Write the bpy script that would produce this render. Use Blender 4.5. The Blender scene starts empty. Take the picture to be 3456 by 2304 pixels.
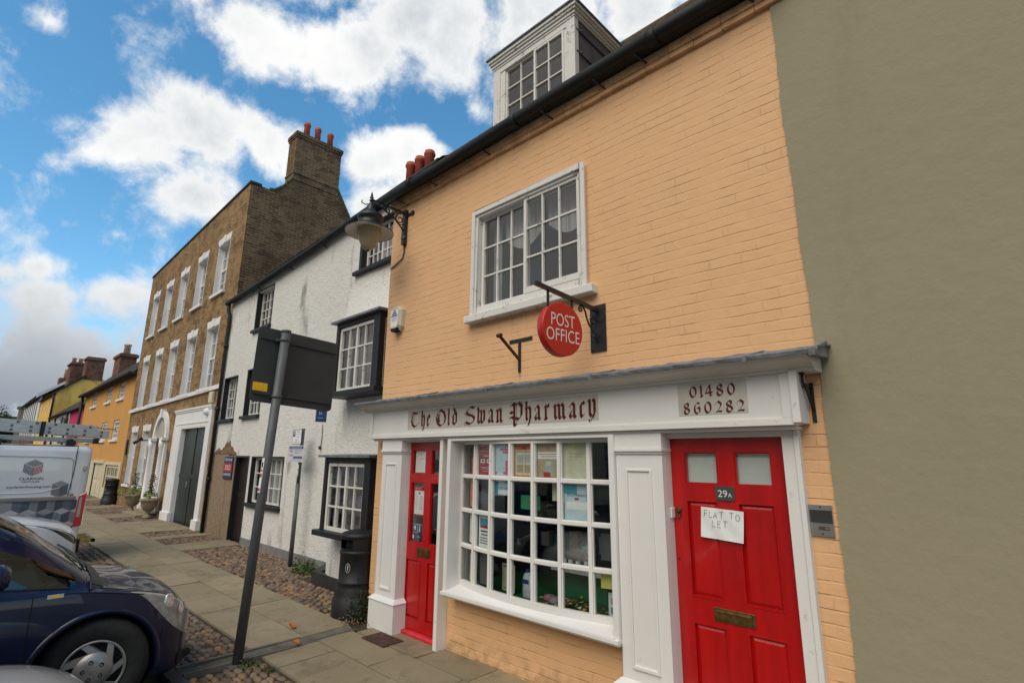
import bpy, bmesh, math, random
from mathutils import Vector, Matrix
R = math.radians
rnd = random.Random(7)
SC = bpy.context.scene
COL = SC.collection

# ------------------------------------------------------------------ camera
cam = bpy.data.cameras.new('camera'); camo = bpy.data.objects.new('camera', cam); COL.objects.link(camo)
cam.sensor_width = 36.0; cam.lens = 18.359; cam.clip_start = 0.05; cam.clip_end = 3000
_y, _p, _r = R(43.85), R(12.583), R(0.522)
fw_ = Vector((-math.sin(_y)*math.cos(_p), math.cos(_y)*math.cos(_p), math.sin(_p)))
r_ = Vector((math.cos(_y), math.sin(_y), 0)); u_ = r_.cross(fw_)
r2 = r_*math.cos(_r)+u_*math.sin(_r); u2 = u_*math.cos(_r)-r_*math.sin(_r)
camo.matrix_world = Matrix(((r2.x, u2.x, -fw_.x, 0), (r2.y, u2.y, -fw_.y, -3.6), (r2.z, u2.z, -fw_.z, 1.8), (0, 0, 0, 1)))
SC.camera = camo
SC.view_settings.view_transform = 'Standard'; SC.view_settings.look = 'None'
SC.view_settings.exposure = 0.66; SC.view_settings.gamma = 1.0

# ------------------------------------------------------------------ sun
SUN_DIR = Vector((0.16, -0.64, 0.75)).normalized()      # towards the sun, high over the opposite side of the street
sun = bpy.data.lights.new('sun', 'SUN'); sun.energy = 1.5; sun.angle = R(50); sun.color = (1.0, 0.93, 0.82)
suno = bpy.data.objects.new('sun', sun); COL.objects.link(suno)
suno.rotation_euler = (-SUN_DIR).to_track_quat('-Z', 'Y').to_euler()
SUN_EL = math.asin(SUN_DIR.z); SUN_AZ = math.atan2(SUN_DIR.x, SUN_DIR.y)

# ------------------------------------------------------------------ sky with cumulus clouds
W = bpy.data.worlds.new('World'); SC.world = W; W.use_nodes = True
def world():
    nt = W.node_tree; N = nt.nodes; L = nt.links
    for n in list(N): N.remove(n)
    out = N.new('ShaderNodeOutputWorld'); bg = N.new('ShaderNodeBackground'); L.new(bg.outputs[0], out.inputs[0])
    bg.inputs[1].default_value = 0.10
    sky = N.new('ShaderNodeTexSky'); sky.sky_type = 'NISHITA'; sky.sun_disc = False
    sky.sun_elevation = SUN_EL; sky.sun_rotation = SUN_AZ; sky.dust_density = 0.3; sky.ozone_density = 2.5; sky.air_density = 1.0
    hs = N.new('ShaderNodeHueSaturation'); hs.inputs['Saturation'].default_value = 1.22; hs.inputs['Value'].default_value = 1.26
    hs.inputs['Hue'].default_value = 0.485
    L.new(sky.outputs[0], hs.inputs['Color'])
    tc = N.new('ShaderNodeTexCoord')
    def M(op, a, b=None, c=None, clamp=False):
        n = N.new('ShaderNodeMath'); n.operation = op; n.use_clamp = clamp
        for i, v in enumerate((a, b, c)):
            if v is None: continue
            if isinstance(v, (int, float)): n.inputs[i].default_value = v
            else: L.new(v, n.inputs[i])
        return n.outputs[0]
    def VM(op, a, b):
        n = N.new('ShaderNodeVectorMath'); n.operation = op
        for i, v in enumerate((a, b)):
            if isinstance(v, tuple): n.inputs[i].default_value = v
            else: L.new(v, n.inputs[i])
        return n
    def noise(scale, detail, rough, vec, dist=0.0):
        n = N.new('ShaderNodeTexNoise'); n.inputs['Scale'].default_value = scale; n.inputs['Detail'].default_value = detail
        n.inputs['Roughness'].default_value = rough; n.inputs['Distortion'].default_value = dist; L.new(vec, n.inputs['Vector']); return n
    dirv = tc.outputs['Generated']
    wob = noise(3.0, 3, .5, dirv)
    wv = VM('SUBTRACT', wob.outputs['Color'], (.5, .5, .5)); ws = VM('MULTIPLY', wv.outputs[0], (.07, .07, .05))
    dw = VM('ADD', dirv, ws.outputs[0]).outputs[0]
    # direction, radius, weight   (cumulus heaps ahead; those out of view are added to neutralise ambient light)
    B = [((-.838,-.002,.545),.030,.62),((-.883,.121,.454),.075,1.1),((-.852,.180,.492),.085,1.15),((-.821,.250,.500),.075,1.1),
         ((-.891,.198,.409),.07,1.0),((-.905,.072,.425),.05,.7),((-.753,.421,.500),.065,1.1),((-.698,.471,.520),.055,1.1),
         ((-.777,.449,.442),.07,1.1),((-.72,.50,.46),.07,1.0),((-.748,.220,.627),.085,1.0),((-.694,.335,.637),.10,1.15),((-.590,.428,.684),.12,1.2),
         ((-.457,.544,.703),.12,1.2),((-.66,.25,.70),.07,.9),((-.55,.36,.75),.10,1.1),((-.331,.639,.694),.075,1.1),((-.76,.11,.64),.055,.8),((-.915,.045,.402),.035,.6),
         ((-.969,.019,.240),.028,.6),((-.965,.053,.252),.035,.75),((-.975,.075,.20),.065,.75),((-.960,.150,.225),.075,.9),
         ((-.985,.060,.13),.09,.9),((-.993,.053,.09),.12,.9),((-.982,.142,.110),.11,.95),((-.605,.537,.592),.035,.5),((-.62,.30,.73),.1,.8),
         ((-.97,-.2,.08),.12,.8),((-.5,.8,.35),.25,.8),((.3,.8,.5),.4,.8),((.6,-.5,.5),.4,.75),((-.3,-.8,.5),.4,.75),((-.8,-.5,.3),.25,.7),((.1,-.3,.95),.3,.6)]
    acc = None
    for d, r, w in B:
        v = Vector(d).normalized()
        s = VM('SUBTRACT', dw, tuple(v)); s2 = VM('MULTIPLY', s.outputs[0], (1, 1, 1.35))
        n = N.new('ShaderNodeVectorMath'); n.operation = 'LENGTH'; L.new(s2.outputs[0], n.inputs[0])
        k = M('DIVIDE', n.outputs['Value'], r*1.25); k = M('SUBTRACT', 1.15, k); k = M('MULTIPLY', k, w, clamp=True)
        acc = k if acc is None else M('SMOOTH_MAX', acc, k, .25)
    det = noise(9.0, 8, .62, dirv, .25).outputs['Fac']
    det2 = noise(30.0, 6, .6, dirv, .15).outputs['Fac']
    f = M('ADD', M('MULTIPLY', M('SUBTRACT', det, .5), 1.9), M('MULTIPLY', M('SUBTRACT', det2, .5), .55))
    sp0 = N.new('ShaderNodeSeparateXYZ'); L.new(dirv, sp0.inputs[0])
    bk = N.new('ShaderNodeMapRange'); bk.interpolation_type = 'SMOOTHSTEP'; L.new(sp0.outputs['Y'], bk.inputs['Value']); bk.inputs['From Min'].default_value = -.12; bk.inputs['From Max'].default_value = -.45
    acc = M('MAXIMUM', acc, M('MULTIPLY', bk.outputs['Result'], .95))  # cloud cover added behind the camera to make the ambient light less blue
    dens = M('ADD', acc, f)
    mr = N.new('ShaderNodeMapRange'); mr.interpolation_type = 'SMOOTHSTEP'; L.new(dens, mr.inputs['Value'])
    mr.inputs['From Min'].default_value = .24; mr.inputs['From Max'].default_value = .82
    mask = mr.outputs['Result']
    # thicker parts are greyer underneath, thin sunward edges are white
    sh = noise(3.6, 7, .58, VM('ADD', dirv, (.2, .1, -.04)).outputs[0], .2).outputs['Fac']
    shr = N.new('ShaderNodeMapRange'); L.new(sh, shr.inputs['Value']); shr.inputs['From Min'].default_value = .36; shr.inputs['From Max'].default_value = .60
    sep = N.new('ShaderNodeSeparateXYZ'); L.new(dirv, sep.inputs[0])
    low = N.new('ShaderNodeMapRange'); L.new(sep.outputs['Z'], low.inputs['Value']); low.interpolation_type = 'SMOOTHSTEP'
    low.inputs['From Min'].default_value = .06; low.inputs['From Max'].default_value = .30; low.inputs['To Min'].default_value = 1; low.inputs['To Max'].default_value = 0
    core = M('MULTIPLY', M('SUBTRACT', dens, .75, clamp=True), 1.1, clamp=True)
    dark = M('MULTIPLY', shr.outputs['Result'], M('ADD', core, .25, clamp=True), clamp=True)
    c1 = N.new('ShaderNodeMix'); c1.data_type = 'RGBA'; L.new(dark, c1.inputs[0])
    c1.inputs[6].default_value = (6.5, 6.5, 6.4, 1); c1.inputs[7].default_value = (3.5, 3.85, 4.15, 1)
    c2 = N.new('ShaderNodeMix'); c2.data_type = 'RGBA'; L.new(M('MULTIPLY', low.outputs['Result'], .85), c2.inputs[0])
    L.new(c1.outputs[2], c2.inputs[6]); c2.inputs[7].default_value = (1.25, 1.55, 2.0, 1)
    c3 = N.new('ShaderNodeMix'); c3.data_type = 'RGBA'; L.new(M('MULTIPLY', bk.outputs['Result'], .85), c3.inputs[0]); L.new(c2.outputs[2], c3.inputs[6]); c3.inputs[7].default_value = (2.5, 2.45, 2.35, 1); c2 = c3
    mx = N.new('ShaderNodeMix'); mx.data_type = 'RGBA'; L.new(mask, mx.inputs[0]); L.new(hs.outputs[0], mx.inputs[6]); L.new(c2.outputs[2], mx.inputs[7])
    L.new(mx.outputs[2], bg.inputs[0])
world()

# ------------------------------------------------------------------ materials
MATS = {}
def mat(name, col=(.5,.5,.5), rough=.7, var=.12, vs=6.0, bump=.15, bs=60.0, metal=0.0, spec=.4, coat=0.0, col2=None, fac=(.35,.65), detail=6, stretch=(1,1,1)):
    if name in MATS: return MATS[name]
    m = bpy.data.materials.new(name); m.use_nodes = True; nt = m.node_tree; N = nt.nodes; L = nt.links
    b = N['Principled BSDF']; b.inputs['Roughness'].default_value = rough; b.inputs['Metallic'].default_value = metal
    b.inputs['Specular IOR Level'].default_value = spec; b.inputs['Coat Weight'].default_value = coat; b.inputs['Coat Roughness'].default_value = .05
    tc = N.new('ShaderNodeTexCoord'); mp = N.new('ShaderNodeMapping'); L.new(tc.outputs['Object'], mp.inputs[0]); mp.inputs['Scale'].default_value = stretch
    n = N.new('ShaderNodeTexNoise'); n.inputs['Scale'].default_value = vs; n.inputs['Detail'].default_value = detail; n.inputs['Roughness'].default_value = .6; L.new(mp.outputs[0], n.inputs[0])
    cr = N.new('ShaderNodeValToRGB'); L.new(n.outputs['Fac'], cr.inputs[0])
    cr.color_ramp.elements[0].position = fac[0]; cr.color_ramp.elements[1].position = fac[1]
    a = tuple(c*(1-var) for c in col)+(1,); z = tuple(min(1, c*(1+var)) for c in col)+(1,)
    if col2: a = tuple(col)+(1,); z = tuple(col2)+(1,)
    cr.color_ramp.elements[0].color = a; cr.color_ramp.elements[1].color = z
    L.new(cr.outputs[0], b.inputs['Base Color'])
    if bump:
        n2 = N.new('ShaderNodeTexNoise'); n2.inputs['Scale'].default_value = bs; n2.inputs['Detail'].default_value = 5; L.new(mp.outputs[0], n2.inputs[0])
        bp = N.new('ShaderNodeBump'); bp.inputs['Strength'].default_value = bump; bp.inputs['Distance'].default_value = .01; L.new(n2.outputs['Fac'], bp.inputs['Height']); L.new(bp.outputs[0], b.inputs['Normal'])
    MATS[name] = m; return m

def nodes_of(name):
    m = bpy.data.materials.new(name); m.use_nodes = True; MATS[name] = m
    return m, m.node_tree.nodes, m.node_tree.links, m.node_tree.nodes['Principled BSDF']
def mathn(N, L, op, a, b, clamp=False):
    n = N.new('ShaderNodeMath'); n.operation = op; n.use_clamp = clamp
    for i, v in enumerate((a, b)):
        if isinstance(v, (int, float)): n.inputs[i].default_value = v
        else: L.new(v, n.inputs[i])
    return n.outputs[0]
def mixc(N, L, f, a, b, blend='MIX'):
    n = N.new('ShaderNodeMix'); n.data_type = 'RGBA'; n.blend_type = blend
    for i, v in ((0, f), (6, a), (7, b)):
        if isinstance(v, (int, float)): n.inputs[i].default_value = v
        elif isinstance(v, tuple): n.inputs[i].default_value = v+(1,) if len(v) == 3 else v
        else: L.new(v, n.inputs[i])
    return n.outputs[2]
def noisen(N, L, vec, scale, detail=5, rough=.55):
    n = N.new('ShaderNodeTexNoise'); n.inputs['Scale'].default_value = scale; n.inputs['Detail'].default_value = detail; n.inputs['Roughness'].default_value = rough
    L.new(vec, n.inputs[0]); return n.outputs['Fac']
def rampn(N, L, f, p0, p1):
    n = N.new('ShaderNodeMapRange'); n.interpolation_type = 'SMOOTHSTEP'; L.new(f, n.inputs['Value']); n.inputs['From Min'].default_value = p0; n.inputs['From Max'].default_value = p1
    return n.outputs['Result']
def wallvec(N, L, wobble=0.0):
    """(along the wall, height) in metres for walls of either direction"""
    tc = N.new('ShaderNodeTexCoord'); s = N.new('ShaderNodeSeparateXYZ'); L.new(tc.outputs['Object'], s.inputs[0])
    h = mathn(N, L, 'ADD', s.outputs[0], s.outputs[1]); z = s.outputs[2]
    if wobble:
        w = noisen(N, L, tc.outputs['Object'], 1.3, 3); z = mathn(N, L, 'ADD', z, mathn(N, L, 'MULTIPLY', mathn(N, L, 'SUBTRACT', w, .5), wobble))
        w2 = noisen(N, L, tc.outputs['Object'], 5.0, 2); z = mathn(N, L, 'ADD', z, mathn(N, L, 'MULTIPLY', mathn(N, L, 'SUBTRACT', w2, .5), wobble*.25))
        h = mathn(N, L, 'ADD', h, mathn(N, L, 'MULTIPLY', mathn(N, L, 'SUBTRACT', w2, .5), wobble*.8))
    c = N.new('ShaderNodeCombineXYZ'); L.new(h, c.inputs[0]); L.new(z, c.inputs[1])
    return c.outputs[0], tc.outputs['Object'], s.outputs[2]
def brickn(N, L, vec, bw, rh, mortar, smooth=.1, c1=(1,1,1), c2=(0,0,0), cm=(0,0,0), bias=0.0):
    n = N.new('ShaderNodeTexBrick'); L.new(vec, n.inputs['Vector']); n.inputs['Scale'].default_value = 1
    n.inputs['Brick Width'].default_value = bw; n.inputs['Row Height'].default_value = rh; n.inputs['Mortar Size'].default_value = mortar
    n.inputs['Mortar Smooth'].default_value = smooth; n.inputs['Bias'].default_value = bias
    n.inputs['Color1'].default_value = c1+(1,); n.inputs['Color2'].default_value = c2+(1,); n.inputs['Mortar'].default_value = cm+(1,)
    return n
def painted_brick(name, col, dirt=(.30,.20,.10)):
    m, N, L, b = nodes_of(name)
    v, ob, z = wallvec(N, L, .035)
    brA = brickn(N, L, v, .225, .075, .0065, .6); brB = brickn(N, L, v, 40.0, .075, .0065, .6)
    jf = mathn(N, L, 'ADD', mathn(N, L, 'MULTIPLY', brA.outputs['Fac'], .40), mathn(N, L, 'MULTIPLY', brB.outputs['Fac'], .60))
    n1 = noisen(N, L, ob, 1.1, 5); n2 = noisen(N, L, ob, 14, 5); n3 = noisen(N, L, ob, 4.5, 4)
    c = mixc(N, L, n1, tuple(x*.93 for x in col), tuple(min(1, x*1.05) for x in col))
    # joints filled with paint: only here and there open and dark
    open_ = mathn(N, L, 'MULTIPLY', jf, rampn(N, L, n3, .54, .72))
    c = mixc(N, L, mathn(N, L, 'MULTIPLY', open_, .24), c, dirt)
    spots = rampn(N, L, noisen(N, L, ob, 22, 3), .72, .76)
    c = mixc(N, L, mathn(N, L, 'MULTIPLY', spots, .35), c, dirt)
    # rust run below the old bracket, splash dirt at the foot, soot under the eaves, streaks below the sill
    sp = N.new('ShaderNodeSeparateXYZ'); L.new(ob, sp.inputs[0]); wx = noisen(N, L, ob, 30, 3)
    # object origin of the wall sits at x = -3.3
    def band(v_, c_, w_): return mathn(N, L, 'SUBTRACT', 1.0, mathn(N, L, 'DIVIDE', mathn(N, L, 'ABSOLUTE', mathn(N, L, 'ADD', v_, -c_), 0), w_), True)
    sx_ = mathn(N, L, 'ADD', sp.outputs[0], mathn(N, L, 'MULTIPLY', mathn(N, L, 'SUBTRACT', wx, .5), .04))
    def run(xc_, hw, z1, ln): return mathn(N, L, 'MULTIPLY', band(sx_, xc_, hw), mathn(N, L, 'MULTIPLY', rampn(N, L, sp.outputs[2], z1-ln, z1), mathn(N, L, 'LESS_THAN', sp.outputs[2], z1)))
    rust = run(-3.35,.022,2.60,.11)
    c = mixc(N, L, mathn(N, L, 'MULTIPLY', rust, .8, True), c, (.34,.13,.04))
    st = N.new('ShaderNodeMapping'); L.new(ob, st.inputs[0]); st.inputs['Scale'].default_value = (1,1,.08); sn = noisen(N, L, st.outputs[0], 14, 4)
    def under(z1, ln): return mathn(N, L, 'MULTIPLY', rampn(N, L, sp.outputs[2], z1-ln, z1), mathn(N, L, 'LESS_THAN', sp.outputs[2], z1))
    drip = mathn(N, L, 'MULTIPLY', mathn(N, L, 'MULTIPLY', under(3.19,.35), band(sx_, -3.27, .85)), rampn(N, L, sn, .5, .66))
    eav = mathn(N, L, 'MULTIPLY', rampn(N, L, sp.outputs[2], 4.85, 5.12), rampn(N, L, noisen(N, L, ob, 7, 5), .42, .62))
    foot = mathn(N, L, 'MULTIPLY', mathn(N, L, 'SUBTRACT', 1.0, rampn(N, L, sp.outputs[2], .0, .28)), rampn(N, L, noisen(N, L, ob, 9, 6), .38, .62))
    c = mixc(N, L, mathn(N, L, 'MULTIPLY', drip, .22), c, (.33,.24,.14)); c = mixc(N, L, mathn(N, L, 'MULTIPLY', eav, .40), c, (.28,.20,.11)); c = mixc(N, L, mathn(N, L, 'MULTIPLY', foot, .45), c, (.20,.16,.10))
    pat = rampn(N, L, noisen(N, L, ob, 2.2, 6, .65), .55, .72); c = mixc(N, L, mathn(N, L, 'MULTIPLY', pat, .16), c, (.50,.36,.22))
    L.new(c, b.inputs['Base Color']); b.inputs['Roughness'].default_value = .62; b.inputs['Specular IOR Level'].default_value = .3
    hgt = mathn(N, L, 'ADD', mathn(N, L, 'MULTIPLY', jf, mathn(N, L, 'ADD', mathn(N, L, 'MULTIPLY', rampn(N, L, n3, .42, .68), -.85), -.10)), mathn(N, L, 'MULTIPLY', n2, .35))
    hgt = mathn(N, L, 'ADD', hgt, mathn(N, L, 'MULTIPLY', n3, .9))
    bp = N.new('ShaderNodeBump'); bp.inputs['Strength'].default_value = .8; bp.inputs['Distance'].default_value = .011; L.new(hgt, bp.inputs['Height']); L.new(bp.outputs[0], b.inputs['Normal'])
    return m
def stock_brick(name, ca, cb, mortar=(.20,.17,.13), dirt=(.035,.028,.02), dirtamt=.55, bw=.225, rh=.075):
    m, N, L, b = nodes_of(name)
    v, ob, z = wallvec(N, L, .006)
    br = brickn(N, L, v, bw, rh, .013, .2, ca, cb, mortar, .1)
    n0 = noisen(N, L, ob, .55, 6, .65); n1 = noisen(N, L, ob, 2.6, 5); n2 = noisen(N, L, ob, 30, 4)
    # one noise sample per brick: dark burnt ones
    wn = N.new('ShaderNodeTexVoronoi'); wn.inputs['Scale'].default_value = 1.0
    sc = N.new('ShaderNodeVectorMath'); sc.operation = 'MULTIPLY'; L.new(v, sc.inputs[0]); sc.inputs[1].default_value = (1/bw, 1/rh*.5, 1); L.new(sc.outputs[0], wn.inputs['Vector'])
    sv = N.new('ShaderNodeSeparateColor'); L.new(wn.outputs['Color'], sv.inputs[0])
    c = mixc(N, L, mathn(N, L, 'MULTIPLY', rampn(N, L, sv.outputs[0], .62, .95), .6), br.outputs['Color'], tuple(x*.35 for x in ca))
    c = mixc(N, L, mathn(N, L, 'MULTIPLY', rampn(N, L, n0, .42, .68), dirtamt), c, dirt)
    c = mixc(N, L, mathn(N, L, 'MULTIPLY', rampn(N, L, n1, .5, .75), .35), c, dirt)
    L.new(c, b.inputs['Base Color']); b.inputs['Roughness'].default_value = .9; b.inputs['Specular IOR Level'].default_value = .2
    hgt = mathn(N, L, 'ADD', mathn(N, L, 'MULTIPLY', br.outputs['Fac'], -1.0), mathn(N, L, 'MULTIPLY', n2, .6))
    bp = N.new('ShaderNodeBump'); bp.inputs['Strength'].default_value = .9; bp.inputs['Distance'].default_value = .01; L.new(hgt, bp.inputs['Height']); L.new(bp.outputs[0], b.inputs['Normal'])
    return m
def render_wall(name, col, pebble=0.0, stain=(.1,.09,.08), amt=.5, lo=.6, hi=.8, scale=2.0):
    """rendered or pebble-dashed wall; runs of dirt are stretched vertically"""
    m, N, L, b = nodes_of(name)
    tc = N.new('ShaderNodeTexCoord'); ob = tc.outputs['Object']
    mp = N.new('ShaderNodeMapping'); L.new(ob, mp.inputs[0]); mp.inputs['Scale'].default_value = (1, 1, .28)
    n1 = noisen(N, L, ob, .8, 5); n2 = noisen(N, L, mp.outputs[0], scale, 6, .65); n3 = noisen(N, L, ob, 45, 4); n4 = noisen(N, L, ob, 9, 5)
    c = mixc(N, L, n1, tuple(x*.90 for x in col), tuple(min(1, x*1.06) for x in col))
    c = mixc(N, L, mathn(N, L, 'MULTIPLY', rampn(N, L, n2, lo, hi), amt), c, stain)
    if pebble:
        vo = N.new('ShaderNodeTexVoronoi'); vo.inputs['Scale'].default_value = 58; L.new(ob, vo.inputs['Vector'])
        pits = rampn(N, L, vo.outputs['Distance'], .55, .85)
        c = mixc(N, L, mathn(N, L, 'MULTIPLY', pits, .32), c, tuple(x*.35 for x in col))
        hgt = mathn(N, L, 'ADD', mathn(N, L, 'MULTIPLY', vo.outputs['Distance'], -.9), mathn(N, L, 'MULTIPLY', n4, 1.6)); dist = .014*pebble
    else:
        hgt = mathn(N, L, 'ADD', mathn(N, L, 'MULTIPLY', n3, .25), n4); dist = .006
    L.new(c, b.inputs['Base Color']); b.inputs['Roughness'].default_value = .88; b.inputs['Specular IOR Level'].default_value = .2
    bp = N.new('ShaderNodeBump'); bp.inputs['Strength'].default_value = .9; bp.inputs['Distance'].default_value = dist; L.new(hgt, bp.inputs['Height']); L.new(bp.outputs[0], b.inputs['Normal'])
    return m
def old_paint(name, col, under=(.12,.10,.08), amt=.8, lo=.60, hi=.66, scale=9.0, rough=.55):
    """paint that flakes in places"""
    m, N, L, b = nodes_of(name)
    tc = N.new('ShaderNodeTexCoord'); ob = tc.outputs['Object']
    n1 = noisen(N, L, ob, 1.6, 4); n2 = noisen(N, L, ob, scale, 8, .7); n3 = noisen(N, L, ob, 3, 4)
    c = mixc(N, L, n1, tuple(x*.9 for x in col), tuple(min(1, x*1.05) for x in col))
    fl = mathn(N, L, 'MULTIPLY', rampn(N, L, n2, lo, hi), rampn(N, L, n3, .42, .6))
    c = mixc(N, L, mathn(N, L, 'MULTIPLY', fl, amt), c, under)
    L.new(c, b.inputs['Base Color']); b.inputs['Roughness'].default_value = rough; b.inputs['Specular IOR Level'].default_value = .35
    bp = N.new('ShaderNodeBump'); bp.inputs['Strength'].default_value = .5; bp.inputs['Distance'].default_value = .004; L.new(mathn(N, L, 'ADD', mathn(N, L, 'MULTIPLY', fl, -1.0), mathn(N, L, 'MULTIPLY', n2, .6)), bp.inputs['Height']); L.new(bp.outputs[0], b.inputs['Normal'])
    return m
def glass(name, tint=(.8,.85,.85), refl=1.0, wav=.25, clear=.85, f0=.09):
    m = bpy.data.materials.new(name); m.use_nodes = True; MATS[name] = m; nt = m.node_tree; N = nt.nodes; L = nt.links
    for n in list(N): N.remove(n)
    out = N.new('ShaderNodeOutputMaterial'); mx = N.new('ShaderNodeMixShader'); tr = N.new('ShaderNodeBsdfTransparent'); gl = N.new('ShaderNodeBsdfGlossy')
    gl.inputs['Roughness'].default_value = .015; gl.inputs['Color'].default_value = (refl, refl, refl, 1); tr.inputs[0].default_value = tuple(t*clear for t in tint)+(1,)
    tc = N.new('ShaderNodeTexCoord'); n = noisen(N, L, tc.outputs['Object'], 2.6, 2, .4)
    bp = N.new('ShaderNodeBump'); bp.inputs['Strength'].default_value = wav; bp.inputs['Distance'].default_value = .01; L.new(n, bp.inputs['Height'])
    L.new(bp.outputs[0], gl.inputs['Normal'])
    ge = N.new('ShaderNodeNewGeometry'); dt = N.new('ShaderNodeVectorMath'); dt.operation = 'DOT_PRODUCT'; L.new(bp.outputs[0], dt.inputs[0]); L.new(ge.outputs['Incoming'], dt.inputs[1])
    co = mathn(N, L, 'SUBTRACT', 1.0, mathn(N, L, 'ABSOLUTE', dt.outputs['Value'], 0), True); fr = mathn(N, L, 'ADD', mathn(N, L, 'MULTIPLY', mathn(N, L, 'POWER', co, 5.0), 1-f0), f0, True)
    L.new(fr, mx.inputs[0]); L.new(tr.outputs[0], mx.inputs[1]); L.new(gl.outputs[0], mx.inputs[2]); L.new(mx.outputs[0], out.inputs[0])
    return m

M_orange = painted_brick('painted_brick_apricot', (.765,.455,.235))
M_olive = render_wall('olive_render', (.325,.29,.195), 0, (.22,.20,.135), .45, .52, .78, 1.6)
M_white_peb = render_wall('white_pebbledash', (.80,.785,.74), 1.0, (.13,.12,.10), .7, .56, .74, 2.0)
M_yellow_wall = render_wall('ochre_render', (.80,.50,.12), 0, (.3,.17,.05), .5, .5, .75, 1.0)
M_orange_far = render_wall('orange_render', (.64,.33,.10), 0, (.4,.2,.07), .4, .5, .8, 1.0)
M_pink = render_wall('pink_render', (.55,.05,.14), 0, (.3,.03,.08), .3)
M_cream = render_wall('cream_render', (.62,.56,.40), 0, (.4,.36,.26), .3)
M_stock = stock_brick('brown_stock_brick', (.42,.24,.085), (.24,.13,.05), mortar=(.34,.26,.16), dirtamt=.28)
M_gable = stock_brick('sooty_stock_brick', (.25,.145,.065), (.12,.07,.035), mortar=(.25,.19,.12), dirtamt=.45)
M_redbrick = stock_brick('red_brick', (.30,.085,.045), (.20,.06,.035), dirtamt=.45)
M_white = old_paint('white_gloss_paint', (.78,.765,.74), (.36,.32,.26), .5, .61, .70, 14, .38)
M_white2 = old_paint('weathered_white_paint', (.74,.72,.68), (.22,.17,.11), .8, .56, .63, 11)
M_whitefar = mat('white_paint_flat', (.80,.79,.78), .5, .04, 3, .05)
M_cornice = mat('cornice_paint', (.66,.64,.60), .5, .05, 5, .1)
M_fasc_panel = mat('old_sign_panel', (.52,.49,.44), .55, .10, 7, .05, 60)
M_red = mat('red_gloss_paint', (.43,.004,.004), .30, .16, 3.5, .22, 55, spec=.5, coat=.25, stretch=(2.5,2.5,.3))
M_redstep = mat('worn_red_paint', (.55,.03,.04), .5, .2, 12, .3, 40)
M_black = old_paint('black_painted_timber', (.018,.018,.02), (.16,.14,.12), .5, .60, .7, 10, .5)
M_gutter = mat('black_gutter_plastic', (.012,.013,.013), .65, .3, 8, .1, 50)
M_iron = mat('black_iron', (.014,.015,.017), .42, .3, 20, .15, 80, spec=.5)
M_lead = mat('grey_lead', (.13,.14,.16), .5, .0, 9, .5, 30, metal=.25, col2=(.26,.27,.29), stretch=(1,1,1))
M_tile = mat('old_clay_tiles', (.075,.055,.035), .9, .3, 14, .6, 22, col2=(.15,.11,.06))
M_slate = mat('dark_slate', (.030,.025,.023), .85, .3, 12, .6, 14, col2=(.065,.052,.045), spec=.2)
M_pot = mat('terracotta_pot', (.42,.09,.05), .75, .18, 9, .15, 40)
M_potpale = mat('buff_chimney_pot', (.55,.36,.24), .8, .15, 9, .15, 40)
M_dark = mat('dark_interior', (.012,.012,.014), .9, .3, 2, 0)
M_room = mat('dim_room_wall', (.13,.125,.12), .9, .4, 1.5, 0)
M_curtain = mat('net_curtain', (.40,.40,.41), .9, .35, 5, 0, stretch=(6,6,.3))
M_brass = mat('aged_brass', (.20,.13,.045), .42, .35, 18, .25, 40, metal=.85)
M_steel = mat('brushed_steel', (.50,.49,.46), .35, .08, 4, .05, 60, metal=.9)
M_galv = mat('grey_painted_steel', (.10,.105,.11), .5, .12, 7, .12, 50, metal=.1)
M_signback = mat('sign_back_grey', (.042,.045,.045), .5, .10, 3, .04, 50)
M_glass = glass('window_glass', (.95,.97,.96), 1.0, .25, .97, .15)
M_glass_shop = glass('shop_glass', (.9,.95,.93), .95, .12, .95)
M_glass_dk = glass('dark_window_glass', (.35,.38,.4), 1.0, .2, .7)
M_glass_car = glass('car_glass', (.45,.52,.52), 1.0, .0, .8)
M_wood = mat('dark_stained_timber', (.022,.012,.010), .5, .5, 8, .3, 30, stretch=(8,8,.6))
M_osb = mat('chipboard_sheet', (.20,.135,.085), .85, .3, 26, .2, 60, col2=(.34,.25,.17), stretch=(1.6,1.6,.7))
M_plinth = mat('grey_painted_plinth', (.20,.20,.20), .8, .15, 5, .3)
M_plinthblk = mat('tarred_plinth', (.03,.028,.027), .8, .3, 5, .3)
M_paper = mat('white_paper', (.80,.81,.80), .6, .04, 9, .1, 20)
M_ink = mat('black_ink', (.02,.03,.035), .6, 0, 5, 0)
M_maroon = mat('maroon_sign_paint', (.10,.010,.012), .5, .15, 12, 0)
M_slateplate = mat('slate_number_plate', (.06,.065,.06), .6, .12, 12, .1)
M_whiteink = mat('white_lettering', (.78,.77,.76), .5, .02, 9, 0)
M_poblock = mat('sign_red', (.50,.018,.012), .35, .04, 3, 0, spec=.5)
M_blue = mat('sign_blue', (.02,.07,.22), .4, .05, 5, 0)
M_signred = mat('board_red', (.42,.03,.03), .5, .05, 5, 0)
M_navy = mat('navy_print', (.02,.035,.10), .5, .05, 5, 0)
M_orangesticker = mat('orange_sticker', (.95,.50,.02), .5, .1, 40, 0)
M_plasticblk = mat('black_bin_plastic', (.010,.010,.011), .5, .2, 8, .2, 120)
M_leaf = mat('leaf_green', (.06,.10,.025), .6, .5, 7, 0, spec=.3)
M_leafdk = mat('dark_leaf', (.022,.04,.014), .6, .5, 7, 0, spec=.3)
M_leafpale = mat('variegated_leaf', (.22,.26,.08), .6, .4, 9, 0, spec=.3)
M_treeleaf = mat('tree_foliage', (.045,.055,.018), .8, .45, 2, 0, spec=.2)
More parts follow.
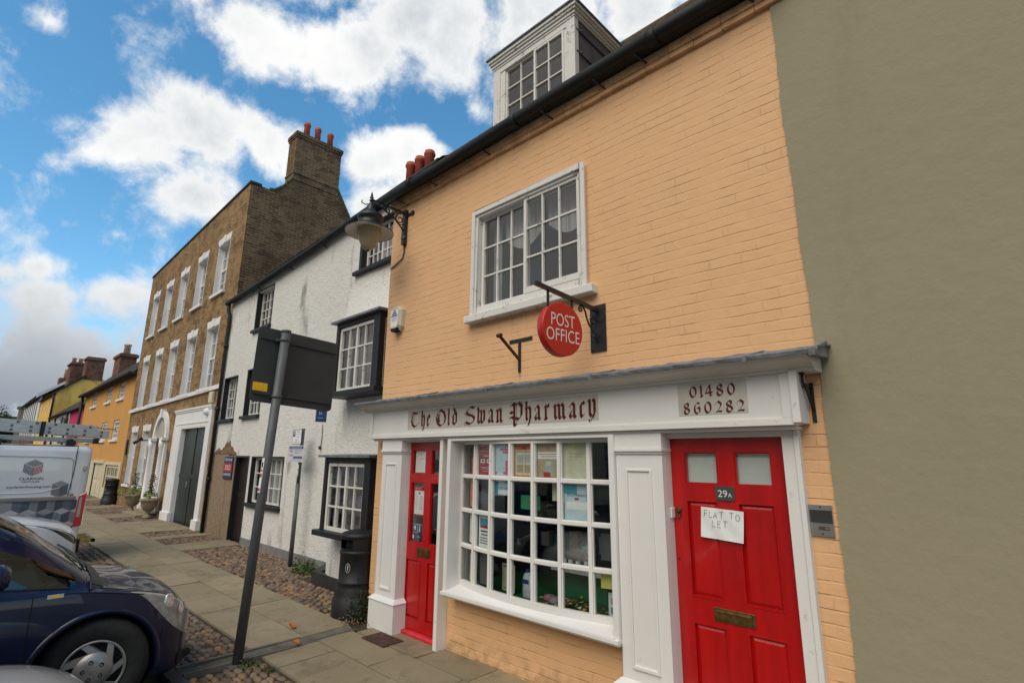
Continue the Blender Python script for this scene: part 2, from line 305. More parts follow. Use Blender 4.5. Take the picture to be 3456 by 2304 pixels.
M_bark = mat('bark', (.06,.045,.03), .9, .3, 10, .5)
M_stone = mat('buff_stone', (.26,.21,.14), .85, .2, 9, .5, 30)
M_chimcap = mat('lichen_stone', (.16,.14,.08), .9, .3, 9, .5, 30)
M_beige = mat('cream_plastic', (.62,.58,.42), .45, .06, 6, 0)
M_rust = mat('rusty_iron', (.07,.03,.02), .7, .5, 20, .3)
M_leadcheek = mat('lead_cheek', (.085,.078,.085), .6, .15, 4, .35, 9, metal=.1, col2=(.135,.125,.13))

# ------------------------------------------------------------------ mesh helpers
class Fr:
    """wall frame: a along the wall, b up, d out of the wall"""
    def __init__(s, o=(0,0,0), ax=(1,0,0), out=(0,-1,0), up=(0,0,1)):
        s.o = Vector(o); s.ax = Vector(ax).normalized(); s.out = Vector(out).normalized(); s.up = Vector(up).normalized()
    def __call__(s, a, b, d=0): return s.o+s.ax*a+s.up*b+s.out*d
WORLD = Fr((0,0,0), (1,0,0), (0,1,0))     # a=x, b=z, d=y
class MB:
    def __init__(s): s.v = []; s.f = []; s.mi = []; s.cur = 0; s.sm = []; s.smooth = False
    def m(s, i): s.cur = i; return s
    def vs(s, pts): n = len(s.v); s.v += [tuple(p) for p in pts]; return n
    def face(s, idx): s.f.append(tuple(idx)); s.mi.append(s.cur); s.sm.append(s.smooth)
    def poly(s, pts): n = s.vs(pts); s.face(range(n, n+len(pts)))
    def hexa(s, P):
        """8 points: bottom loop 0-3, top loop 4-7"""
        n = s.vs(P)
        for q in ((0,3,2,1),(4,5,6,7),(0,1,5,4),(1,2,6,5),(2,3,7,6),(3,0,4,7)): s.face([n+i for i in q])
    def fbox(s, F, a0, a1, b0, b1, d0, d1):
        s.hexa([F(a0,b0,d0),F(a1,b0,d0),F(a1,b0,d1),F(a0,b0,d1),F(a0,b1,d0),F(a1,b1,d0),F(a1,b1,d1),F(a0,b1,d1)])
    def box(s, x0, x1, y0, y1, z0, z1):
        s.hexa([(x0,y0,z0),(x1,y0,z0),(x1,y1,z0),(x0,y1,z0),(x0,y0,z1),(x1,y0,z1),(x1,y1,z1),(x0,y1,z1)])
    def bar(s, p, q, w, h=None, up=(0,0,1)):
        p = Vector(p); q = Vector(q); h = h or w; t = (q-p).normalized(); u = Vector(up)
        if abs(t.dot(u)) > .98: u = Vector((0,1,0))
        sx = t.cross(u).normalized()*w/2; sy = sx.cross(t).normalized()*h/2
        s.hexa([p-sx-sy,p+sx-sy,p+sx+sy,p-sx+sy,q-sx-sy,q+sx-sy,q+sx+sy,q-sx+sy])
    def tube(s, pts, r, n=10, cap=True):
        pts = [Vector(p) for p in pts]; rs = r if isinstance(r, (list, tuple)) else [r]*len(pts); sm = s.smooth; s.smooth = True
        t0 = (pts[1]-pts[0]).normalized(); ref = Vector((0,0,1)) if abs(t0.z) < .9 else Vector((1,0,0)); u = t0.cross(ref).normalized(); rings = []
        for i, p in enumerate(pts):
            t = ((pts[min(i+1,len(pts)-1)]-pts[max(i-1,0)])).normalized(); u = (u-t*u.dot(t)).normalized(); w = t.cross(u)
            rings.append(s.vs([p+(u*math.cos(2*math.pi*k/n)+w*math.sin(2*math.pi*k/n))*rs[i] for k in range(n)]))
        for a, b in zip(rings, rings[1:]):
            for k in range(n): s.face((a+k,a+(k+1)%n,b+(k+1)%n,b+k))
        s.smooth = sm
        if cap: s.face([rings[0]+k for k in range(n)][::-1]); s.face([rings[-1]+k for k in range(n)])
    def lathe(s, c, prof, n=24, ax=None, sx=1.0, sy=1.0, cap=True):
        """prof: (radius, height) list; ax = (u, v, axis) vectors"""
        c = Vector(c); u, v, w = ax or (Vector((1,0,0)), Vector((0,1,0)), Vector((0,0,1))); sm = s.smooth; s.smooth = True; rings = []
        for r, h in prof: rings.append(s.vs([c+u*(math.cos(2*math.pi*k/n)*r*sx)+v*(math.sin(2*math.pi*k/n)*r*sy)+w*h for k in range(n)]))
        for a, b in zip(rings, rings[1:]):
            for k in range(n): s.face((a+k,a+(k+1)%n,b+(k+1)%n,b+k))
        s.smooth = sm
        if cap: s.face([rings[0]+k for k in range(n)][::-1]); s.face([rings[-1]+k for k in range(n)])
    def prism(s, F, pts, d0, d1):
        """outline (a,b) extruded from d0 to d1"""
        n = len(pts); a = s.vs([F(p[0],p[1],d0) for p in pts]); b = s.vs([F(p[0],p[1],d1) for p in pts])
        s.face([a+i for i in range(n)][::-1]); s.face([b+i for i in range(n)])
        for i in range(n): j = (i+1)%n; s.face((a+i,a+j,b+j,b+i))
    def wall(s, F, a0, a1, b0, b1, holes=(), depth=.25, d=0.0, thick=None):
        """sheet with real openings and their reveals"""
        A = sorted({a0,a1,*[h[0] for h in holes],*[h[1] for h in holes]}); Bz = sorted({b0,b1,*[h[2] for h in holes],*[h[3] for h in holes]})
        A = [x for x in A if a0 <= x <= a1]; Bz = [x for x in Bz if b0 <= x <= b1]
        for i in range(len(A)-1):
            for j in range(len(Bz)-1):
                ca = (A[i]+A[i+1])/2; cb = (Bz[j]+Bz[j+1])/2
                if any(h[0] < ca < h[1] and h[2] < cb < h[3] for h in holes): continue
                s.poly([F(A[i],Bz[j],d),F(A[i+1],Bz[j],d),F(A[i+1],Bz[j+1],d),F(A[i],Bz[j+1],d)])
        for h0,h1,z0,z1 in [h[:4] for h in holes]:
            z0 = max(z0,b0); z1 = min(z1,b1)
            s.poly([F(h0,z0,d),F(h0,z0,d-depth),F(h0,z1,d-depth),F(h0,z1,d)]); s.poly([F(h1,z0,d),F(h1,z1,d),F(h1,z1,d-depth),F(h1,z0,d-depth)])
            s.poly([F(h0,z1,d),F(h0,z1,d-depth),F(h1,z1,d-depth),F(h1,z1,d)]); s.poly([F(h0,z0,d),F(h1,z0,d),F(h1,z0,d-depth),F(h0,z0,d-depth)])
    def build(s, name, mats, parent=None, bevel=0.0, label=None, loc=None):
        me = bpy.data.meshes.new(name)
        o0 = Vector(loc) if loc is not None else Vector((0,0,0))
        me.from_pydata([tuple(Vector(p)-o0) for p in s.v], [], s.f)
        if not isinstance(mats, (list, tuple)): mats = [mats]
        for m in mats: me.materials.append(m)
        me.polygons.foreach_set('material_index', s.mi); me.polygons.foreach_set('use_smooth', s.sm)
        me.validate()
        bm = bmesh.new(); bm.from_mesh(me); 
        if name != 'pane': bmesh.ops.recalc_face_normals(bm, faces=bm.faces)
        if bevel > 0:
            bmesh.ops.remove_doubles(bm, verts=bm.verts, dist=1e-5)
            es = [e for e in bm.edges if len(e.link_faces) == 2 and e.calc_face_angle(0) > .6]
            bmesh.ops.bevel(bm, geom=es, offset=bevel, segments=1, affect='EDGES', clamp_overlap=True)
        bm.to_mesh(me); bm.free()
        o = bpy.data.objects.new(name, me); COL.objects.link(o); o.location = o0
        if parent is not None: put_under(o, parent)
        if label: o['label'] = label
        return o
def world_loc(p):
    v = Vector((0,0,0))
    while p is not None: v = v+p.location; p = p.parent
    return v
def put_under(o, parent):
    o.parent = parent; o.location = o.location-world_loc(parent)
def tag(o, label=None, cat=None, group=None, kind=None):
    if label: o['label'] = label
    if cat: o['category'] = cat
    if group: o['group'] = group
    if kind: o['kind'] = kind
    return o
def thing(name, label, cat, loc=(0,0,0), group=None):
    o = bpy.data.objects.new(name, None); COL.objects.link(o); o.location = loc; o.empty_display_size = .2
    return tag(o, label, cat, group)
def copy_tree(o, parent=None):
    c = o.copy(); COL.objects.link(c); c.parent = parent
    for ch in list(o.children): copy_tree(ch, c)
    return c
def text_mesh(name, body, F, a, b, d, height, mat_, parent=None, width=None, align='LEFT', ext=.0015, bold=0.0, shear=0.0):
    cu = bpy.data.curves.new('tmp', 'FONT'); cu.body = body; cu.size = 1; cu.extrude = 0; cu.offset = bold; cu.shear = shear; cu.resolution_u = 4
    ob = bpy.data.objects.new('tmp', cu); COL.objects.link(ob); bpy.context.view_layer.update()
    me = bpy.data.meshes.new_from_object(ob.evaluated_get(bpy.context.evaluated_depsgraph_get())); bpy.data.objects.remove(ob)
    xs = [v.co.x for v in me.vertices]; ys = [v.co.y for v in me.vertices]
    x0, x1, y0, y1 = min(xs), max(xs), min(ys), max(ys); sy = height/(y1-y0); sx = (width/(x1-x0)) if width else sy
    w = (x1-x0)*sx; off = {'LEFT': 0, 'CENTER': -w/2, 'RIGHT': -w}[align]
    mb = MB(); n = mb.vs([F(a+off+(v.co.x-x0)*sx, b+(v.co.y-y0)*sy, d) for v in me.vertices])
    for p in me.polygons: mb.face([n+i for i in p.vertices])
    bpy.data.meshes.remove(me)
    if name is None: return mb
    return mb.build(name, mat_, parent)
def pen(mb, F, path, a, b, sx, sz, nib, ang, d, cnt):
    """broad-nib pen stroke; every segment a thin proud sliver so that none share a plane"""
    n = Vector((math.cos(ang), math.sin(ang)))*nib/2
    for p, q in zip(path, path[1:]):
        P = Vector((a+p[0]*sx, b+p[1]*sz)); Q = Vector((a+q[0]*sx, b+q[1]*sz)); cnt[0] += 1; dd = d+.00012*(cnt[0] % 25)
        e = (Q-P).normalized()*.0004 if (Q-P).length > 0 else Vector((0,0)); P = P-e; Q = Q+e
        th = abs((Q-P).normalized().cross(n.normalized())) if (Q-P).length else 0
        m_ = n
        pts = [P-m_, P+m_, Q+m_, Q-m_]
        if th < .12:
            o = Vector((-(Q-P).y, (Q-P).x)).normalized()*nib*.06; pts = [P-m_-o, P+m_*0-o, Q+m_-o, Q+m_+o, Q+m_*0+o, P-m_+o]
        mb.poly([F(x.x, x.y, dd) for x in pts])
def arc(cx, cy, rx, ry, a0, a1, n=12): return [(cx+rx*math.cos(R(a0+(a1-a0)*i/n)), cy+ry*math.sin(R(a0+(a1-a0)*i/n))) for i in range(n+1)]

# ================================================================== GROUND
def ground():
    gm, N, L, b = nodes_of('road_surface')
    tc = N.new('ShaderNodeTexCoord'); ob = tc.outputs['Object']
    n1 = noisen(N, L, ob, .8, 6); n2 = noisen(N, L, ob, 60, 3)
    L.new(mixc(N, L, n1, (.045,.042,.04), (.085,.08,.07)), b.inputs['Base Color']); b.inputs['Roughness'].default_value = .9
    bp = N.new('ShaderNodeBump'); bp.inputs['Strength'].default_value = .5; bp.inputs['Distance'].default_value = .006; L.new(n2, bp.inputs['Height']); L.new(bp.outputs[0], b.inputs['Normal'])
    m = MB(); m.poly([(-900,-900,-.078),(900,-900,-.078),(900,900,-.078),(-900,900,-.078)]); tag(m.build('ground', gm), kind='structure')
    # earth bed between the kerb and the houses, falls a little to the road
    m = MB(); m.box(-90, 8, -.3, 1.6, -.105, -.024); m.hexa([(-90,-1.93,-.105),(8,-1.93,-.105),(8,-.3,-.105),(-90,-.3,-.105),(-90,-1.93,-.0605),(8,-1.93,-.0605),(8,-.3,-.024),(-90,-.3,-.024)]); tag(m.build('cobble_bed', mat('earth_bed', (.045,.036,.026), .95, .3, 5, .6, 30)), kind='structure')
    # paving slabs
    sm, N, L, b = nodes_of('paving_stone')
    tc = N.new('ShaderNodeTexCoord'); ob = tc.outputs['Object']
    n1 = noisen(N, L, ob, 1.4, 7, .65); n2 = noisen(N, L, ob, 45, 4); n3 = noisen(N, L, ob, 5, 5)
    vo = N.new('ShaderNodeTexVoronoi'); vo.inputs['Scale'].default_value = .9; L.new(ob, vo.inputs['Vector']); sv = N.new('ShaderNodeSeparateColor'); L.new(vo.outputs['Color'], sv.inputs[0])
    at = N.new('ShaderNodeVertexColor'); at.layer_name = 'tone'
    c = mixc(N, L, n1, (.195,.158,.098), (.325,.27,.175)); c = mixc(N, L, mathn(N, L, 'MULTIPLY', rampn(N, L, n3, .55, .75), .45), c, (.10,.088,.062))
    v2 = N.new('ShaderNodeTexVoronoi'); v2.inputs['Scale'].default_value = 2.6; L.new(ob, v2.inputs['Vector']); gum = mathn(N, L, 'LESS_THAN', v2.outputs['Distance'], .055)
    c = mixc(N, L, mathn(N, L, 'MULTIPLY', gum, .5), c, (.07,.065,.055)); wet = rampn(N, L, noisen(N, L, ob, 2.4, 7, .7), .52, .66)
    c = mixc(N, L, mathn(N, L, 'MULTIPLY', wet, .38), c, (.085,.072,.045)); moss = rampn(N, L, noisen(N, L, ob, 11, 6, .7), .60, .70); c = mixc(N, L, mathn(N, L, 'MULTIPLY', moss, .35), c, (.07,.075,.03))
    c = mixc(N, L, 1.0, c, at.outputs['Color'], 'MULTIPLY')
    L.new(c, b.inputs['Base Color']); b.inputs['Roughness'].default_value = .82; b.inputs['Specular IOR Level'].default_value = .3
    bp = N.new('ShaderNodeBump'); bp.inputs['Strength'].default_value = .5; bp.inputs['Distance'].default_value = .008; L.new(mathn(N, L, 'ADD', n2, mathn(N, L, 'MULTIPLY', n3, 2.0)), bp.inputs['Height']); L.new(bp.outputs[0], b.inputs['Normal'])
    m = MB(); tones = []
    def slab(x0, x1, y0, y1, g=.006):
        dz = rnd.uniform(-.003, .003); t = rnd.uniform(.90, 1.10); tw = [rnd.uniform(-.0025, .0025) for _ in range(4)]
        z = lambda y: 0.0+.022*min(0, y+.3)
        x0 += g; x1 -= g; y0 += g; y1 -= g
        m.hexa([(x0,y0,-.08),(x1,y0,-.08),(x1,y1,-.08),(x0,y1,-.08),(x0,y0,z(y0)+dz+tw[0]),(x1,y0,z(y0)+dz+tw[1]),(x1,y1,z(y1)+dz+tw[2]),(x0,y1,z(y1)+dz+tw[3])]); tones.extend([t]*6)
    def row(xa, xb, y0, y1, lo, hi, first=None):
        x = xb
        if first: slab(first, x, y0, y1); x = first
        while x > xa+.02:
            w = min(rnd.uniform(lo, hi), x-xa)
            if x-w-xa < .25: w = x-xa
            slab(x-w, x, y0, y1); x -= w
    # the near part reaches from the channel to the shop
    row(-5.42, 6.0, -1.31, -.76, .6, .95); row(-5.42, 6.0, -.76, -.36, .6, .9); row(-5.35, 6.0, -.36, .0, .7, 1.1)
    row(-16, -5.62, -1.31, -.79, .7, 1.05); row(-16, -5.62, -.79, -.28, .7, 1.05)
    row(-90, -16, -1.31, -.79, .9, 1.2); row(-90, -16, -.79, -.28, .9, 1.2)
    for xa, xb in ((-13.0,-12.05),(-14.45,-13.95),(-18.0,-15.35),(-20.6,-19.4),(-24.4,-23.2),(-28.5,-27.4)): row(xa, xb, -.28, .30, .7, 1.1); row(xa, xb, .30, .88, .7, 1.1)
    o = m.build('pavement', sm); ca = o.data.color_attributes.new('tone', 'FLOAT_COLOR', 'CORNER')
    # recalc keeps the polygon order, six faces per slab
    for p in o.data.polygons:
        t = tones[p.index]
        for li in p.loop_indices: ca.data[li].color = (t, t*.985, t*.97, 1)
    tag(o, kind='structure')
    # concrete channel across the footway, and kerb
    cm = mat('concrete_channel', (.13,.115,.09), .9, .25, 6, .6, 40)
    m = MB(); prof = [(-5.62,-.004),(-5.57,-.010),(-5.52,-.028),(-5.47,-.010),(-5.43,-.004)]
    for (xa, za), (xb, zb) in zip(prof, prof[1:]):
        n = 12
        for i in range(n):
            ya = -1.95+i*(1.65/n); yb = ya+1.65/n; fa = .022*min(0, ya+.3); fb = .022*min(0, yb+.3)
            m.poly([(xa,ya,za+fa),(xb,ya,zb+fa),(xb,yb,zb+fb),(xa,yb,za+fb)])
    m.box(-5.66,-5.62,-1.95,-.3,-.08,-.012); m.box(-5.43,-5.40,-1.95,-.35,-.08,-.008)
    tag(m.build('channel', cm), kind='structure')
    m = MB(); x = 6.0
    while x > -5.9: w = .9; m.box(x-w+.006, x-.006, -2.06, -1.935, -.108, -.028+rnd.uniform(-.002,.002)); x -= w
    tag(m.build('kerb', mat('dark_kerb_stone', (.05,.055,.065), .8, .2, 8, .4), bevel=.008), kind='structure')
    m = MB(); m.box(-.2, .2, -.12, .12, -.001, .004)
    for k in range(6): m.box(-.19, .19, -.105+k*.038, -.09+k*.038, .004, .007)
    o = m.build('drain_cover', M_rust); o.location = (-4.95, -.30, .004); tag(o, 'small dark metal drain cover set in the slabs beside the white pilaster', 'drain cover')
    # cobbles: rounded stones, far too many to count
    stm, N, L, b = nodes_of('cobble_stone')
    at = N.new('ShaderNodeVertexColor'); at.layer_name = 'tone'; tc = N.new('ShaderNodeTexCoord'); n1 = noisen(N, L, tc.outputs['Object'], 18, 5)
    L.new(mixc(N, L, 1.0, at.outputs['Color'], mixc(N, L, n1, (.55,.55,.55), (1.3,1.3,1.3)), 'MULTIPLY'), b.inputs['Base Color']); b.inputs['Roughness'].default_value = .72
    bp = N.new('ShaderNodeBump'); bp.inputs['Strength'].default_value = .4; bp.inputs['Distance'].default_value = .006; L.new(noisen(N, L, tc.outputs['Object'], 50, 4), bp.inputs['Height']); L.new(bp.outputs[0], b.inputs['Normal'])
    me = bpy.data.meshes.new('cobbles'); V = []; F = []; T = []
    cols = [(.20,.125,.075),(.16,.105,.065),(.22,.14,.08),(.13,.09,.06),(.18,.115,.075),(.27,.145,.065),(.12,.085,.06),(.21,.15,.10)]
    def stone(x, y, z, a, bb, h, rot, n):
        base = len(V); c = rnd.choice(cols); k = rnd.uniform(.75, 1.25); c = (c[0]*k, c[1]*k, c[2]*k, 1)
        prof = [(1.0, -.35), (.97, .25), (.80, .68), (.45, .94)]; cr, sr = math.cos(rot), math.sin(rot); jit = [rnd.uniform(.88, 1.1) for _ in range(n)]
        for r, hz in prof:
            for i in range(n):
                t = 2*math.pi*i/n; px = a*r*jit[i]*math.cos(t); py = bb*r*jit[i]*math.sin(t); V.append((x+px*cr-py*sr, y+px*sr+py*cr, z+h*hz))
        V.append((x, y, z+h))
        for q in range(3):
            for i in range(n): F.append((base+q*n+i, base+q*n+(i+1)%n, base+(q+1)*n+(i+1)%n, base+(q+1)*n+i)); T.append(c)
        for i in range(n): F.append((base+3*n+i, base+3*n+(i+1)%n, base+4*n)); T.append(c)
    def field(x0, x1, y0, y1, n=9, dx=.128, dy=.066):
        k = 0; y = y0+dy/2
        while y < y1:
            x = x0+dx/2+(k % 2)*dx/2; zz = -.022+.022*min(0, y+.3)
            while x < x1-dx*.25:
                if rnd.random() > .03: stone(x+rnd.uniform(-.014,.014), y+rnd.uniform(-.011,.011), zz, dx*.50*rnd.uniform(.8,1.08), dy*.51*rnd.uniform(.85,1.08), rnd.uniform(.012,.024), rnd.uniform(-.3,.3), n)
                x += dx*rnd.uniform(.9,1.12)
            y += dy; k += 1
    field(-5.40, -1.8, -1.93, -1.325, 12); field(-9, -5.68, -1.93, -1.325, 10); field(-16, -9, -1.93, -1.325, 7, .14, .1)
    field(-8.2, -5.66, -.27, .34, 9); field(-12.05, -8.2, -.27, .84, 8); field(-13.95, -13.0, -.27, .84, 7)
    field(-15.35, -14.45, -.27, .9, 7); field(-19.4, -18.0, -.27, .9, 6, .15, .11); field(-23.2, -20.6, -.27, .9, 6, .16, .12); field(-27.4, -24.4, -.27, .9, 6, .18, .14); field(-36, -28.5, -.27, .9, 5, .22, .18)
    me.from_pydata(V, [], F); me.materials.append(stm); ca = me.color_attributes.new('tone', 'FLOAT_COLOR', 'CORNER')
    for p in me.polygons:
        p.use_smooth = True
        for li in p.loop_indices: ca.data[li].color = T[p.index]
    o = bpy.data.objects.new('cobbles', me); COL.objects.link(o); tag(o, 'rounded brown cobbles laid beside the paving slabs', kind='stuff')
ground()

# ================================================================== APRICOT SHOP HOUSE
S0 = Fr((0,0,0))                      # d = towards the street
YF = Fr((0,0,0), (0,1,0), (1,0,0))    # a = y, b = z, d = x
shop = thing('shop_house', 'apricot painted brick house with white pharmacy shopfront and two red doors', 'house', (-3.3, 0, 0))
def shop_house():
    m = MB()
    m.wall(S0, -5.70, -.70, -.1, 5.16, [(-4.03,-2.54,3.27,4.44),(-5.12,-4.31,-.1,2.2),(-4.21,-2.22,.50,2.2),(-1.88,-1.02,-.1,2.2)], .2)
    m.poly([(-5.70,0,-.1),(-5.70,3.0,-.1),(-5.70,3.0,8.45),(-5.70,0,5.16)]); m.poly([(-5.70,3,-.1),(-5.70,6,-.1),(-5.70,6,5.2),(-5.70,3,8.45)])
    m.box(-5.715, -5.47, -.012, 1.0, -.1, 2.2)
    # oversailing courses under the eaves, a little uneven
    x = -5.70
    while x < -.72:
        w = rnd.uniform(.20,.25); j = rnd.uniform(0,.006); m.box(x, min(x+w,-.72), -.035-j, .0, 5.035+j, 5.085); m.box(x, min(x+w,-.72), -.06+j, .0, 5.087, 5.158); x += w+.004
    m.build('wall', M_orange, shop)
    # roof of plain tiles laid in courses
    m = MB(); n = 44
    for k in range(n):
        t0 = k/n; t1 = (k+1.25)/n; x = -5.80-(k % 2)*.0
        xe = -.74
        while x < xe-.01:
            w = .165*rnd.uniform(.95,1.05); j = rnd.uniform(-.006,.008); sag = .02*math.sin((x+5.8)*.9)
            y0, z0 = -.15+t0*3.18, 5.20+t0*3.33+sag; y1, z1 = -.15+t1*3.18, 5.20+t1*3.33+sag
            x1 = min(x+w-.004, xe); m.hexa([(x,y0,z0+.012),(x1,y0,z0+.012),(x1,y1,z1-.010),(x,y1,z1-.010),(x,y0,z0+.028+j),(x1,y0,z0+.028+j),(x1,y1,z1+.0),(x,y1,z1+.0)]); x += w
    m.poly([(-5.75,-.05,5.19),(-.74,-.05,5.19),(-.74,3.03,8.50),(-5.75,3.03,8.50)]); m.poly([(-5.75,3.03,8.50),(-.74,3.03,8.50),(-.74,6.2,5.2),(-5.75,6.2,5.2)])
    m.tube([(-5.8,3.03,8.52),(-.74,3.03,8.52)], .09, 8); m.build('roof', M_tile, shop)
    # gutter and hangers
    m = MB(); P = [(-5.80,-.16,5.155),(-4.5,-.16,5.165),(-3.6,-.16,5.195),(-2.8,-.16,5.215),(-1.8,-.16,5.22),(-.72,-.16,5.225)]
    m.tube(P, .062, 12); m.box(-5.7,-.72,-.135,-.062,5.165,5.19)
    for x in (-5.1,-3.3,-1.72): m.tube([(x-.04,-.16,5.175+.01*(x+5)),(x+.04,-.16,5.175+.01*(x+5))], .072, 12)
    g = m.build('gutter', M_gutter, shop)
    for x in (-5.45,-4.78,-3.84,-2.95,-2.33,-1.90,-1.02):
        h = MB(); z = 5.10+.014*(x+5.8); h.tube([(x,-.16,z),(x+.02,-.12,z-.025),(x+.06,-.05,z-.06),(x+.07,-.0,z-.055)], .009, 6); h.box(x+.045,x+.10,-.014,-.001,z-.075,z-.045); h.build('hanger', M_iron, g)
    # chimney stack behind with three red pots
    
    # window upstairs
    m = MB(); F = S0
    for a0,a1,b0,b1 in ((-4.03,-3.96,3.27,4.445),(-2.61,-2.54,3.27,4.445),(-3.96,-2.61,4.375,4.445),(-3.96,-2.61,3.27,3.35)): m.fbox(F,a0,a1,b0,b1,-.10,.030)
    for a0,a1,b0,b1 in ((-4.045,-3.995,3.262,4.46),(-2.575,-2.525,3.262,4.46),(-3.995,-2.575,4.405,4.46)): m.fbox(F,a0,a1,b0,b1,.0305,.052)
    w = m.build('window', M_white2, shop, .004)
    def sash(a0,a1,b0,b1,d,cols,rows,parent,mat_=M_white2,st=.035,bw=.017,dep=.035,F=S0,gmat=M_glass,name='sash',thick_b=None):
        m = MB(); m.fbox(F,a0,a0+st,b0,b1,d-dep,d); m.fbox(F,a1-st,a1,b0,b1,d-dep,d); m.fbox(F,a0+st,a1-st,b1-st,b1,d-dep,d); m.fbox(F,a0+st,a1-st,b0,b0+(thick_b or st),d-dep,d)
        b00 = b0+(thick_b or st)
        for i in range(1,cols): x = a0+st+(a1-a0-2*st)*i/cols; m.fbox(F,x-bw/2,x+bw/2,b00,b1-st,d-dep+.004,d-.003)
        for j in range(1,rows): z = b00+(b1-st-b00)*j/rows; m.fbox(F,a0+st,a1-st,z-bw/2,z+bw/2,d-dep+.006,d-.005)
        s_ = m.build(name, mat_, parent)
        g = MB(); g.poly([F(a0+.01,b0+.01,d-dep+.012),F(a1-.01,b0+.01,d-dep+.012),F(a1-.01,b1-.01,d-dep+.012),F(a0+.01,b1-.01,d-dep+.012)]); g.build('pane', gmat, parent)
    sash(-3.955,-3.28,3.345,4.38,-.03,3,3,w); sash(-3.30,-2.605,3.365,4.38,.012,3,3,w,thick_b=.06)
    m = MB(); m.fbox(F,-4.09,-2.44,3.185,3.262,-.1,.095); m.build('sill', M_white2, w, .006)
    m = MB(); m.poly([F(-4.2,3.1,-1.3),F(-2.4,3.1,-1.3),F(-2.4,4.7,-1.3),F(-4.2,4.7,-1.3)]); m.poly([F(-4.2,3.15,-.2),F(-2.4,3.15,-.2),F(-2.4,3.15,-1.3),F(-4.2,3.15,-1.3)]); m.poly([F(-4.2,4.6,-.2),F(-2.4,4.6,-.2),F(-2.4,4.6,-1.3),F(-4.2,4.6,-1.3)])
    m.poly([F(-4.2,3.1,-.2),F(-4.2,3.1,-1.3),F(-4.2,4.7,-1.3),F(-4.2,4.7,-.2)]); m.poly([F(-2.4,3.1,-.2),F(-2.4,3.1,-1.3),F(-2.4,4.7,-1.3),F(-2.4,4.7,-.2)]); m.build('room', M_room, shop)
    m = MB(); m.smooth = True
    def drape(x0, x1, zb, zt, d, amp=.018, k=9):
        n = 60; r0 = m.vs([F(x0+(x1-x0)*i/n, zb, d+amp*math.sin(i*k*2*math.pi/n)) for i in range(n+1)]); r1 = m.vs([F(x0+(x1-x0)*i/n, zt, d+amp*math.sin(i*k*2*math.pi/n+.4)) for i in range(n+1)])
        for i in range(n): m.face((r0+i,r0+i+1,r1+i+1,r1+i))
    drape(-3.95,-3.83,3.3,4.4,-.22,.012,5); drape(-2.74,-2.62,3.3,4.4,-.24,.012,5)
    # blind gathered in a swag
    n = 40
    for x0, x1 in ((-3.75,-3.2),(-3.15,-2.6)):
        r0 = m.vs([F(x0+(x1-x0)*i/n, 4.12-.16*math.sin(math.pi*i/n), -.20) for i in range(n+1)]); r1 = m.vs([F(x0+(x1-x0)*i/n, 4.42, -.19) for i in range(n+1)])
        for i in range(n): m.face((r0+i,r0+i+1,r1+i+1,r1+i))
    m.build('curtain', M_curtain, w)
    # dormer
    D = Fr((0,.6,0))
    m = MB()
    m.fbox(D,-4.42,-4.30,5.7,6.93,-.08,0); m.fbox(D,-3.19,-3.07,5.7,6.93,-.08,0); m.fbox(D,-4.30,-3.19,6.80,6.93,-.08,-.002)
    m.fbox(D,-4.30,-4.215,5.7,6.80,-.08,-.012); m.fbox(D,-3.235,-3.19,5.7,6.80,-.08,-.012); m.fbox(D,-4.30,-3.19,5.80,5.97,-.08,.005)
    dm = m.build('dormer', M_white2, shop, .004)
    m = MB()      # crown moulding round front and side
    for q,(o_,z0,z1) in enumerate(((.008,6.88,6.91),(.022,6.91,6.95),(.040,6.95,6.985),(.058,6.985,7.03))): m.box(-4.42-o_,-3.07+o_,.6-o_,2.05,z0,z1)
    m.build('cornice', M_white2, dm)
    m = MB(); m.box(-4.50,-2.995,.52,2.05,7.032,7.050); m.box(-4.47,-3.02,.55,2.0,7.050,7.068); m.lathe((-3.012,.535,7.045),[(.016,0),(.02,.015),(.016,.03),(.005,.036)],8); m.build('roof', M_lead, dm)
    m = MB(); m.poly([(-3.078,.6,5.7),(-3.078,2.2,5.7),(-3.078,2.2,6.93),(-3.078,.6,6.93)])
    m2 = MB(); m2.poly([(-4.412,.6,5.7),(-4.412,2.2,5.7),(-4.412,2.2,6.93),(-4.412,.6,6.93)]); m2.build('cheek', M_leadcheek, dm)
    for z in (6.72,6.42): m.box(-3.078,-3.062,.63,1.75,z,z+.012)
    for y,z in ((.72,6.74),(1.35,6.74),(.72,6.44),(1.15,6.44)): m.box(-3.072,-3.05,y,y+.02,z,z+.02)
    m.build('cheek', M_leadcheek, dm)
    m = MB(); m.poly([D(-4.38,5.7,-.6),D(-3.1,5.7,-.6),D(-3.1,6.9,-.6),D(-4.38,6.9,-.6)]); m.build('blind', mat('grey_blind', (.13,.12,.125), .8, .1, 2, 0), dm)
    sash(-4.215,-3.70,5.975,6.80,-.035,2,3,dm,F=D,st=.025,bw=.016,gmat=M_glass); sash(-3.71,-3.235,5.975,6.80,-.005,2,3,dm,F=D,st=.03,bw=.016,gmat=M_glass)
    # lead flashing and cornice over the shop
    m = MB(); n = 90; xs = [-5.80+i*(5.05/n) for i in range(n+1)]
    j0 = [rnd.uniform(-.004,.004) for _ in xs]; j1 = [rnd.uniform(-.006,.006) for _ in xs]
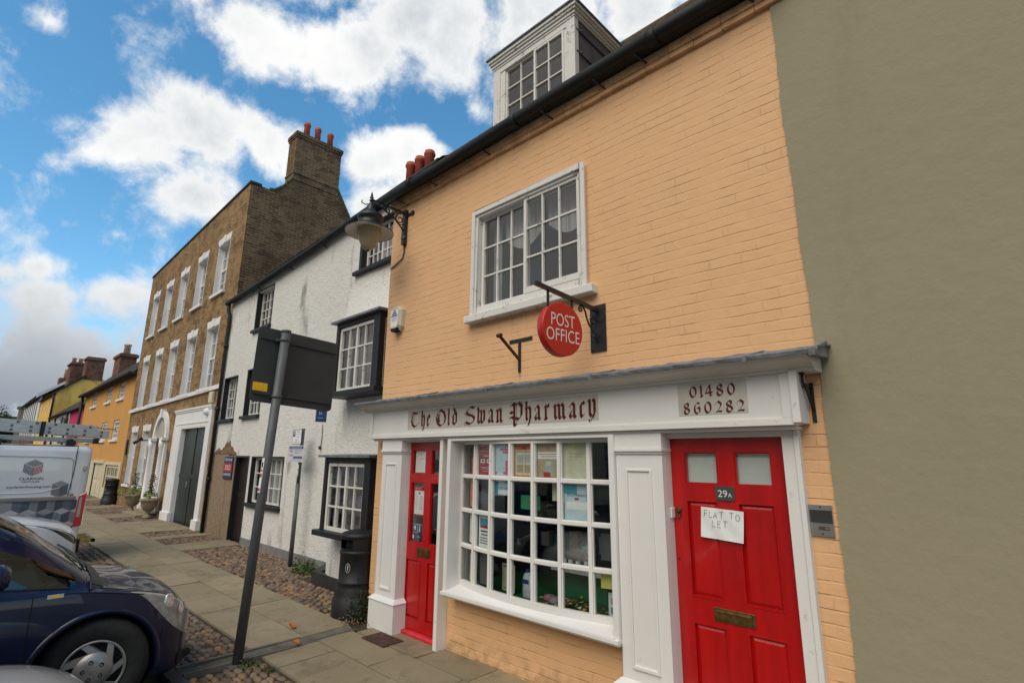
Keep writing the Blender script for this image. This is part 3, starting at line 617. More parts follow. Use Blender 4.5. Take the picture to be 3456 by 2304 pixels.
    up = m.vs([(x,-.001,2.505+j0[i]*1.5) for i,x in enumerate(xs)]); a = m.vs([(x,-.03,2.485+j0[i]) for i,x in enumerate(xs)]); bq = m.vs([(x,-.325+j0[i],2.432+j1[i]*.4) for i,x in enumerate(xs)]); c = m.vs([(x,-.338+j1[i]*.4,2.420) for i,x in enumerate(xs)]); d = m.vs([(x,-.332+j0[i]*.6,2.398+j1[i]*.6) for i,x in enumerate(xs)])
    for i in range(n):
        for p,q in ((up,a),(a,bq),(bq,c),(c,d)): m.face((p+i,p+i+1,q+i+1,q+i))
    for x in (-4.62,-3.47,-2.32,-1.17): m.hexa([(x,-.34,2.39),(x+.03,-.34,2.39),(x+.03,0,2.49),(x,0,2.49),(x,-.343,2.425),(x+.03,-.343,2.425),(x+.03,0,2.512),(x,0,2.512)])
    m.hexa([(-.80,-.335,2.385),(-.765,-.335,2.385),(-.765,-.03,2.41),(-.80,-.03,2.41),(-.80,-.342,2.425),(-.765,-.342,2.425),(-.765,-.03,2.515),(-.80,-.03,2.515)])
    m.build('flashing', M_lead, shop)
    prof = [(0,2.325),(-.178,2.325),(-.190,2.335),(-.190,2.345),(-.205,2.349),(-.212,2.356),(-.235,2.366),(-.262,2.372),(-.286,2.384),(-.298,2.396),(-.318,2.396),(-.318,2.408),(0,2.455)]
    m = MB(); m.prism(YF, prof, -5.77, -.815); m.build('cornice', M_cornice, shop)
    # fascia
    m = MB(); m.fbox(F,-5.655,-.955,2.012,2.326,0,.155)
    m.fbox(F,-5.665,-.945,2.008,2.050,.1,.172); m.fbox(F,-5.665,-5.61,2.050,2.324,.1,.1715); m.fbox(F,-1.02,-.945,2.050,2.324,.1,.1715); m.fbox(F,-5.61,-1.02,2.0505,2.056,.1,.164)
    m.fbox(F,-.96,-.915,2.02,2.34,0,.19); m.fbox(F,-5.61,-1.02,2.318,2.325,.1,.164)
    m.fbox(F,-5.62,-.96,1.985,2.007,0,.135)
    fa = m.build('fascia', M_white, shop, .003)
    m = MB(); m.fbox(F,-4.905,-2.36,2.098,2.302,.15,.1575); m.build('sign_panel', M_fasc_panel, fa); m = MB(); m.fbox(F,-1.69,-1.22,2.096,2.31,.15,.1575); m.build('sign_panel', M_fasc_panel, fa)
    return w
shop_house()

def blackletter():
    F = S0; m = MB(); D = .1585; ang = R(38); X = {}
    asc = 1.36
    G = {
     'T': [[(-.05,.95),(.12,1.30),(.40,1.22),(.70,1.18),(.98,1.38)], [(.42,1.18),(.12,.98),(.04,.55),(.14,.18),(.42,-.02),(.70,.10),(.95,.42)], [(.34,1.16),(.30,.6),(.36,.1)]],
     'h': [[(.10,1.38),(.20,1.28),(.22,.12),(.40,0)], [(.0,.92),(.35,.92)], [(.30,.78),(.62,1.0),(.84,.78),(.84,.12),(.62,-.28),(.42,-.42)]],
     'e': [[(.72,.82),(.46,1.0),(.16,.82),(.16,.16),(.40,-.02),(.86,.26)], [(.18,.44),(.80,.74),(.56,.98)]],
     'O': [[(.52,1.30),(.20,1.10),(.06,.62),(.20,.15),(.52,-.08),(.86,.14),(.96,.62),(.82,1.10),(.50,1.30),(.42,1.34)], [(.66,1.26),(.34,.95),(.28,.62),(.36,.22)]],
     'l': [[(.25,1.38),(.42,1.28),(.42,.12),(.75,-.02)]],
     'd': [[(.22,1.36),(.50,1.12),(.80,.88),(.80,.12),(.52,-.02),(.18,.16),(.18,.80),(.46,1.0),(.78,.84)]],
     'S': [[(.88,1.24),(.62,1.36),(.36,1.16),(.26,.92),(.44,.72),(.74,.62),(.92,.42),(.86,.14),(.56,-.05),(.22,.12)], [(.26,1.12),(.08,.86),(.30,.66),(.60,.70),(.80,.82)], [(.5,-.05),(.2,-.14),(.04,-.02),(.1,.10),(.34,.10)]],
     'w': [[(.06,1.26),(.16,1.05),(.14,.16),(.30,-.02),(.50,.16)], [(.42,1.0),(.50,.9),(.50,.16),(.66,-.02),(.86,.16)], [(.74,1.0),(.86,.86),(.86,.16),(.68,.0)], [(.14,.92),(.34,.98)]],
     'a': [[(.14,.84),(.46,1.02),(.74,.84),(.74,.14),(.94,-.02)], [(.74,.60),(.42,.48),(.14,.22),(.32,-.02),(.72,.26)], [(.16,.84),(.20,.6)]],
     'n': [[(.02,.84),(.16,.98),(.24,.84),(.24,.12),(.40,-.02)], [(.28,.80),(.58,1.02),(.76,.84),(.76,.12),(.96,-.02)], [(.10,.08),(.2,.0)]],
     'P': [[(.20,1.28),(.36,1.18),(.36,.10),(.36,-.30),(.5,-.34)], [(.06,1.14),(.24,1.32),(.52,1.20),(.72,1.36),(.93,1.10),(.93,.40),(.72,.10),(.44,.22)], [(.04,.68),(.26,.60)], [(.0,.24),(.2,.3),(.44,.14)], [(.54,1.22),(.54,-.32)]],
     'r': [[(.04,.84),(.22,.98),(.32,.84),(.32,.12),(.54,-.02)], [(.38,.78),(.68,1.02),(.92,.86)], [(.12,.06),(.28,-.02)]],
     'm': [[(.02,.84),(.12,.98),(.17,.84),(.17,.12),(.28,-.02)], [(.20,.80),(.38,1.02),(.50,.84),(.50,.12),(.61,-.02)], [(.53,.80),(.70,1.02),(.83,.84),(.83,.12),(.97,-.02)]],
     'c': [[(.86,.86),(.54,1.02),(.18,.82),(.18,.16),(.46,-.02),(.92,.20)]],
     'y': [[(.10,1.14),(.24,.98),(.24,.18),(.46,.0),(.76,.18)], [(.62,1.16),(.82,.98),(.82,.30),(.60,-.12),(.22,-.26)], [(.22,-.26),(.10,-.16),(.20,-.36),(.42,-.30)]],
    }
    L = [('T',-4.843,-4.681),('h',-4.665,-4.586),('e',-4.563,-4.493),('O',-4.41,-4.235),('l',-4.214,-4.171),('d',-4.143,-4.054),('S',-3.973,-3.784),('w',-3.772,-3.641),('a',-3.617,-3.533),('n',-3.509,-3.417),('P',-3.332,-3.163),('h',-3.142,-3.058),('a',-3.032,-2.952),('r',-2.922,-2.853),('m',-2.824,-2.679),('a',-2.656,-2.571),('c',-2.544,-2.483),('y',-2.466,-2.374)]
    for ch, x0, x1 in L:
        c = [0]; nib = .031 if ch not in 'P' else .034
        g = .006
        for q, st in enumerate(G[ch]):
            thin = (ch, q) in {('T',2),('O',1) if False else ('T',2),('S',1),('S',2),('P',4),('e',9),('y',2),('a',2)}
            path = []
            for p, r in zip(st, st[1:]): path += [p, ((p[0]+r[0])/2, (p[1]+r[1])/2)]
            path.append(st[-1])
            pen(m, F, path, x0+g, 2.128, x1-x0-2*g, .118, .006 if thin else nib, ang, D, c)
    m.build('lettering', M_maroon, FA)
    m = MB(); ang = R(42)
    Z = {'0': [arc(.5,.5,.40,.46,70,250,10), arc(.5,.5,.40,.46,70,-110,10)], '1': [[(.1,.84),(.42,.98),(.56,.9),(.56,.1),(.72,.0),(.95,.10)],[(.4,.06),(.6,0)]],
         '4': [[(.60,.98),(.08,.36),(.10,.30),(1.0,.34)], [(.58,.98),(.68,.9),(.68,.06),(.86,.08)]],
         '8': [[(.80,.90),(.50,.98),(.20,.86),(.16,.66),(.40,.54),(.80,.42),(.90,.24),(.72,.04),(.40,.0),(.12,.16),(.20,.42),(.45,.52),(.76,.66),(.80,.86),(.52,.98)]],
         '6': [[(.86,.88),(.56,.98),(.22,.76),(.10,.40),(.24,.08),(.52,-.02),(.82,.14),(.90,.40),(.70,.58),(.30,.44)]],
         '2': [[(.08,.74),(.46,.98),(.86,.78),(.84,.58),(.50,.28),(.10,.02)], [(.10,.04),(.48,.12),(.95,.08)]]}
    r1 = [('0',-1.608,-1.548),('1',-1.542,-1.502),('4',-1.497,-1.437),('8',-1.42,-1.366),('0',-1.348,-1.289)]
    r2 = [('8',-1.656,-1.604),('6',-1.584,-1.528),('0',-1.51,-1.452),('2',-1.437,-1.382),('8',-1.365,-1.311),('2',-1.296,-1.238)]
    for row_, zb in ((r1,2.217),(r2,2.106)):
        for ch, x0, x1 in row_:
            c = [0]
            for st in Z[ch]: pen(m, F, st, x0+.004, zb, x1-x0-.008, .075, .016, ang, D, c)
    m.build('lettering', M_maroon, FA)
FA = [o for o in shop.children if o.name.startswith('fascia')][0]
blackletter()

def shopfront():
    F = S0
    for x0, x1 in ((-5.42,-5.035),(-2.235,-1.855)):
        m = MB(); m.fbox(F,x0,x1,.30,1.985,0,.125); m.fbox(F,x0-.012,x1+.012,1.855,1.878,0,.15); m.fbox(F,x0-.006,x1+.006,1.838,1.855,0,.138); m.fbox(F,x0-.004,x1+.004,1.878,1.984,0,.135)
        pa, pb = x0+.085, x1-.085
        for a0,a1,b0,b1 in ((pa,pa+.016,.40,1.73),(pb-.016,pb,.40,1.73),(pa+.016,pb-.016,1.714,1.73),(pa+.016,pb-.016,.40,.424)): m.fbox(F,a0,a1,b0,b1,.12,.137)
        m.hexa([F(x0-.045,-.06,0),F(x1+.045,-.06,0),F(x1+.045,-.06,.165),F(x0-.045,-.06,.165),F(x0-.045,.285,0),F(x1+.045,.285,0),F(x1+.045,.285,.165),F(x0-.045,.285,.165)])
        m.hexa([F(x0-.055,.285,0),F(x1+.055,.285,0),F(x1+.055,.285,.178),F(x0-.055,.285,.178),F(x0-.01,.325,0),F(x1+.01,.325,0),F(x1+.01,.325,.130),F(x0-.01,.325,.130)])
        m.build('pilaster', M_white, shop, .003)
    # door frames
    m = MB(); m.fbox(F,-5.034,-5.10,0,1.98,-.12,.06); m.fbox(F,-5.10,-4.36,1.965,1.984,-.12,.08); m.fbox(F,-4.362,-4.312,-.03,1.984,-.12,.125)
    m.build('door_frame', M_white, shop, .002)
    m = MB(); m.fbox(F,-1.854,-1.905+.0,0,1.984,-.1,.04) if False else None
    m.fbox(F,-1.8545,-1.862,0,1.984,-.12,.09); m.fbox(F,-1.075,-1.005,-.05,1.984,-.12,.05); m.fbox(F,-1.0045,-.975,-.05,1.99,-.1,.062); m.fbox(F,-1.862,-1.075,1.948,1.984,-.12,.05)
    m.fbox(F,-1.84,-1.853,1.40,1.47,.0,.05)
    m.build('door_frame', M_white, shop, .003)
    def door(x0,x1,z0,z1,d,panes,panels,name='door',label=None):
        m = MB(); th = .045
        m.wall(Fr((0,0,0)), x0,x1,z0,z1, [p for p in panes]+[p for p in panels], .028, d)
        m.poly([F(x0,z0,d),F(x0,z0,d-th),F(x0,z1,d-th),F(x0,z1,d)]); m.poly([F(x1,z0,d),F(x1,z0,d-th),F(x1,z1,d-th),F(x1,z1,d)])
        for a0,a1,b0,b1 in panels:      # fielded panels with a moulded edge
            m.poly([F(a0,b0,d-.018),F(a1,b0,d-.018),F(a1,b1,d-.018),F(a0,b1,d-.018)]); e = .035; g = .012
            o_ = [(a0+g,b0+g),(a1-g,b0+g),(a1-g,b1-g),(a0+g,b1-g)]; i_ = [(a0+e,b0+e),(a1-e,b0+e),(a1-e,b1-e),(a0+e,b1-e)]
            for k in range(4): j = (k+1)%4; m.poly([F(*o_[k],d-.0175),F(*o_[j],d-.0175),F(*i_[j],d-.006),F(*i_[k],d-.006)])
            m.poly([F(*p,d-.006) for p in i_])
            for q in ((a0,a0+.010,b0,b1),(a1-.010,a1,b0,b1),(a0+.01,a1-.01,b0,b0+.010),(a0+.01,a1-.01,b1-.010,b1)): m.fbox(F,*q,d-.02,d+.003)
        for a0,a1,b0,b1 in panes:
            for q in ((a0,a0+.008,b0,b1),(a1-.008,a1,b0,b1),(a0+.008,a1-.008,b0,b0+.008),(a0+.008,a1-.008,b1-.008,b1)): m.fbox(F,*q,d-.03,d-.008)
        dr = m.build(name, M_red, shop, label=label)
        for a0,a1,b0,b1 in panes: g = MB(); g.poly([F(a0,b0,d-.022),F(a1,b0,d-.022),F(a1,b1,d-.022),F(a0,b1,d-.022)]); g.build('pane', M_glass, dr)
        return dr
    d1 = door(-5.098,-4.364,.045,1.963,.0,[(-5.0,-4.76,1.62,1.88),(-4.65,-4.405,1.62,1.88),(-5.0,-4.76,.905,1.53),(-4.65,-4.405,.905,1.53)],[(-5.03,-4.765,.15,.735),(-4.66,-4.40,.15,.735)],label='narrow red shop door with four glass panes beside the bow window')
    def letterbox(par,a0,a1,b0,b1,d):
        m = MB(); m.fbox(F,a0,a1,b0,b1,d,d+.008); e = .012; m.fbox(F,a0+e*1.6,a1-e*1.6,b0+e,b1-e,d+.008,d+.012); m.fbox(F,a0+e*1.6,a1-e*1.6,b1-e-.012,b1-e-.006,d+.012,d+.017); m.build('letterbox', M_brass, par, .002)
    letterbox(d1,-4.835,-4.615,.775,.862,.0005)
    m = MB(); m.fbox(F,-4.405,-4.372,.97,1.12,.001,.008); m.tube([F(-4.388,1.075,.008),F(-4.388,1.075,.045),F(-4.45,1.078,.05),F(-4.50,1.075,.048)],[.009,.009,.008,.007],8); m.build('handle', M_brass, d1)
    m = MB(); m.fbox(F,-5.12,-4.36,-.03,.04,-.1,.055); m.build('step', M_redstep, d1, .012)
    d2 = door(-1.853,-1.080,-.02,1.945,-.005,[(-1.75,-1.52,1.64,1.85),(-1.40,-1.17,1.64,1.85)],[(-1.755,-1.525,.905,1.53),(-1.40,-1.165,.905,1.53),(-1.755,-1.525,.12,.75),(-1.40,-1.165,.12,.75)],label='wide red flat door with two small top panes and the number 29A')
    letterbox(d2,-1.605,-1.345,.785,.865,-.0045)
    m = MB(); m.fbox(F,-1.54,-1.412,1.537,1.628,-.0045,.002); pl = m.build('number_plate', M_slateplate, d2, .001)
    for t in (text_mesh(None,'29',F,-1.522,1.560,.0025,.044,None,width=.062), text_mesh(None,'A',F,-1.455,1.560,.0025,.026,None,width=.024)): t.build('lettering', M_whiteink, pl)
    for a_, b_ in ((-1.532,1.545),(-1.42,1.545),(-1.532,1.62),(-1.42,1.62)): pass
    m = MB(); u = (Vector((1,0,0)),Vector((0,0,1)),Vector((0,-1,0))); m.lathe(F(-1.812,1.455,-.004),[(.022,0),(.022,.006),(.014,.012),(.013,.016)],16,u); m.fbox(F,-1.824,-1.798,1.405,1.428,-.004,.012); m.build('lock', M_brass, d2)
    m = MB(); m.lathe(F(-1.83,1.13,-.004),[(.008,0),(.007,.003)],10,u); m.lathe(F(-1.62,1.0,-.006),[(.0,0),(.002,.001)],6,u); m.build('keyhole', M_dark, d2)
    m = MB(); m.fbox(F,-1.80,-1.12,1.60,1.90,-.052,-.047); m.build('reflection_sheet', mat('pale_reflection_tone', (.66,.70,.66), .8, .06, 3, 0), d2)  # pale sheet behind the top panes imitates the bright street reflection
    # stall riser is the brick wall; bow window above it
    bow = MB()
    bow.fbox(F,-4.205,-4.155,.535,1.984,-.12,.155); bow.fbox(F,-2.285,-2.237,.535,1.984,-.12,.155); bow.fbox(F,-4.155,-2.285,1.962,1.984,-.12,.150)
    bow.fbox(F,-4.21,-2.235,.530,.560,0,.182); bow.fbox(F,-4.20,-2.24,.515,.530,0,.165)
    bow.poly([F(-4.155,.57,-.12),F(-4.155,1.97,-.12),F(-4.155,1.97,-.11),F(-4.155,.57,-.11)])
    B = bow.build('bow_window', M_white, shop, .0025)
    xc, yc, RR, H = -3.22, 3.116, 3.226, R(16.94)
    P = lambda t, r=0: Vector((xc+(RR+r)*math.sin(t), yc-(RR+r)*math.cos(t), 0))
    zr = [.640,.965,1.295,1.62,1.945]; N = 7; A = [-H+2*H*i/N for i in range(N+1)]
    m = MB()
    def curved(z0,z1,r0,r1,n=42):
        for i in range(n):
            a, b = -H+2*H*i/n, -H+2*H*(i+1)/n; p, q, s, t = P(a,r0), P(b,r0), P(b,r1), P(a,r1)
            m.hexa([(p.x,p.y,z0),(q.x,q.y,z0),(s.x,s.y,z0),(t.x,t.y,z0),(p.x,p.y,z1),(q.x,q.y,z1),(s.x,s.y,z1),(t.x,t.y,z1)])
    for z in zr[1:-1]: curved(z-.013,z+.013,-.02,.020); curved(z-.021,z+.021,-.02,.006)
    curved(.600,.640+.008,-.03,.022); curved(1.93,1.962,-.03,.022); 
    for i, a in enumerate(A):
        e = .0145/RR; e2 = .0235/RR
        if i in (0,N): e = e2 = .03/RR
        for z0, z1, ee, ro in [(.645,1.935,e,.0215),(.645,1.935,e2,.0075)]:
            p, q, s, t = P(a-ee,-.021), P(a+ee,-.021), P(a+ee,ro), P(a-ee,ro)
            m.hexa([(p.x,p.y,z0),(q.x,q.y,z0),(s.x,s.y,z0),(t.x,t.y,z0),(p.x,p.y,z1),(q.x,q.y,z1),(s.x,s.y,z1),(t.x,t.y,z1)])
    m.build('glazing_bars', M_white, B)
    m = MB(); n = 42     # sill and soffit fill between bow and frame
    for i in range(n):
        a, b = -H+2*H*i/n, -H+2*H*(i+1)/n; p, q = P(a,.015), P(b,.015)
        m.poly([(p.x,p.y,.602),(q.x,q.y,.602),(q.x,-.175,.562),(p.x,-.175,.562)]); m.poly([(p.x,p.y,1.958),(q.x,q.y,1.958),(q.x,-.14,1.958),(p.x,-.14,1.958)])
    m.fbox(F,-4.16,-2.28,.53,.5605,-.1,.176); m.build('sill', M_white, B)
    for i in range(N):
        for j in range(4):
            a, b = A[i]+.006, A[i+1]-.006; p, q = P(a,-.004), P(b,-.004); tw = rnd.uniform(-.0015,.0015)
            g = MB(); g.poly([(p.x,p.y+tw,zr[j]+.01),(q.x,q.y-tw,zr[j]+.01),(q.x,q.y-tw*.5,zr[j+1]-.01),(p.x,p.y+tw*1.5,zr[j+1]-.01)]); g.build('pane', M_glass_shop, B)
    # shop interior
    m = MB(); x0,x1,y1 = -5.2,-1.95,2.2
    m.poly([(x0,y1,0),(x1,y1,0),(x1,y1,2.3),(x0,y1,2.3)]); m.poly([(x0,.12,0),(x0,y1,0),(x0,y1,2.3),(x0,.12,2.3)]); m.poly([(x1,.2,0),(x1,y1,0),(x1,y1,2.3),(x1,.2,2.3)])
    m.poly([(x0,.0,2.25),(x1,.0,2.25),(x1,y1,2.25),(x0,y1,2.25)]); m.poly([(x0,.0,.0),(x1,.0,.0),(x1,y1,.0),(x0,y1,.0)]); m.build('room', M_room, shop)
    return B, P, A, zr, xc, yc, RR
BOW, BP, BA, BZ, bxc, byc, bR = shopfront()

# ================================================================== FIXTURES ON THE SHOP HOUSE
def tri_text(parent, name, items, F, d, m_):
    for body, a, b, h, w, al in items: text_mesh(name, body, F, a, b, d, h, m_, parent, width=w, align=al)
def fixtures():
    F = S0
    # street lamp on a scrolled bracket
    t = thing('wall_lamp', 'black iron street lamp with a wide white-lined shade on a scrolled wall bracket', 'street lamp', (-5.38,0,4.45))
    m = MB(); m.box(-5.415,-5.355,-.05,-.002,4.47,4.95); m.box(-5.40,-5.22,-.014,-.002,4.86,4.90); m.lathe((-5.385,-.02,4.56),[(.04,0),(.04,.03),(.0,.035)],10,(Vector((1,0,0)),Vector((0,0,1)),Vector((0,-1,0))))
    m.lathe((-5.25,-.014,4.88),[(.03,0),(.03,.008)],10,(Vector((1,0,0)),Vector((0,0,1)),Vector((0,-1,0)))); m.build('wall_plate', M_iron, t)
    m = MB(); m.bar((-5.385,-.03,4.90),(-5.385,-.52,4.905),.032,.026)
    def scroll(cy, cz, r0, turns, a0, sgn=1, w=.008):
        n = 26; pts = []
        for i in range(n+1):
            a = a0+sgn*turns*2*math.pi*i/n; r = r0*(1-.82*i/n); pts.append((-5.385, cy+r*math.cos(a), cz+r*math.sin(a)))
        m.tube(pts, w, 6)
    scroll(-.11,4.80,.075,1.3,R(80)); scroll(-.20,4.835,.055,1.2,R(70),-1); scroll(-.285,4.855,.042,1.2,R(80)); scroll(-.355,4.872,.03,1.1,R(80),-1)
    m.tube([(-5.385,-.05,4.66),(-5.385,-.09,4.70),(-5.385,-.16,4.76),(-5.385,-.24,4.80),(-5.385,-.33,4.835),(-5.385,-.42,4.885)],.010,6)
    m.tube([(-5.385,-.05,4.74),(-5.385,-.12,4.72),(-5.385,-.16,4.78)],.007,6); m.build('arm', M_iron, t)
    c = Vector((-5.385,-.53,4.485)); 
    m = MB(); m.lathe(c,[(.292,-.016),(.290,.0),(.21,.030),(.185,.040),(.180,.060),(.150,.072),(.140,.15),(.156,.160),(.158,.19),(.145,.215),(.08,.25),(.05,.30),(.055,.33),(.034,.35),(.024,.385)],28,cap=False)
    m.build('shade', M_iron, t)
    m = MB(); m.lathe(c,[(.286,-.013),(.21,.012),(.15,.03),(.0,.035)],28,cap=False); m.build('reflector', mat('off_white_enamel', (.55,.53,.47), .5, .15, 14, .1), t)
    m = MB(); m.lathe(c+Vector((0,0,.40)),[(.02,0),(.03,.015),(.015,.03),(.026,.05),(.012,.075),(.016,.085),(.004,.13),(.0,.135)],10,cap=False); m.tube([c+Vector((0,0,.37)),c+Vector((-.06,-.05,.365)),c+Vector((-.10,-.08,.40)),c+Vector((-.09,-.075,.425))],.007,6); m.build('finial', M_iron, t)
    gm = bpy.data.materials.new('lamp_bowl'); gm.use_nodes = True; bs = gm.node_tree.nodes['Principled BSDF']; bs.inputs['Base Color'].default_value = (.55,.49,.33,1); bs.inputs['Roughness'].default_value = .12; bs.inputs['Transmission Weight'].default_value = .45; bs.inputs['IOR'].default_value = 1.2
    m = MB(); m.lathe(c,[(.135,.045),(.142,.0),(.135,-.06),(.115,-.13),(.085,-.19),(.055,-.225),(.02,-.243),(.0,-.245)],24,cap=False); m.build('bowl', gm, t)
    m = MB(); m.lathe(c+Vector((0,0,-.245)),[(.016,0),(.012,-.012),(.0,-.016)],8,cap=False); m.build('cap', M_iron, t)
    m = MB(); m.tube([(-5.40,-.012,4.47),(-5.39,-.012,4.38),(-5.42,-.012,4.30),(-5.52,-.012,4.26),(-5.68,-.012,4.22)],.008,6); tag(m.build('cable', M_iron), 'thin black cable curling down the wall from the lamp bracket', 'cable')
    # intruder alarm
    A = Fr((-5.41,-.001,3.49)); t = thing('alarm_box', 'cream hexagonal alarm box with blue stripes on the apricot wall by its corner', 'alarm box', (-5.41,0,3.49))
    hexa_ = [(-.10,-.11),(-.045,-.17),(.045,-.17),(.10,-.11),(.115,.10),(.06,.155),(-.06,.155),(-.115,.10)]
    m = MB(); a = m.vs([A(x,z,0) for x,z in hexa_]); b_ = m.vs([A(x,z,.05) for x,z in hexa_]); c_ = m.vs([A(x*.78,z*.86,.085) for x,z in hexa_]); n = 8
    for i in range(n): j=(i+1)%n; m.face((a+i,a+j,b_+j,b_+i)); m.face((b_+i,b_+j,c_+j,c_+i))
    m.face([c_+i for i in range(n)]); m.face([a+i for i in range(n)]); m.build('cover', M_beige, t)
    m = MB(); m.poly([A(-.072,-.115,.0865),A(.068,-.115,.0865),A(.078,.10,.0865),A(-.078,.10,.0865)]); lb = m.build('sticker', M_paper, t)
    m = MB()
    for k,(w,z) in enumerate(((.022,.088),(.036,.066),(.05,.044),(.066,.022))): m.fbox(A,-w,w,z-.008,z+.006,.087,.088)
    m.build('stripes', M_blue, lb); text_mesh('lettering','ADVANCE',A,0,-.022,.088,.018,M_blue,lb,width=.11,align='CENTER')
    text_mesh('lettering','SECURITY',A,0,-.045,.088,.012,M_blue,lb,width=.08,align='CENTER')
    m = MB(); m.prism(A,[(-.07,-.135),(-.045,-.176),(.045,-.176),(.07,-.135)],.02,.092); m.build('strobe', M_dark, t)
    # post office sign
    t = thing('hanging_sign', 'round red Post Office sign hanging from a black iron bracket over the fascia', 'hanging sign', (-2.44,0,3.0))
    m = MB(); m.fbox(F,-2.52,-2.365,2.675,3.08,.001,.012)
    for x in (-2.50,-2.385):
        for z in (2.70,3.05): m.lathe(F(x,z,.012),[(.008,0),(.006,.005),(0,.006)],8,(Vector((1,0,0)),Vector((0,0,1)),Vector((0,-1,0))),cap=False)
    m.build('wall_plate', M_iron, t)
    al = R(8); dv = Vector((-math.sin(al),-math.cos(al),0)); ov = Vector((math.cos(al),-math.sin(al),0)); o_ = Vector((-2.44,0,0))
    P = lambda l, z, d=0: o_+dv*l+ov*d+Vector((0,0,z))
    za = lambda l: 3.03+.135*l
    m = MB(); m.bar(P(.012,za(0)),P(.71,za(.71)),.030,.032); m.build('arm', M_iron, t)
    m = MB()
    def scr(l, cz, r0, turns, a0, sgn, w=.008):
        n = 24; m.tube([P(l-r0*(1-.75*i/n)*math.cos(a0+sgn*turns*2*math.pi*i/n), cz+r0*(1-.75*i/n)*math.sin(a0+sgn*turns*2*math.pi*i/n)) for i in range(n+1)], w, 6)
    m.tube([P(.215,3.035),P(.185,3.03),P(.16,2.99),P(.145,2.94),P(.12,2.89),P(.07,2.84),P(.04,2.80),P(.025,2.75)],.008,6)
    scr(.215,3.005,.028,1.1,R(70),1); scr(.07,2.93,.045,1.2,R(0),1); scr(.05,2.80,.03,1.2,R(90),-1); m.tube([P(.02,3.0),P(.05,2.96),P(.11,2.94)],.007,6); m.build('scroll', M_iron, t)
    for l in (.318,.579): m = MB(); m.bar(P(l,za(l)-.01),P(l,2.94),.016,.016); m.build('hanger', M_iron, t)
    cc = P(.450,2.792); rr = .215; m = MB(); m.lathe(cc,[(rr-.004,-.035),(rr,-.031),(rr,.031),(rr-.004,.035)],64,(dv,Vector((0,0,1)),ov)); dsc = m.build('disc', M_poblock, t)
    for Fp in (Fr(cc,-dv,ov), Fr(cc,dv,-ov)):
        text_mesh('lettering','POST',Fp,0,.020,.036,.100,M_whiteink,dsc,width=.255,align='CENTER',bold=-.006); text_mesh('lettering','OFFICE',Fp,0,-.102,.036,.100,M_whiteink,dsc,width=.355,align='CENTER',bold=-.006)
    # old empty bracket
    t = thing('wall_bracket', 'rusty empty iron sign bracket left of the round red sign', 'bracket', (-3.3,0,2.75))
    m = MB(); m.fbox(F,-3.485,-3.19,2.893,2.925,.001,.010); m.fbox(F,-3.365,-3.335,2.60,2.893,.001,.012); m.build('wall_strap', M_iron, t)
    m = MB(); m.bar((-3.35,-.012,2.72),(-3.37,-.25,2.905),.030,.016); m.tube([(-3.395,-.262,2.915),(-3.345,-.262,2.915)],.02,8); m.build('arm', M_rust, t)
    # hook bracket right of the fascia
    t = thing('wall_hook', 'small black forked iron hook on the narrow apricot strip beside the cornice', 'hook', (-.9,0,2.1))
    m = MB(); m.fbox(F,-.898,-.876,2.03,2.27,.001,.010); m.build('wall_strap', M_iron, t)
    m = MB(); m.tube([(-.887,-.012,2.10),(-.893,-.06,2.19),(-.90,-.09,2.26)],.009,6); m.tube([(-.887,-.012,2.245),(-.893,-.05,2.25),(-.90,-.095,2.235),(-.902,-.12,2.27),(-.902,-.115,2.31)],.009,6); m.lathe((-.902,-.115,2.32),[(0,-.014),(.014,-.008),(.016,0),(.012,.01),(0,.016)],8,cap=False); m.build('arm', M_iron, t)
    # door intercom
    t = thing('intercom', 'steel intercom panel with a dark band on the wall right of the flat door', 'intercom', (-.91,0,1.46))
    m = MB(); m.fbox(F,-.972,-.850,1.372,1.548,.001,.016); m.build('plate', M_steel, t, .002)
    m = MB(); m.fbox(F,-.968,-.853,1.447,1.518,.016,.019); m.build('speaker_band', mat('dark_grey_plastic', (.035,.038,.04), .5, .1, 9, 0), t)
    m = MB(); m.fbox(F,-.93,-.875,1.408,1.426,.016,.018); m.build('name_slot', mat('brown_slot', (.09,.05,.03), .5, .1, 9, 0), t); m = MB(); m.fbox(F,-.893,-.879,1.411,1.423,.018,.021); m.build('button', M_steel, t)
    m = MB(); u = (Vector((1,0,0)),Vector((0,0,1)),Vector((0,-1,0))); m.lathe(F(-.911,1.536,.016),[(.005,0),(.004,.003),(0,.0035)],8,u,cap=False); m.build('screw', M_iron, t); m = MB(); m.lathe(F(-.911,1.386,.016),[(.005,0),(.004,.003),(0,.0035)],8,u,cap=False); m.build('screw', M_iron, t)
    # paper notice, handwritten
    rot = R(-3); P_ = Fr((-1.51,-.001,1.385),(math.cos(rot),0,math.sin(rot)),(0,-1,0),(-math.sin(rot),0,math.cos(rot)))
    t = thing('paper_notice', 'white sheet reading FLAT TO LET taped to the wide red door', 'notice', (-1.51,-.005,1.385))
    m = MB(); n = 10; m.smooth = True; g0 = []
    for i in range(n+1): g0.append(m.vs([P_(-.142+.284*j/n+.004*(i/n), -.098+.196*i/n, .0095+.004*math.sin(j*1.3+i*.7)*(1 if 0<j<n else 0)+(.008*(1-i/n)**3 if j > 7 else 0)) for j in range(n+1)]))
    for i in range(n):
        for j in range(n): m.face((g0[i]+j,g0[i]+j+1,g0[i+1]+j+1,g0[i+1]+j))
    ps = m.build('sheet', M_paper, t)
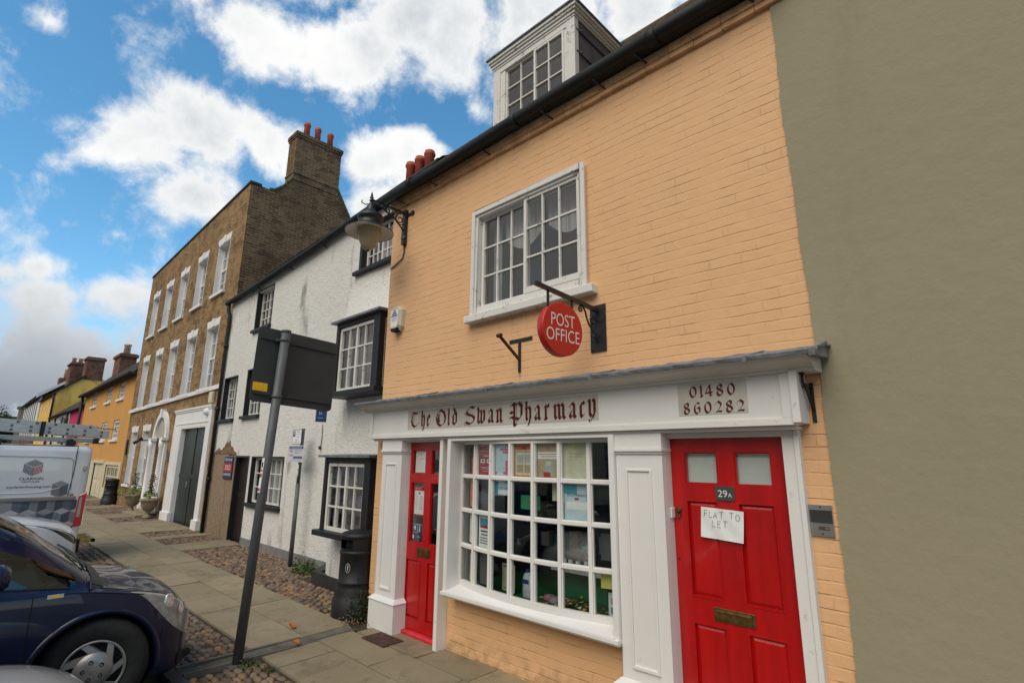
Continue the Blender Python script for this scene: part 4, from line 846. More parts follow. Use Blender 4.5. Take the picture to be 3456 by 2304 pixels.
    m = MB(); H = {'F':[[(0,0),(.05,1)],[(.05,1),(.75,1.05)],[(.03,.55),(.6,.58)]],'L':[[(.1,1),(.0,0),(.7,.05)]],'A':[[(0,0),(.4,1),(.8,0)],[(.15,.4),(.7,.4)]],'T':[[(0,1),(.95,1.05)],[(.45,1),(.4,0)]],'O':[arc(.45,.5,.42,.5,90,450,12)],'E':[[(.7,1),(.05,1),(0,0),(.65,.02)],[(.03,.52),(.55,.54)]]}
    for ch,a,b in (('F',-.115,.038),('L',-.082,.036),('A',-.052,.034),('T',-.012,.038),('T',.055,.042),('O',.094,.036),('L',-.062,-.022),('E',-.025,-.022),('T',.012,-.018)):
        for st in H[ch]: m.tube([P_(a+p[0]*.030, b+p[1]*.040, .0135) for p in st], .0012, 4)
    m.build('handwriting', mat('green_pen', (.02,.07,.06), .6, 0, 5, 0), ps)
fixtures()

# ================================================================== POSTERS AND THINGS IN THE SHOP WINDOW
def window_things():
    def col_frame(i, r=-.03, z=0):
        a = (BA[i]+BA[i+1])/2; p = BP(a, r); return Fr((p.x,p.y,z),(math.cos(a),math.sin(a),0),(math.sin(a),-math.cos(a),0))
    C = lambda n,c: mat('print_'+n, c, .6, .10, 14, 0)
    cred = C('red',(.40,.02,.03)); corange = C('orange',(.62,.18,.04)); cpale = C('pale_blue',(.50,.62,.70)); cpink = C('pink',(.60,.10,.25)); ccream = C('cream',(.62,.60,.45)); cyel = C('yellow',(.62,.56,.12)); cteal = C('teal',(.05,.30,.42)); cgreen = C('green',(.04,.26,.13)); cgrey = C('grey',(.42,.42,.42)); cblk = C('black',(.03,.03,.035)); ctan = C('tan',(.45,.34,.22))
    def poster(col, a0, a1, b0, b1, base, label, deco=(), r=-.03, name='poster', cat='poster', frame=None, words_=()):
        F = frame or col_frame(col, r); c = F((a0+a1)/2,(b0+b1)/2,0)
        t = thing(name, label, cat, tuple(c)); m = MB(); m.fbox(F,a0,a1,b0,b1,-.0012,0); s = m.build('sheet', base, t)
        by = {}
        for k,(mt,x0,x1,z0,z1) in enumerate(deco):
            w, h = a1-a0, b1-b0; by.setdefault(mt.name, (mt, MB()))[1].fbox(F,a0+w*x0,a0+w*x1,b0+h*z0,b0+h*z1,0,.0006+.0002*k)
        for nm,(mt,mm) in by.items(): mm.build('print', mt, s)
        for body, x, z, h, w, mt, al in words_: text_mesh('lettering', body, F, a0+(a1-a0)*x, b0+(b1-b0)*z, .0032, h, mt, s, width=w, align=al, ext=0)
        return t
    W = .13
    poster(0,.0,.11,1.64,1.80,corange,'orange and grey leaflet low in the first top pane',[(cgrey,.45,.95,.25,.8)])
    m_eye = [(M_paper,.12,.42,.40,.52),(M_paper,.56,.86,.40,.52),(cblk,.19,.35,.44,.49),(cblk,.63,.79,.44,.49),(cgrey,.35,.7,.60,.64),(cpale,.12,.9,.25,.265),(cpale,.2,.8,.21,.225),(cpale,.3,.7,.13,.145)]
    poster(1,-.125,.125,1.635,1.93,cred,'red notice with two round white faces in the second top pane',m_eye,words_=(('PLEASE WEAR A',.5,.84,.015,.19,M_paper,'CENTER'),('FACE COVERING',.5,.75,.015,.19,M_paper,'CENTER')))
    poster(2,-.12,.125,1.64,1.92,cpale,'pale blue poster with pink shapes in the third top pane',[(cpink,.45,.9,.72,.80),(cpink,.3,.9,.82,.88),(cpink,.62,.74,.12,.50),(cpink,.80,.93,.16,.62),(cpink,.5,.75,.05,.13),(cpink,.02,.14,.06,.12)])
    poster(3,-.125,.12,1.64,1.93,corange,'orange bordered sheet of white boxes in the middle top pane',[(ccream,.1,.9,.05,.80),(cred,.14,.86,.74,.76),(cgrey,.16,.48,.42,.66),(cgrey,.54,.86,.42,.66),(ctan,.16,.48,.12,.36),(ctan,.54,.86,.12,.36),(cred,.44,.56,.84,.91)])
    poster(4,-.12,.12,1.64,1.93,ctan,'poster with a white text band over a person picture in the fifth top pane',[(M_paper,.04,.96,.54,.74),(cpink,.45,.57,.83,.89),(cgrey,.35,.75,.05,.48),(cred,.3,.6,.02,.16),(ccream,.42,.62,.34,.47),(cpink,.1,.9,.665,.685),(cpink,.2,.9,.60,.62)])
    poster(5,-.12,.125,1.64,1.93,ccream,'cream sheet with a small yellow crest in the sixth top pane',[(cyel,.42,.60,.80,.90),(ctan,.25,.8,.68,.70),(ctan,.3,.75,.60,.62)])
    poster(0,-.02,.12,1.33,1.60,corange,'plain orange sheet in the first pane of the second row',[(cgrey,.6,.8,.6,.95)])
    poster(2,-.115,.12,1.47,1.60,cpale,'pale blue banner of white lettering in the second row',[(cteal,.0,.2,.0,1.0),(M_paper,.2,.9,.1,.35)],words_=(('closed',.3,.38,.035,.13,cteal,'LEFT'),))
    poster(3,-.10,.13,1.36,1.48,cgreen,'green leaflet with a small red aircraft shape in the second row',[(cred,.35,.65,.45,.53),(cred,.46,.54,.38,.62)],-.10)
    poster(4,.0,.14,1.45,1.61,ccream,'cream sheet hanging at the top of the fifth pane, second row',(),-.09)
    poster(5,-.11,.125,1.31,1.60,cpale,'blue and white poster with the word OUTREACH in the sixth pane',[(cteal,.0,.5,.72,1.0),(cteal,.85,1.0,.45,1.0),(cred,.4,.56,.56,.62),(M_paper,.08,.9,.30,.50)],words_=(('OUTREACH',.12,.66,.018,.19,M_navy,'LEFT'),))
    poster(0,-.01,.10,1.0,1.27,M_paper,'white sheet with a grey photo in the first pane, third row',[(cgrey,.4,.9,.40,.66)])
    poster(1,-.10,.115,.985,1.27,M_paper,'white handbill with a blue harbour photo in the third row',[(cteal,.08,.92,.66,.90),(cred,.12,.88,.60,.68),(cblk,.15,.85,.48,.52),(cblk,.2,.8,.38,.41),(cblk,.1,.9,.28,.30),(cblk,.12,.88,.20,.22),(cblk,.1,.9,.12,.14)])
    poster(0,.01,.11,.66,.90,cgrey,'grey and yellow card low in the first column',[(cyel,0,1,.0,.30)])
    cF = Fr((-3.60,.10,.615),(math.cos(R(-6)),math.sin(R(-6)),0),(math.sin(R(-6)),-math.cos(R(-6)),0))
    poster(2,-.06,.12,.0,.235,ccream,'cream card with a green box picture standing on the window shelf',[(cgreen,.45,.9,.38,.58),(cteal,.5,.85,.30,.38),(cteal,.2,.28,.08,.14),(cteal,.35,.43,.08,.14),(cteal,.5,.58,.08,.14),(cblk,.12,.9,.88,.92)],name='display_card',cat='card',frame=cF)
    cF = Fr((-2.40,.10,.62)); poster(6,-.09,.12,.0,.17,M_paper,'white card with four small photos standing low at the right end',[(ctan,.1,.48,.5,.78),(cblk,.55,.78,.52,.76),(cteal,.1,.45,.12,.4),(cblk,.6,.85,.12,.4),(cblk,.2,.8,.86,.89)],name='display_card',cat='card',frame=cF)
    poster(6,-.08,.10,.83,.95,cyel,'plain yellow card in the bottom pane at the right end',(),-.05)
    poster(6,-.10,.10,1.02,1.22,C('slate',(.10,.105,.11)),'plain dark grey board behind the right end panes',(),-.12,name='display_board',cat='board')
    poster(1,-.1,.11,.66,.93,C('slate2',(.09,.085,.085)),'plain dark grey board low behind the second column',(),-.05,name='display_board',cat='board')
    poster(1,-.1,.11,1.32,1.59,C('slate3',(.085,.08,.085)),'plain dark grey board behind the second pane, second row',(),-.05,name='display_board',cat='board')
    # window shelf with green cloth
    m = MB(); m.box(-4.15,-2.29,.14,.95,.585,.604); m.box(-4.1,-2.33,.0,.14,.585,.602); m.build('window_shelf', C('green_cloth',(.01,.10,.03)), shop)
    # back display
    t = thing('display_unit', 'dark shelving with pale boxes standing behind the window display', 'shelving', (-3.3,.75,.6))
    m = MB(); m.box(-4.0,-2.4,1.0,1.02,.6,1.7)
    for z in (.9,1.15,1.4): m.box(-4.0,-2.4,.80,1.0,z,z+.015)
    m.build('frame', C('charcoal',(.02,.02,.022)), t)
    m = MB(); x = -3.95
    rr = random.Random(3)
    for z in (.915,1.165,1.415):
        x = -3.95
        while x < -2.5: w = rr.uniform(.06,.16); h = rr.uniform(.06,.19); m.cur = rr.randrange(4); m.box(x,x+w,.82,.9,z,z+h); x += w+rr.uniform(.01,.08)
    m.build('stock', [C('carton_white',(.45,.45,.45)),cteal,C('carton_grey',(.12,.13,.15)),ctan], t); t.children[-1]['kind'] = 'stuff'
    t = thing('collection_sign', 'white shelf edge with the words IN COLLECTION over a green cloth', 'sign', (-2.95,.3,.86))
    m = MB(); m.box(-3.20,-2.60,.26,.40,.835,.875); m.build('board', C('offwhite',(.5,.5,.47)), t, .003); text_mesh('lettering','IN COLLECTION 2',Fr((-3.18,.26,0)),0,.845,.001,.02,cgreen,t,width=.36)
    m = MB(); m.box(-3.24,-2.70,.40,.42,.604,.834); m.build('cloth', C('green_drape',(.015,.16,.07)), t)
    for k,(x,h) in enumerate(((-3.10,.10),(-3.03,.095),(-2.95,.09),(-2.86,.10))):
        b = thing('medicine_bottle', ['first','second','third','fourth'][k]+' dark bottle with a white label on the white shelf edge', 'bottle', (x,.33,.876), 'small bottles on the white shelf'); m = MB(); m.lathe((x,.33,.876),[(.02,0),(.021,.01),(.021,h*.7),(.009,h*.85),(.009,h)],12); m.build('body', cblk, b); m = MB(); m.lathe((x,.33,.876),[(.0215,h*.2),(.0215,h*.6)],12,cap=False); m.build('label', M_paper, b)
    t = thing('lotion_bottle', 'white lotion bottle with a blue label standing in the window', 'bottle', (-3.33,.10,.604)); m = MB(); m.smooth = True
    m.lathe((-3.33,.10,.604),[(.048,0),(.056,.01),(.058,.12),(.05,.18),(.03,.205),(.02,.212)],20,sy=.6); m.build('body', C('bottle_white',(.62,.66,.72)), t); m = MB(); m.lathe((-3.33,.10,.816),[(.021,0),(.021,.02),(.0,.022)],14); m.build('cap', M_blue, t); m = MB(); m.fbox(Fr((-3.33,.10,.604)),-.035,.035,.12,.155,.0350,.0365); m.build('label', M_blue, t)
    # autumn leaves and small toys scattered on the cloth
    m = MB(); rr = random.Random(5)
    for k in range(150):
        x = rr.uniform(-3.25,-2.45); y = rr.uniform(.02,.25); z = .607+rr.random()*.06*max(0,1-abs(x+2.8)/.4); s = rr.uniform(.012,.035); a = rr.uniform(0,6.28); m.cur = rr.randrange(4)
        q = [Vector((math.cos(a+k2*math.pi/2)*s*(1 if k2 % 2 else .5),math.sin(a+k2*math.pi/2)*s*(1 if k2 % 2 else .5),rr.uniform(0,.018))) for k2 in range(4)]
        m.poly([Vector((x,y,z))+v for v in q])
    o = m.build('autumn_leaves', [C('leaf_rust',(.30,.08,.02)),C('leaf_tan',(.42,.30,.14)),C('leaf_gold',(.45,.26,.05)),C('leaf_buff',(.5,.42,.28))]); tag(o, 'scattered rust and gold paper leaves on green cloth', 'leaves', kind='stuff')
    for x,y,s,cc,lb in ((-3.12,.14,.05,C('plush_pink',(.35,.15,.17)),'dusty pink soft toy lying on the green cloth'),(-3.02,.10,.055,C('plush_grey',(.22,.22,.25)),'grey soft toy lying on the green cloth'),(-2.92,.08,.045,C('plush_brown',(.22,.09,.03)),'brown soft toy lying on the green cloth')):
        t = thing('soft_toy', lb, 'toy', (x,y,.604)); m = MB(); m.lathe((x,y,.604+s*.55),[(0,-s*.55),(s*.9,-s*.4),(s*1.15,0),(s*.8,s*.5),(0,s*.65)],14,cap=False); m.build('body', cc, t); m = MB(); m.lathe((x+s*1.2,y-.02,.604+s*.8),[(0,-s*.5),(s*.5,-s*.2),(s*.5,s*.2),(0,s*.5)],12,cap=False); m.build('head', cc, t)
    # on the narrow door
    F = S0
    poster(0,-4.975,-4.785,1.635,1.87,M_paper,'white sheet behind the upper left pane of the narrow door',[(cgrey,.45,.55,.8,.84),(cgrey,.4,.7,.62,.64)],frame=Fr((0,.028,0)))
    poster(0,-4.985,-4.79,1.18,1.49,cred,'red edged opening hours card in the narrow red door',[(M_paper,.10,.95,.04,.84),(cred,.45,.62,.72,.79),*[(cgrey,.18,.42,.64-.07*k,.655-.07*k) for k in range(7)],*[(cpink,.55,.85,.64-.07*k,.655-.07*k) for k in range(7)]],frame=Fr((0,.030,0)),words_=(('opening hours',.12,.90,.014,.10,M_paper,'LEFT'),))
    poster(0,-4.99,-4.80,.92,1.10,M_navy,'navy sticker with two white walking figures in the narrow red door',[(M_paper,.10,.50,.45,.47),(M_paper,.10,.92,.92,.94),(M_paper,.50,.52,.45,.92),(M_paper,.68,.76,.62,.80),(M_paper,.69,.75,.83,.90),(M_paper,.66,.70,.50,.62),(M_paper,.74,.78,.50,.62),(M_paper,.24,.36,.60,.84),(M_paper,.16,.26,.70,.76),(M_paper,.10,.22,.1,.3),(cgrey,.5,.85,.2,.24)],name='door_sticker',cat='sticker',frame=Fr((0,.030,0)))
window_things()

# ================================================================== OLIVE HOUSE
def olive():
    t = thing('olive_house', 'plain olive green rendered house wall at the right of the picture', 'house', (2,0,0))
    m = MB(); E = [(-.87,5.3),(-.868,5.11),(-.862,4.6),(-.872,4.16),(-.862,3.9),(-.852,3.55),(-.856,3.22),(-.842,2.9),(-.838,2.60),(-.824,2.41),(-.832,2.1),(-.830,1.76),(-.826,1.33),(-.822,1.05),(-.832,.63),(-.83,.2),(-.83,-.1)]
    pts = []
    for (xa,za),(xb,zb) in zip(E,E[1:]):
        n = max(2,int(abs(za-zb)/.04))
        for i in range(n): k = i/n; pts.append((xa+(xb-xa)*k+rnd.uniform(-.004,.004), za+(zb-za)*k))
    pts.append(E[-1]); pts[0] = (-.87,9.2)
    pts = [(-.87,9.2)]+[p for p in pts[1:]]
    m.prism(S0, pts+[(9,-.1),(9,9.2)], -.05, .014); m.build('wall', M_olive, t)
    m = MB(); m.box(-.80,9,.05,7,-.1,9.2); m.build('body', M_olive, t); m = MB(); m.hexa([(-.9,-.3,9.2),(9,-.3,9.2),(9,7.2,9.2),(-.9,7.2,9.2),(-.9,3,11.5),(9,3,11.5),(9,4,11.5),(-.9,4,11.5)]); m.build('roof', M_slate, t)
olive()
def more_pots():
    for k,(x,y,z) in enumerate(((-6.25,1.07,6.5),(-6.25,1.32,6.5),(-6.25,1.57,6.5))):
        pass
def chimney_pots():
    wh = [o for o in COL.objects if o.name == 'white_house'][0]
    m = MB(); m.box(-7.36,-6.36,.98,1.40,5.8,6.30); m.box(-7.40,-6.32,.94,1.44,6.30,6.36); ch = m.build('chimney', M_redbrick, wh)
    for x in (-7.13,-6.86,-6.59):
        m = MB(); m.lathe((x,1.19,6.38),[(.085,0),(.080,.42),(.098,.44),(.10,.475),(.085,.49),(.085,.52),(.06,.52)],16); m.build('chimney_pot', M_pot, ch)

# ================================================================== shared casement builder for the other houses
def casement(parent, F, a0,a1,b0,b1, d, cols, rows, mt, gmat=None, st=.04, bw=.018, split=None, name='window', back=True, curtain=None, dep=.04, rec=.03):
    m = MB(); m.fbox(F,a0,a0+st,b0,b1,d-dep,d); m.fbox(F,a1-st,a1,b0,b1,d-dep,d); m.fbox(F,a0+st,a1-st,b1-st,b1,d-dep,d); m.fbox(F,a0+st,a1-st,b0,b0+st,d-dep,d)
    for i in range(1,cols):
        x = a0+st+(a1-a0-2*st)*i/cols; w = bw*(2.0 if split and i in split else 1); m.fbox(F,x-w/2,x+w/2,b0+st,b1-st,d-dep+.004,d-.003-(0 if split and i in split else .004))
    for j in range(1,rows): z = b0+st+(b1-b0-2*st)*j/rows; m.fbox(F,a0+st,a1-st,z-bw/2,z+bw/2,d-dep+.006,d-.010)
    w = m.build(name, mt, parent)
    g = MB(); g.poly([F(a0+.01,b0+.01,d-rec),F(a1-.01,b0+.01,d-rec),F(a1-.01,b1-.01,d-rec),F(a0+.01,b1-.01,d-rec)]); g.build('pane', gmat or M_glass, w)
    if back:
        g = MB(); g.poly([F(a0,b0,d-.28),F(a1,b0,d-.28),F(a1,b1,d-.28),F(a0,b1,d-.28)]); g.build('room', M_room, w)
    if curtain:
        g = MB(); g.smooth = True
        for x0,x1 in curtain:
            n = 36; r0 = g.vs([F(x0+(x1-x0)*i/n,b0+st,d-.12+.015*math.sin(i*1.4)) for i in range(n+1)]); r1 = g.vs([F(x0+(x1-x0)*i/n,b1-st,d-.12+.015*math.sin(i*1.4+.5)) for i in range(n+1)])
            for i in range(n): g.face((r0+i,r0+i+1,r1+i+1,r1+i))
        g.build('curtain', M_curtain, w)
    return w
def sstep(a,b,x): t = max(0,min(1,(x-a)/(b-a))); return t*t*(3-2*t)

# ================================================================== WHITE PEBBLEDASHED HOUSE
def white_house():
    H = thing('white_house', 'white pebbledashed house with black timber windows and a boarded doorway', 'house', (-10,.85,0))
    F = Fr((0,.85,0)); top = lambda x: 5.70+(x+14.5)*.052
    wl = [(-12.76,-11.80,4.69,5.66),(-14.32,-13.42,2.66,3.70),(-12.82,-11.88,2.68,3.76),(-11.98,-10.36,.84,1.79),(-12.92,-12.14,-.1,1.80),(-14.46,-12.93,-.1,1.84)]
    m = MB(); m.wall(F,-14.5,-8.4,-.1,5.62,wl,.2)
    m.poly([F(-14.5,5.62,0),F(-8.4,5.62,0),F(-8.4,top(-8.4),0),F(-14.5,top(-14.5),0)])
    m.smooth = True; yf = lambda x,z: .85-.5*sstep(-8.38-1.9*sstep(2.6,4.6,z) if x > -8.4 else x,-7.35,x)*(1-sstep(2.9,4.85,z)*1.0)
    xs = [-8.4+.1*i for i in range(31)]; zs = [-.1+.1*i for i in range(62)]; idx = {}
    for i,x in enumerate(xs):
        for j,z in enumerate(zs): zz = min(z, top(x)); idx[i,j] = m.vs([(x, yf(x,zz)+.008*math.sin(x*3+z*2), zz)])
    for i in range(30):
        for j in range(61):
            cx, cz = xs[i]+.05, zs[j]+.05
            if -8.0 < cx < -7.0 and 5.0 < cz < 5.8 or cz > top(cx)+.05: continue
            m.face((idx[i,j],idx[i+1,j],idx[i+1,j+1],idx[i,j+1]))
    m.smooth = False
    m.poly([(-14.5,.85,-.1),(-14.5,4,-.1),(-14.5,4,7.6),(-14.5,.85,5.7)]); m.build('wall', M_white_peb, H)
    m = MB(); m.fbox(F,-12.1,-8.42,-.1,.135,0,.02); m.build('plinth', M_plinth, H); m = MB()
    m.prism(Fr((0,0,0),(1,0,0),(0,0,1),(0,1,0)),[(-8.3,.85),(-7.8,.32),(-5.72,.32),(-5.72,.4),(-7.7,.4),(-8.1,.9)],-.1,.155); m.build('plinth', M_plinthblk, H)
    m = MB(); m.hexa([(-14.55,.70,5.72),(-5.6,.70,6.18),(-5.6,.85,6.18),(-14.55,.85,5.72),(-14.55,3.9,7.75),(-5.6,3.9,8.05),(-5.6,4.0,8.05),(-14.55,4.0,7.75)]); m.poly([(-14.5,3.9,7.7),(-5.7,3.9,8.0),(-5.7,8,5.5),(-14.5,8,5.5)]); m.build('roof', M_slate, H)
    m = MB(); m.tube([(-14.6,.74,5.70),(-11.8,.74,5.80),(-9.9,.74,5.89),(-8.0,.74,6.02),(-5.72,.74,6.15)],.06,10); 
    for x in (-12.6,-10.9,-9.4,-8.2): m.tube([(x,.74,5.64+(x+14.5)*.052),(x+.05,.83,5.55+(x+14.5)*.052)],.012,5)
    m.tube([(-14.5,.76,5.66),(-14.48,.76,5.5),(-14.42,.79,5.35),(-14.42,.79,0)],.045,8)
    for z in (1.2,2.9,4.5): m.tube([(-14.42,.79,z),(-14.42,.79,z+.08)],.056,8)
    m.build('gutter', M_gutter, H)
    def blk(a0,a1,b0,b1,left=.13,top_=.0,sill=True,Fq=F,parent=H):
        """black reveal boards and sill round an opening"""
        m = MB(); m.fbox(Fq,a0,a0+left*.30,b0,b1,-.19,.012); m.fbox(Fq,a0+left*.30,a1,b1-.03,b1,-.19,.012); m.fbox(Fq,a1-.03,a1,b0,b1-.03,-.19,.010)
        o = m.build('window_surround', M_black, parent)
        if sill: m = MB(); m.fbox(Fq,a0-.06,a1+.03,b0-.07,b0,-.1,.07); m.build('sill', M_black, o, .006)
        return o
    s = blk(-12.76,-11.80,4.69,5.66); casement(s,F,-12.72,-11.83,4.70,5.63,-.10,4,4,M_white2,split=(2,),curtain=[(-12.3,-11.85)])
    s = blk(-14.32,-13.42,2.66,3.70); casement(s,F,-14.28,-13.45,2.68,3.67,-.10,4,4,M_white2,split=(2,),curtain=[(-13.8,-13.5)])
    s = blk(-12.82,-11.88,2.68,3.76); casement(s,F,-12.78,-11.91,2.70,3.73,-.10,4,4,M_white2,split=(2,))
    s = blk(-11.98,-10.36,.84,1.79); casement(s,F,-11.94,-10.39,.85,1.76,-.07,6,3,M_white2,split=(2,),curtain=[(-11.3,-10.45)])
    F2 = Fr((0,.85,0)); m = MB(); m.fbox(F2,-8.06,-7.98,4.98,5.83,-.19,.012); m.fbox(F2,-7.98,-6.98,5.80,5.83,-.19,.012); s = m.build('window_surround', M_black, H); m = MB(); m.fbox(F2,-8.15,-6.95,4.92,4.99,-.1,.085); m.build('sill', M_black, s, .006)
    casement(s,F2,-7.975,-7.0,4.99,5.80,-.09,6,3,M_white2,split=(3,),curtain=[(-7.6,-7.1)])
    # dark door
    m = MB(); 
    for k in range(6): m.fbox(F,-12.88+k*.115,-12.88+k*.115+.108,.02,1.76,-.13,-.10)
    m.fbox(F,-12.88,-12.19,.9,1.0,-.10,-.085); m.fbox(F,-12.88,-12.19,-.05,1.76,-.15,-.13); d = m.build('door', M_wood, H); m = MB(); m.fbox(F,-12.93,-12.88,-.05,1.80,-.16,.01); m.fbox(F,-12.19,-12.13,-.05,1.80,-.16,.01); m.fbox(F,-12.88,-12.19,1.76,1.80,-.16,.01); m.build('frame', M_black, d)
    # chipboard over the other doorway and the broken render above
    m = MB(); m.fbox(F,-14.45,-13.42,-.02,1.83,-.03,.0); m.build('boarding', M_osb, H, .004); m = MB(); m.fbox(F,-13.41,-12.94,-.02,1.80,-.035,-.004); m.build('boarding', M_osb, H, .004)
    m = MB(); pts = [(-14.46,1.84),(-14.3,1.93),(-14.12,1.98),(-13.95,1.92),(-13.75,2.03),(-13.62,2.14),(-13.52,2.08),(-13.42,2.16),(-13.34,2.02),(-13.2,1.99),(-13.1,1.90),(-12.95,1.87),(-12.93,1.80),(-13.3,1.83),(-13.9,1.84)]
    m.prism(F, pts, -.02, .004); m.build('broken_plaster', mat('bare_rubble', (.10,.05,.03), .95, .5, 12, .9, 18, col2=(.30,.20,.11)), H)
    # box bays
    def bay(z0, z1, x0, x1, y0, yb, label=None):
        Fb = Fr((0,y0,0)); Fs = Fr((x1,0,0),(0,1,0),(1,0,0))
        m = MB(); m.fbox(Fb,x0,x0+.07,z0,z1,-.28,0); m.fbox(Fb,x1-.15,x1,z0,z1,-.09,0); m.fbox(Fb,x0+.07,x1-.15,z1-.07,z1,-.28,-.003); m.box(x1-.05,x1-.002,y0+.09,yb+.02,z1-.07,z1); m.box(x1-.05,x1,yb-.05,yb+.05,z0,z1-.07)
        b = m.build('bay_window', M_black, H, .004)
        m = MB(); m.prism(Fr((0,0,0),(1,0,0),(0,0,1),(0,1,0)),[(x0-.10,yb+.03),(x0-.07,y0-.07),(x1+.07,y0-.07),(x1+.09,yb+.03)],z1,z1+.03); m.poly([(x0-.09,y0-.06,z1+.031),(x1+.07,y0-.06,z1+.031),(x1+.05,yb+.02,z1+.05),(x0,yb+.02,z1+.05)]); m.poly([(x1+.07,y0-.06,z1+.031),(x1+.09,yb+.02,z1+.031),(x1+.05,yb+.02,z1+.05)]); m.build('canopy', M_lead, b)
        m = MB(); m.prism(Fr((0,0,0),(1,0,0),(0,0,1),(0,1,0)),[(x0-.12,yb+.03),(x0-.10,y0-.06),(x1+.05,y0-.06),(x1+.05,yb+.03)],z0-.07,z0); m.build('sill', M_black, b, .005)
        casement(b,Fb,x0+.075,x1-.155,z0+.005,z1-.075,-.03,4,3,M_white2,split=(2,),back=False,name='sash',st=.045,bw=.020)
        casement(b,Fs,y0+.09,yb-.05,z0+.005,z1-.075,-.02,2,3,M_white2,back=False,name='sash',st=.025)
        g = MB(); g.smooth = True; n = 40
        for x_a,x_b in ((x0+.12,x0+.26),(x1-.34,x1-.18)):
            r0 = g.vs([(x_a+(x_b-x_a)*i/n, y0+.14+.012*math.sin(i*1.7), z0+.03) for i in range(n+1)]); r1 = g.vs([(x_a+(x_b-x_a)*i/n, y0+.14+.012*math.sin(i*1.7+.4), z1-.08) for i in range(n+1)])
            for i in range(n): g.face((r0+i,r0+i+1,r1+i+1,r1+i))
        g.build('curtain', M_curtain, b)
        g = MB(); g.box(x0+.08,x1-.06,y0+.2,y0+.215,z0,z1-.07); g.build('room', M_room, b)
    bay(.82,1.79,-7.16,-5.96,.05,.35); bay(2.70,3.72,-7.13,-5.96,.05,.35)
    # second estate: small items
    t = thing('blue_wall_sign', 'small blue projecting sign below the upper bay window', 'sign', (-7.70,.35,2.42)); m = MB(); m.box(-7.80,-7.77,.16,.33,2.32,2.50); m.build('plate', M_blue, t, .003); Fz = Fr((-7.769,.245,2.42),(0,1,0),(1,0,0)); text_mesh('lettering','24',Fz,-.05,.01,.001,.04,M_whiteink,t); text_mesh('lettering','HOUR',Fz,-.06,-.05,.001,.02,M_whiteink,t)
    m = MB(); m.tube([(-8.9,.835,2.35),(-8.88,.835,2.1),(-8.90,.835,1.98)],.006,5); m.lathe((-8.90,.82,1.95),[(.02,-.03),(.025,0),(.02,.03)],8); tag(m.build('junction_box', M_rust), 'little rusty junction box hanging by a wire on the white wall', 'junction box')
    t = thing('sold_board', 'blue and red estate agent board reading SOLD on the chipboard', 'sign', (-13.3,.80,1.5)); Fz = Fr((-13.32,.835,1.53)); m = MB(); m.fbox(Fz,-.27,.27,-.25,.25,-.01,.01); b = m.build('board', M_navy, t); m = MB(); m.fbox(Fz,-.265,.265,-.09,.10,.01,.012); m.build('band', M_signred, b)
    text_mesh('lettering','Oliver Russell',Fz,0,.15,.0125,.07,M_whiteink,b,width=.46,align='CENTER'); text_mesh('lettering','SOLD',Fz,0,-.05,.0135,.11,M_whiteink,b,width=.34,align='CENTER'); text_mesh('lettering','01480 861842',Fz,0,-.18,.0125,.06,M_whiteink,b,width=.46,align='CENTER')
white_house()
chimney_pots()

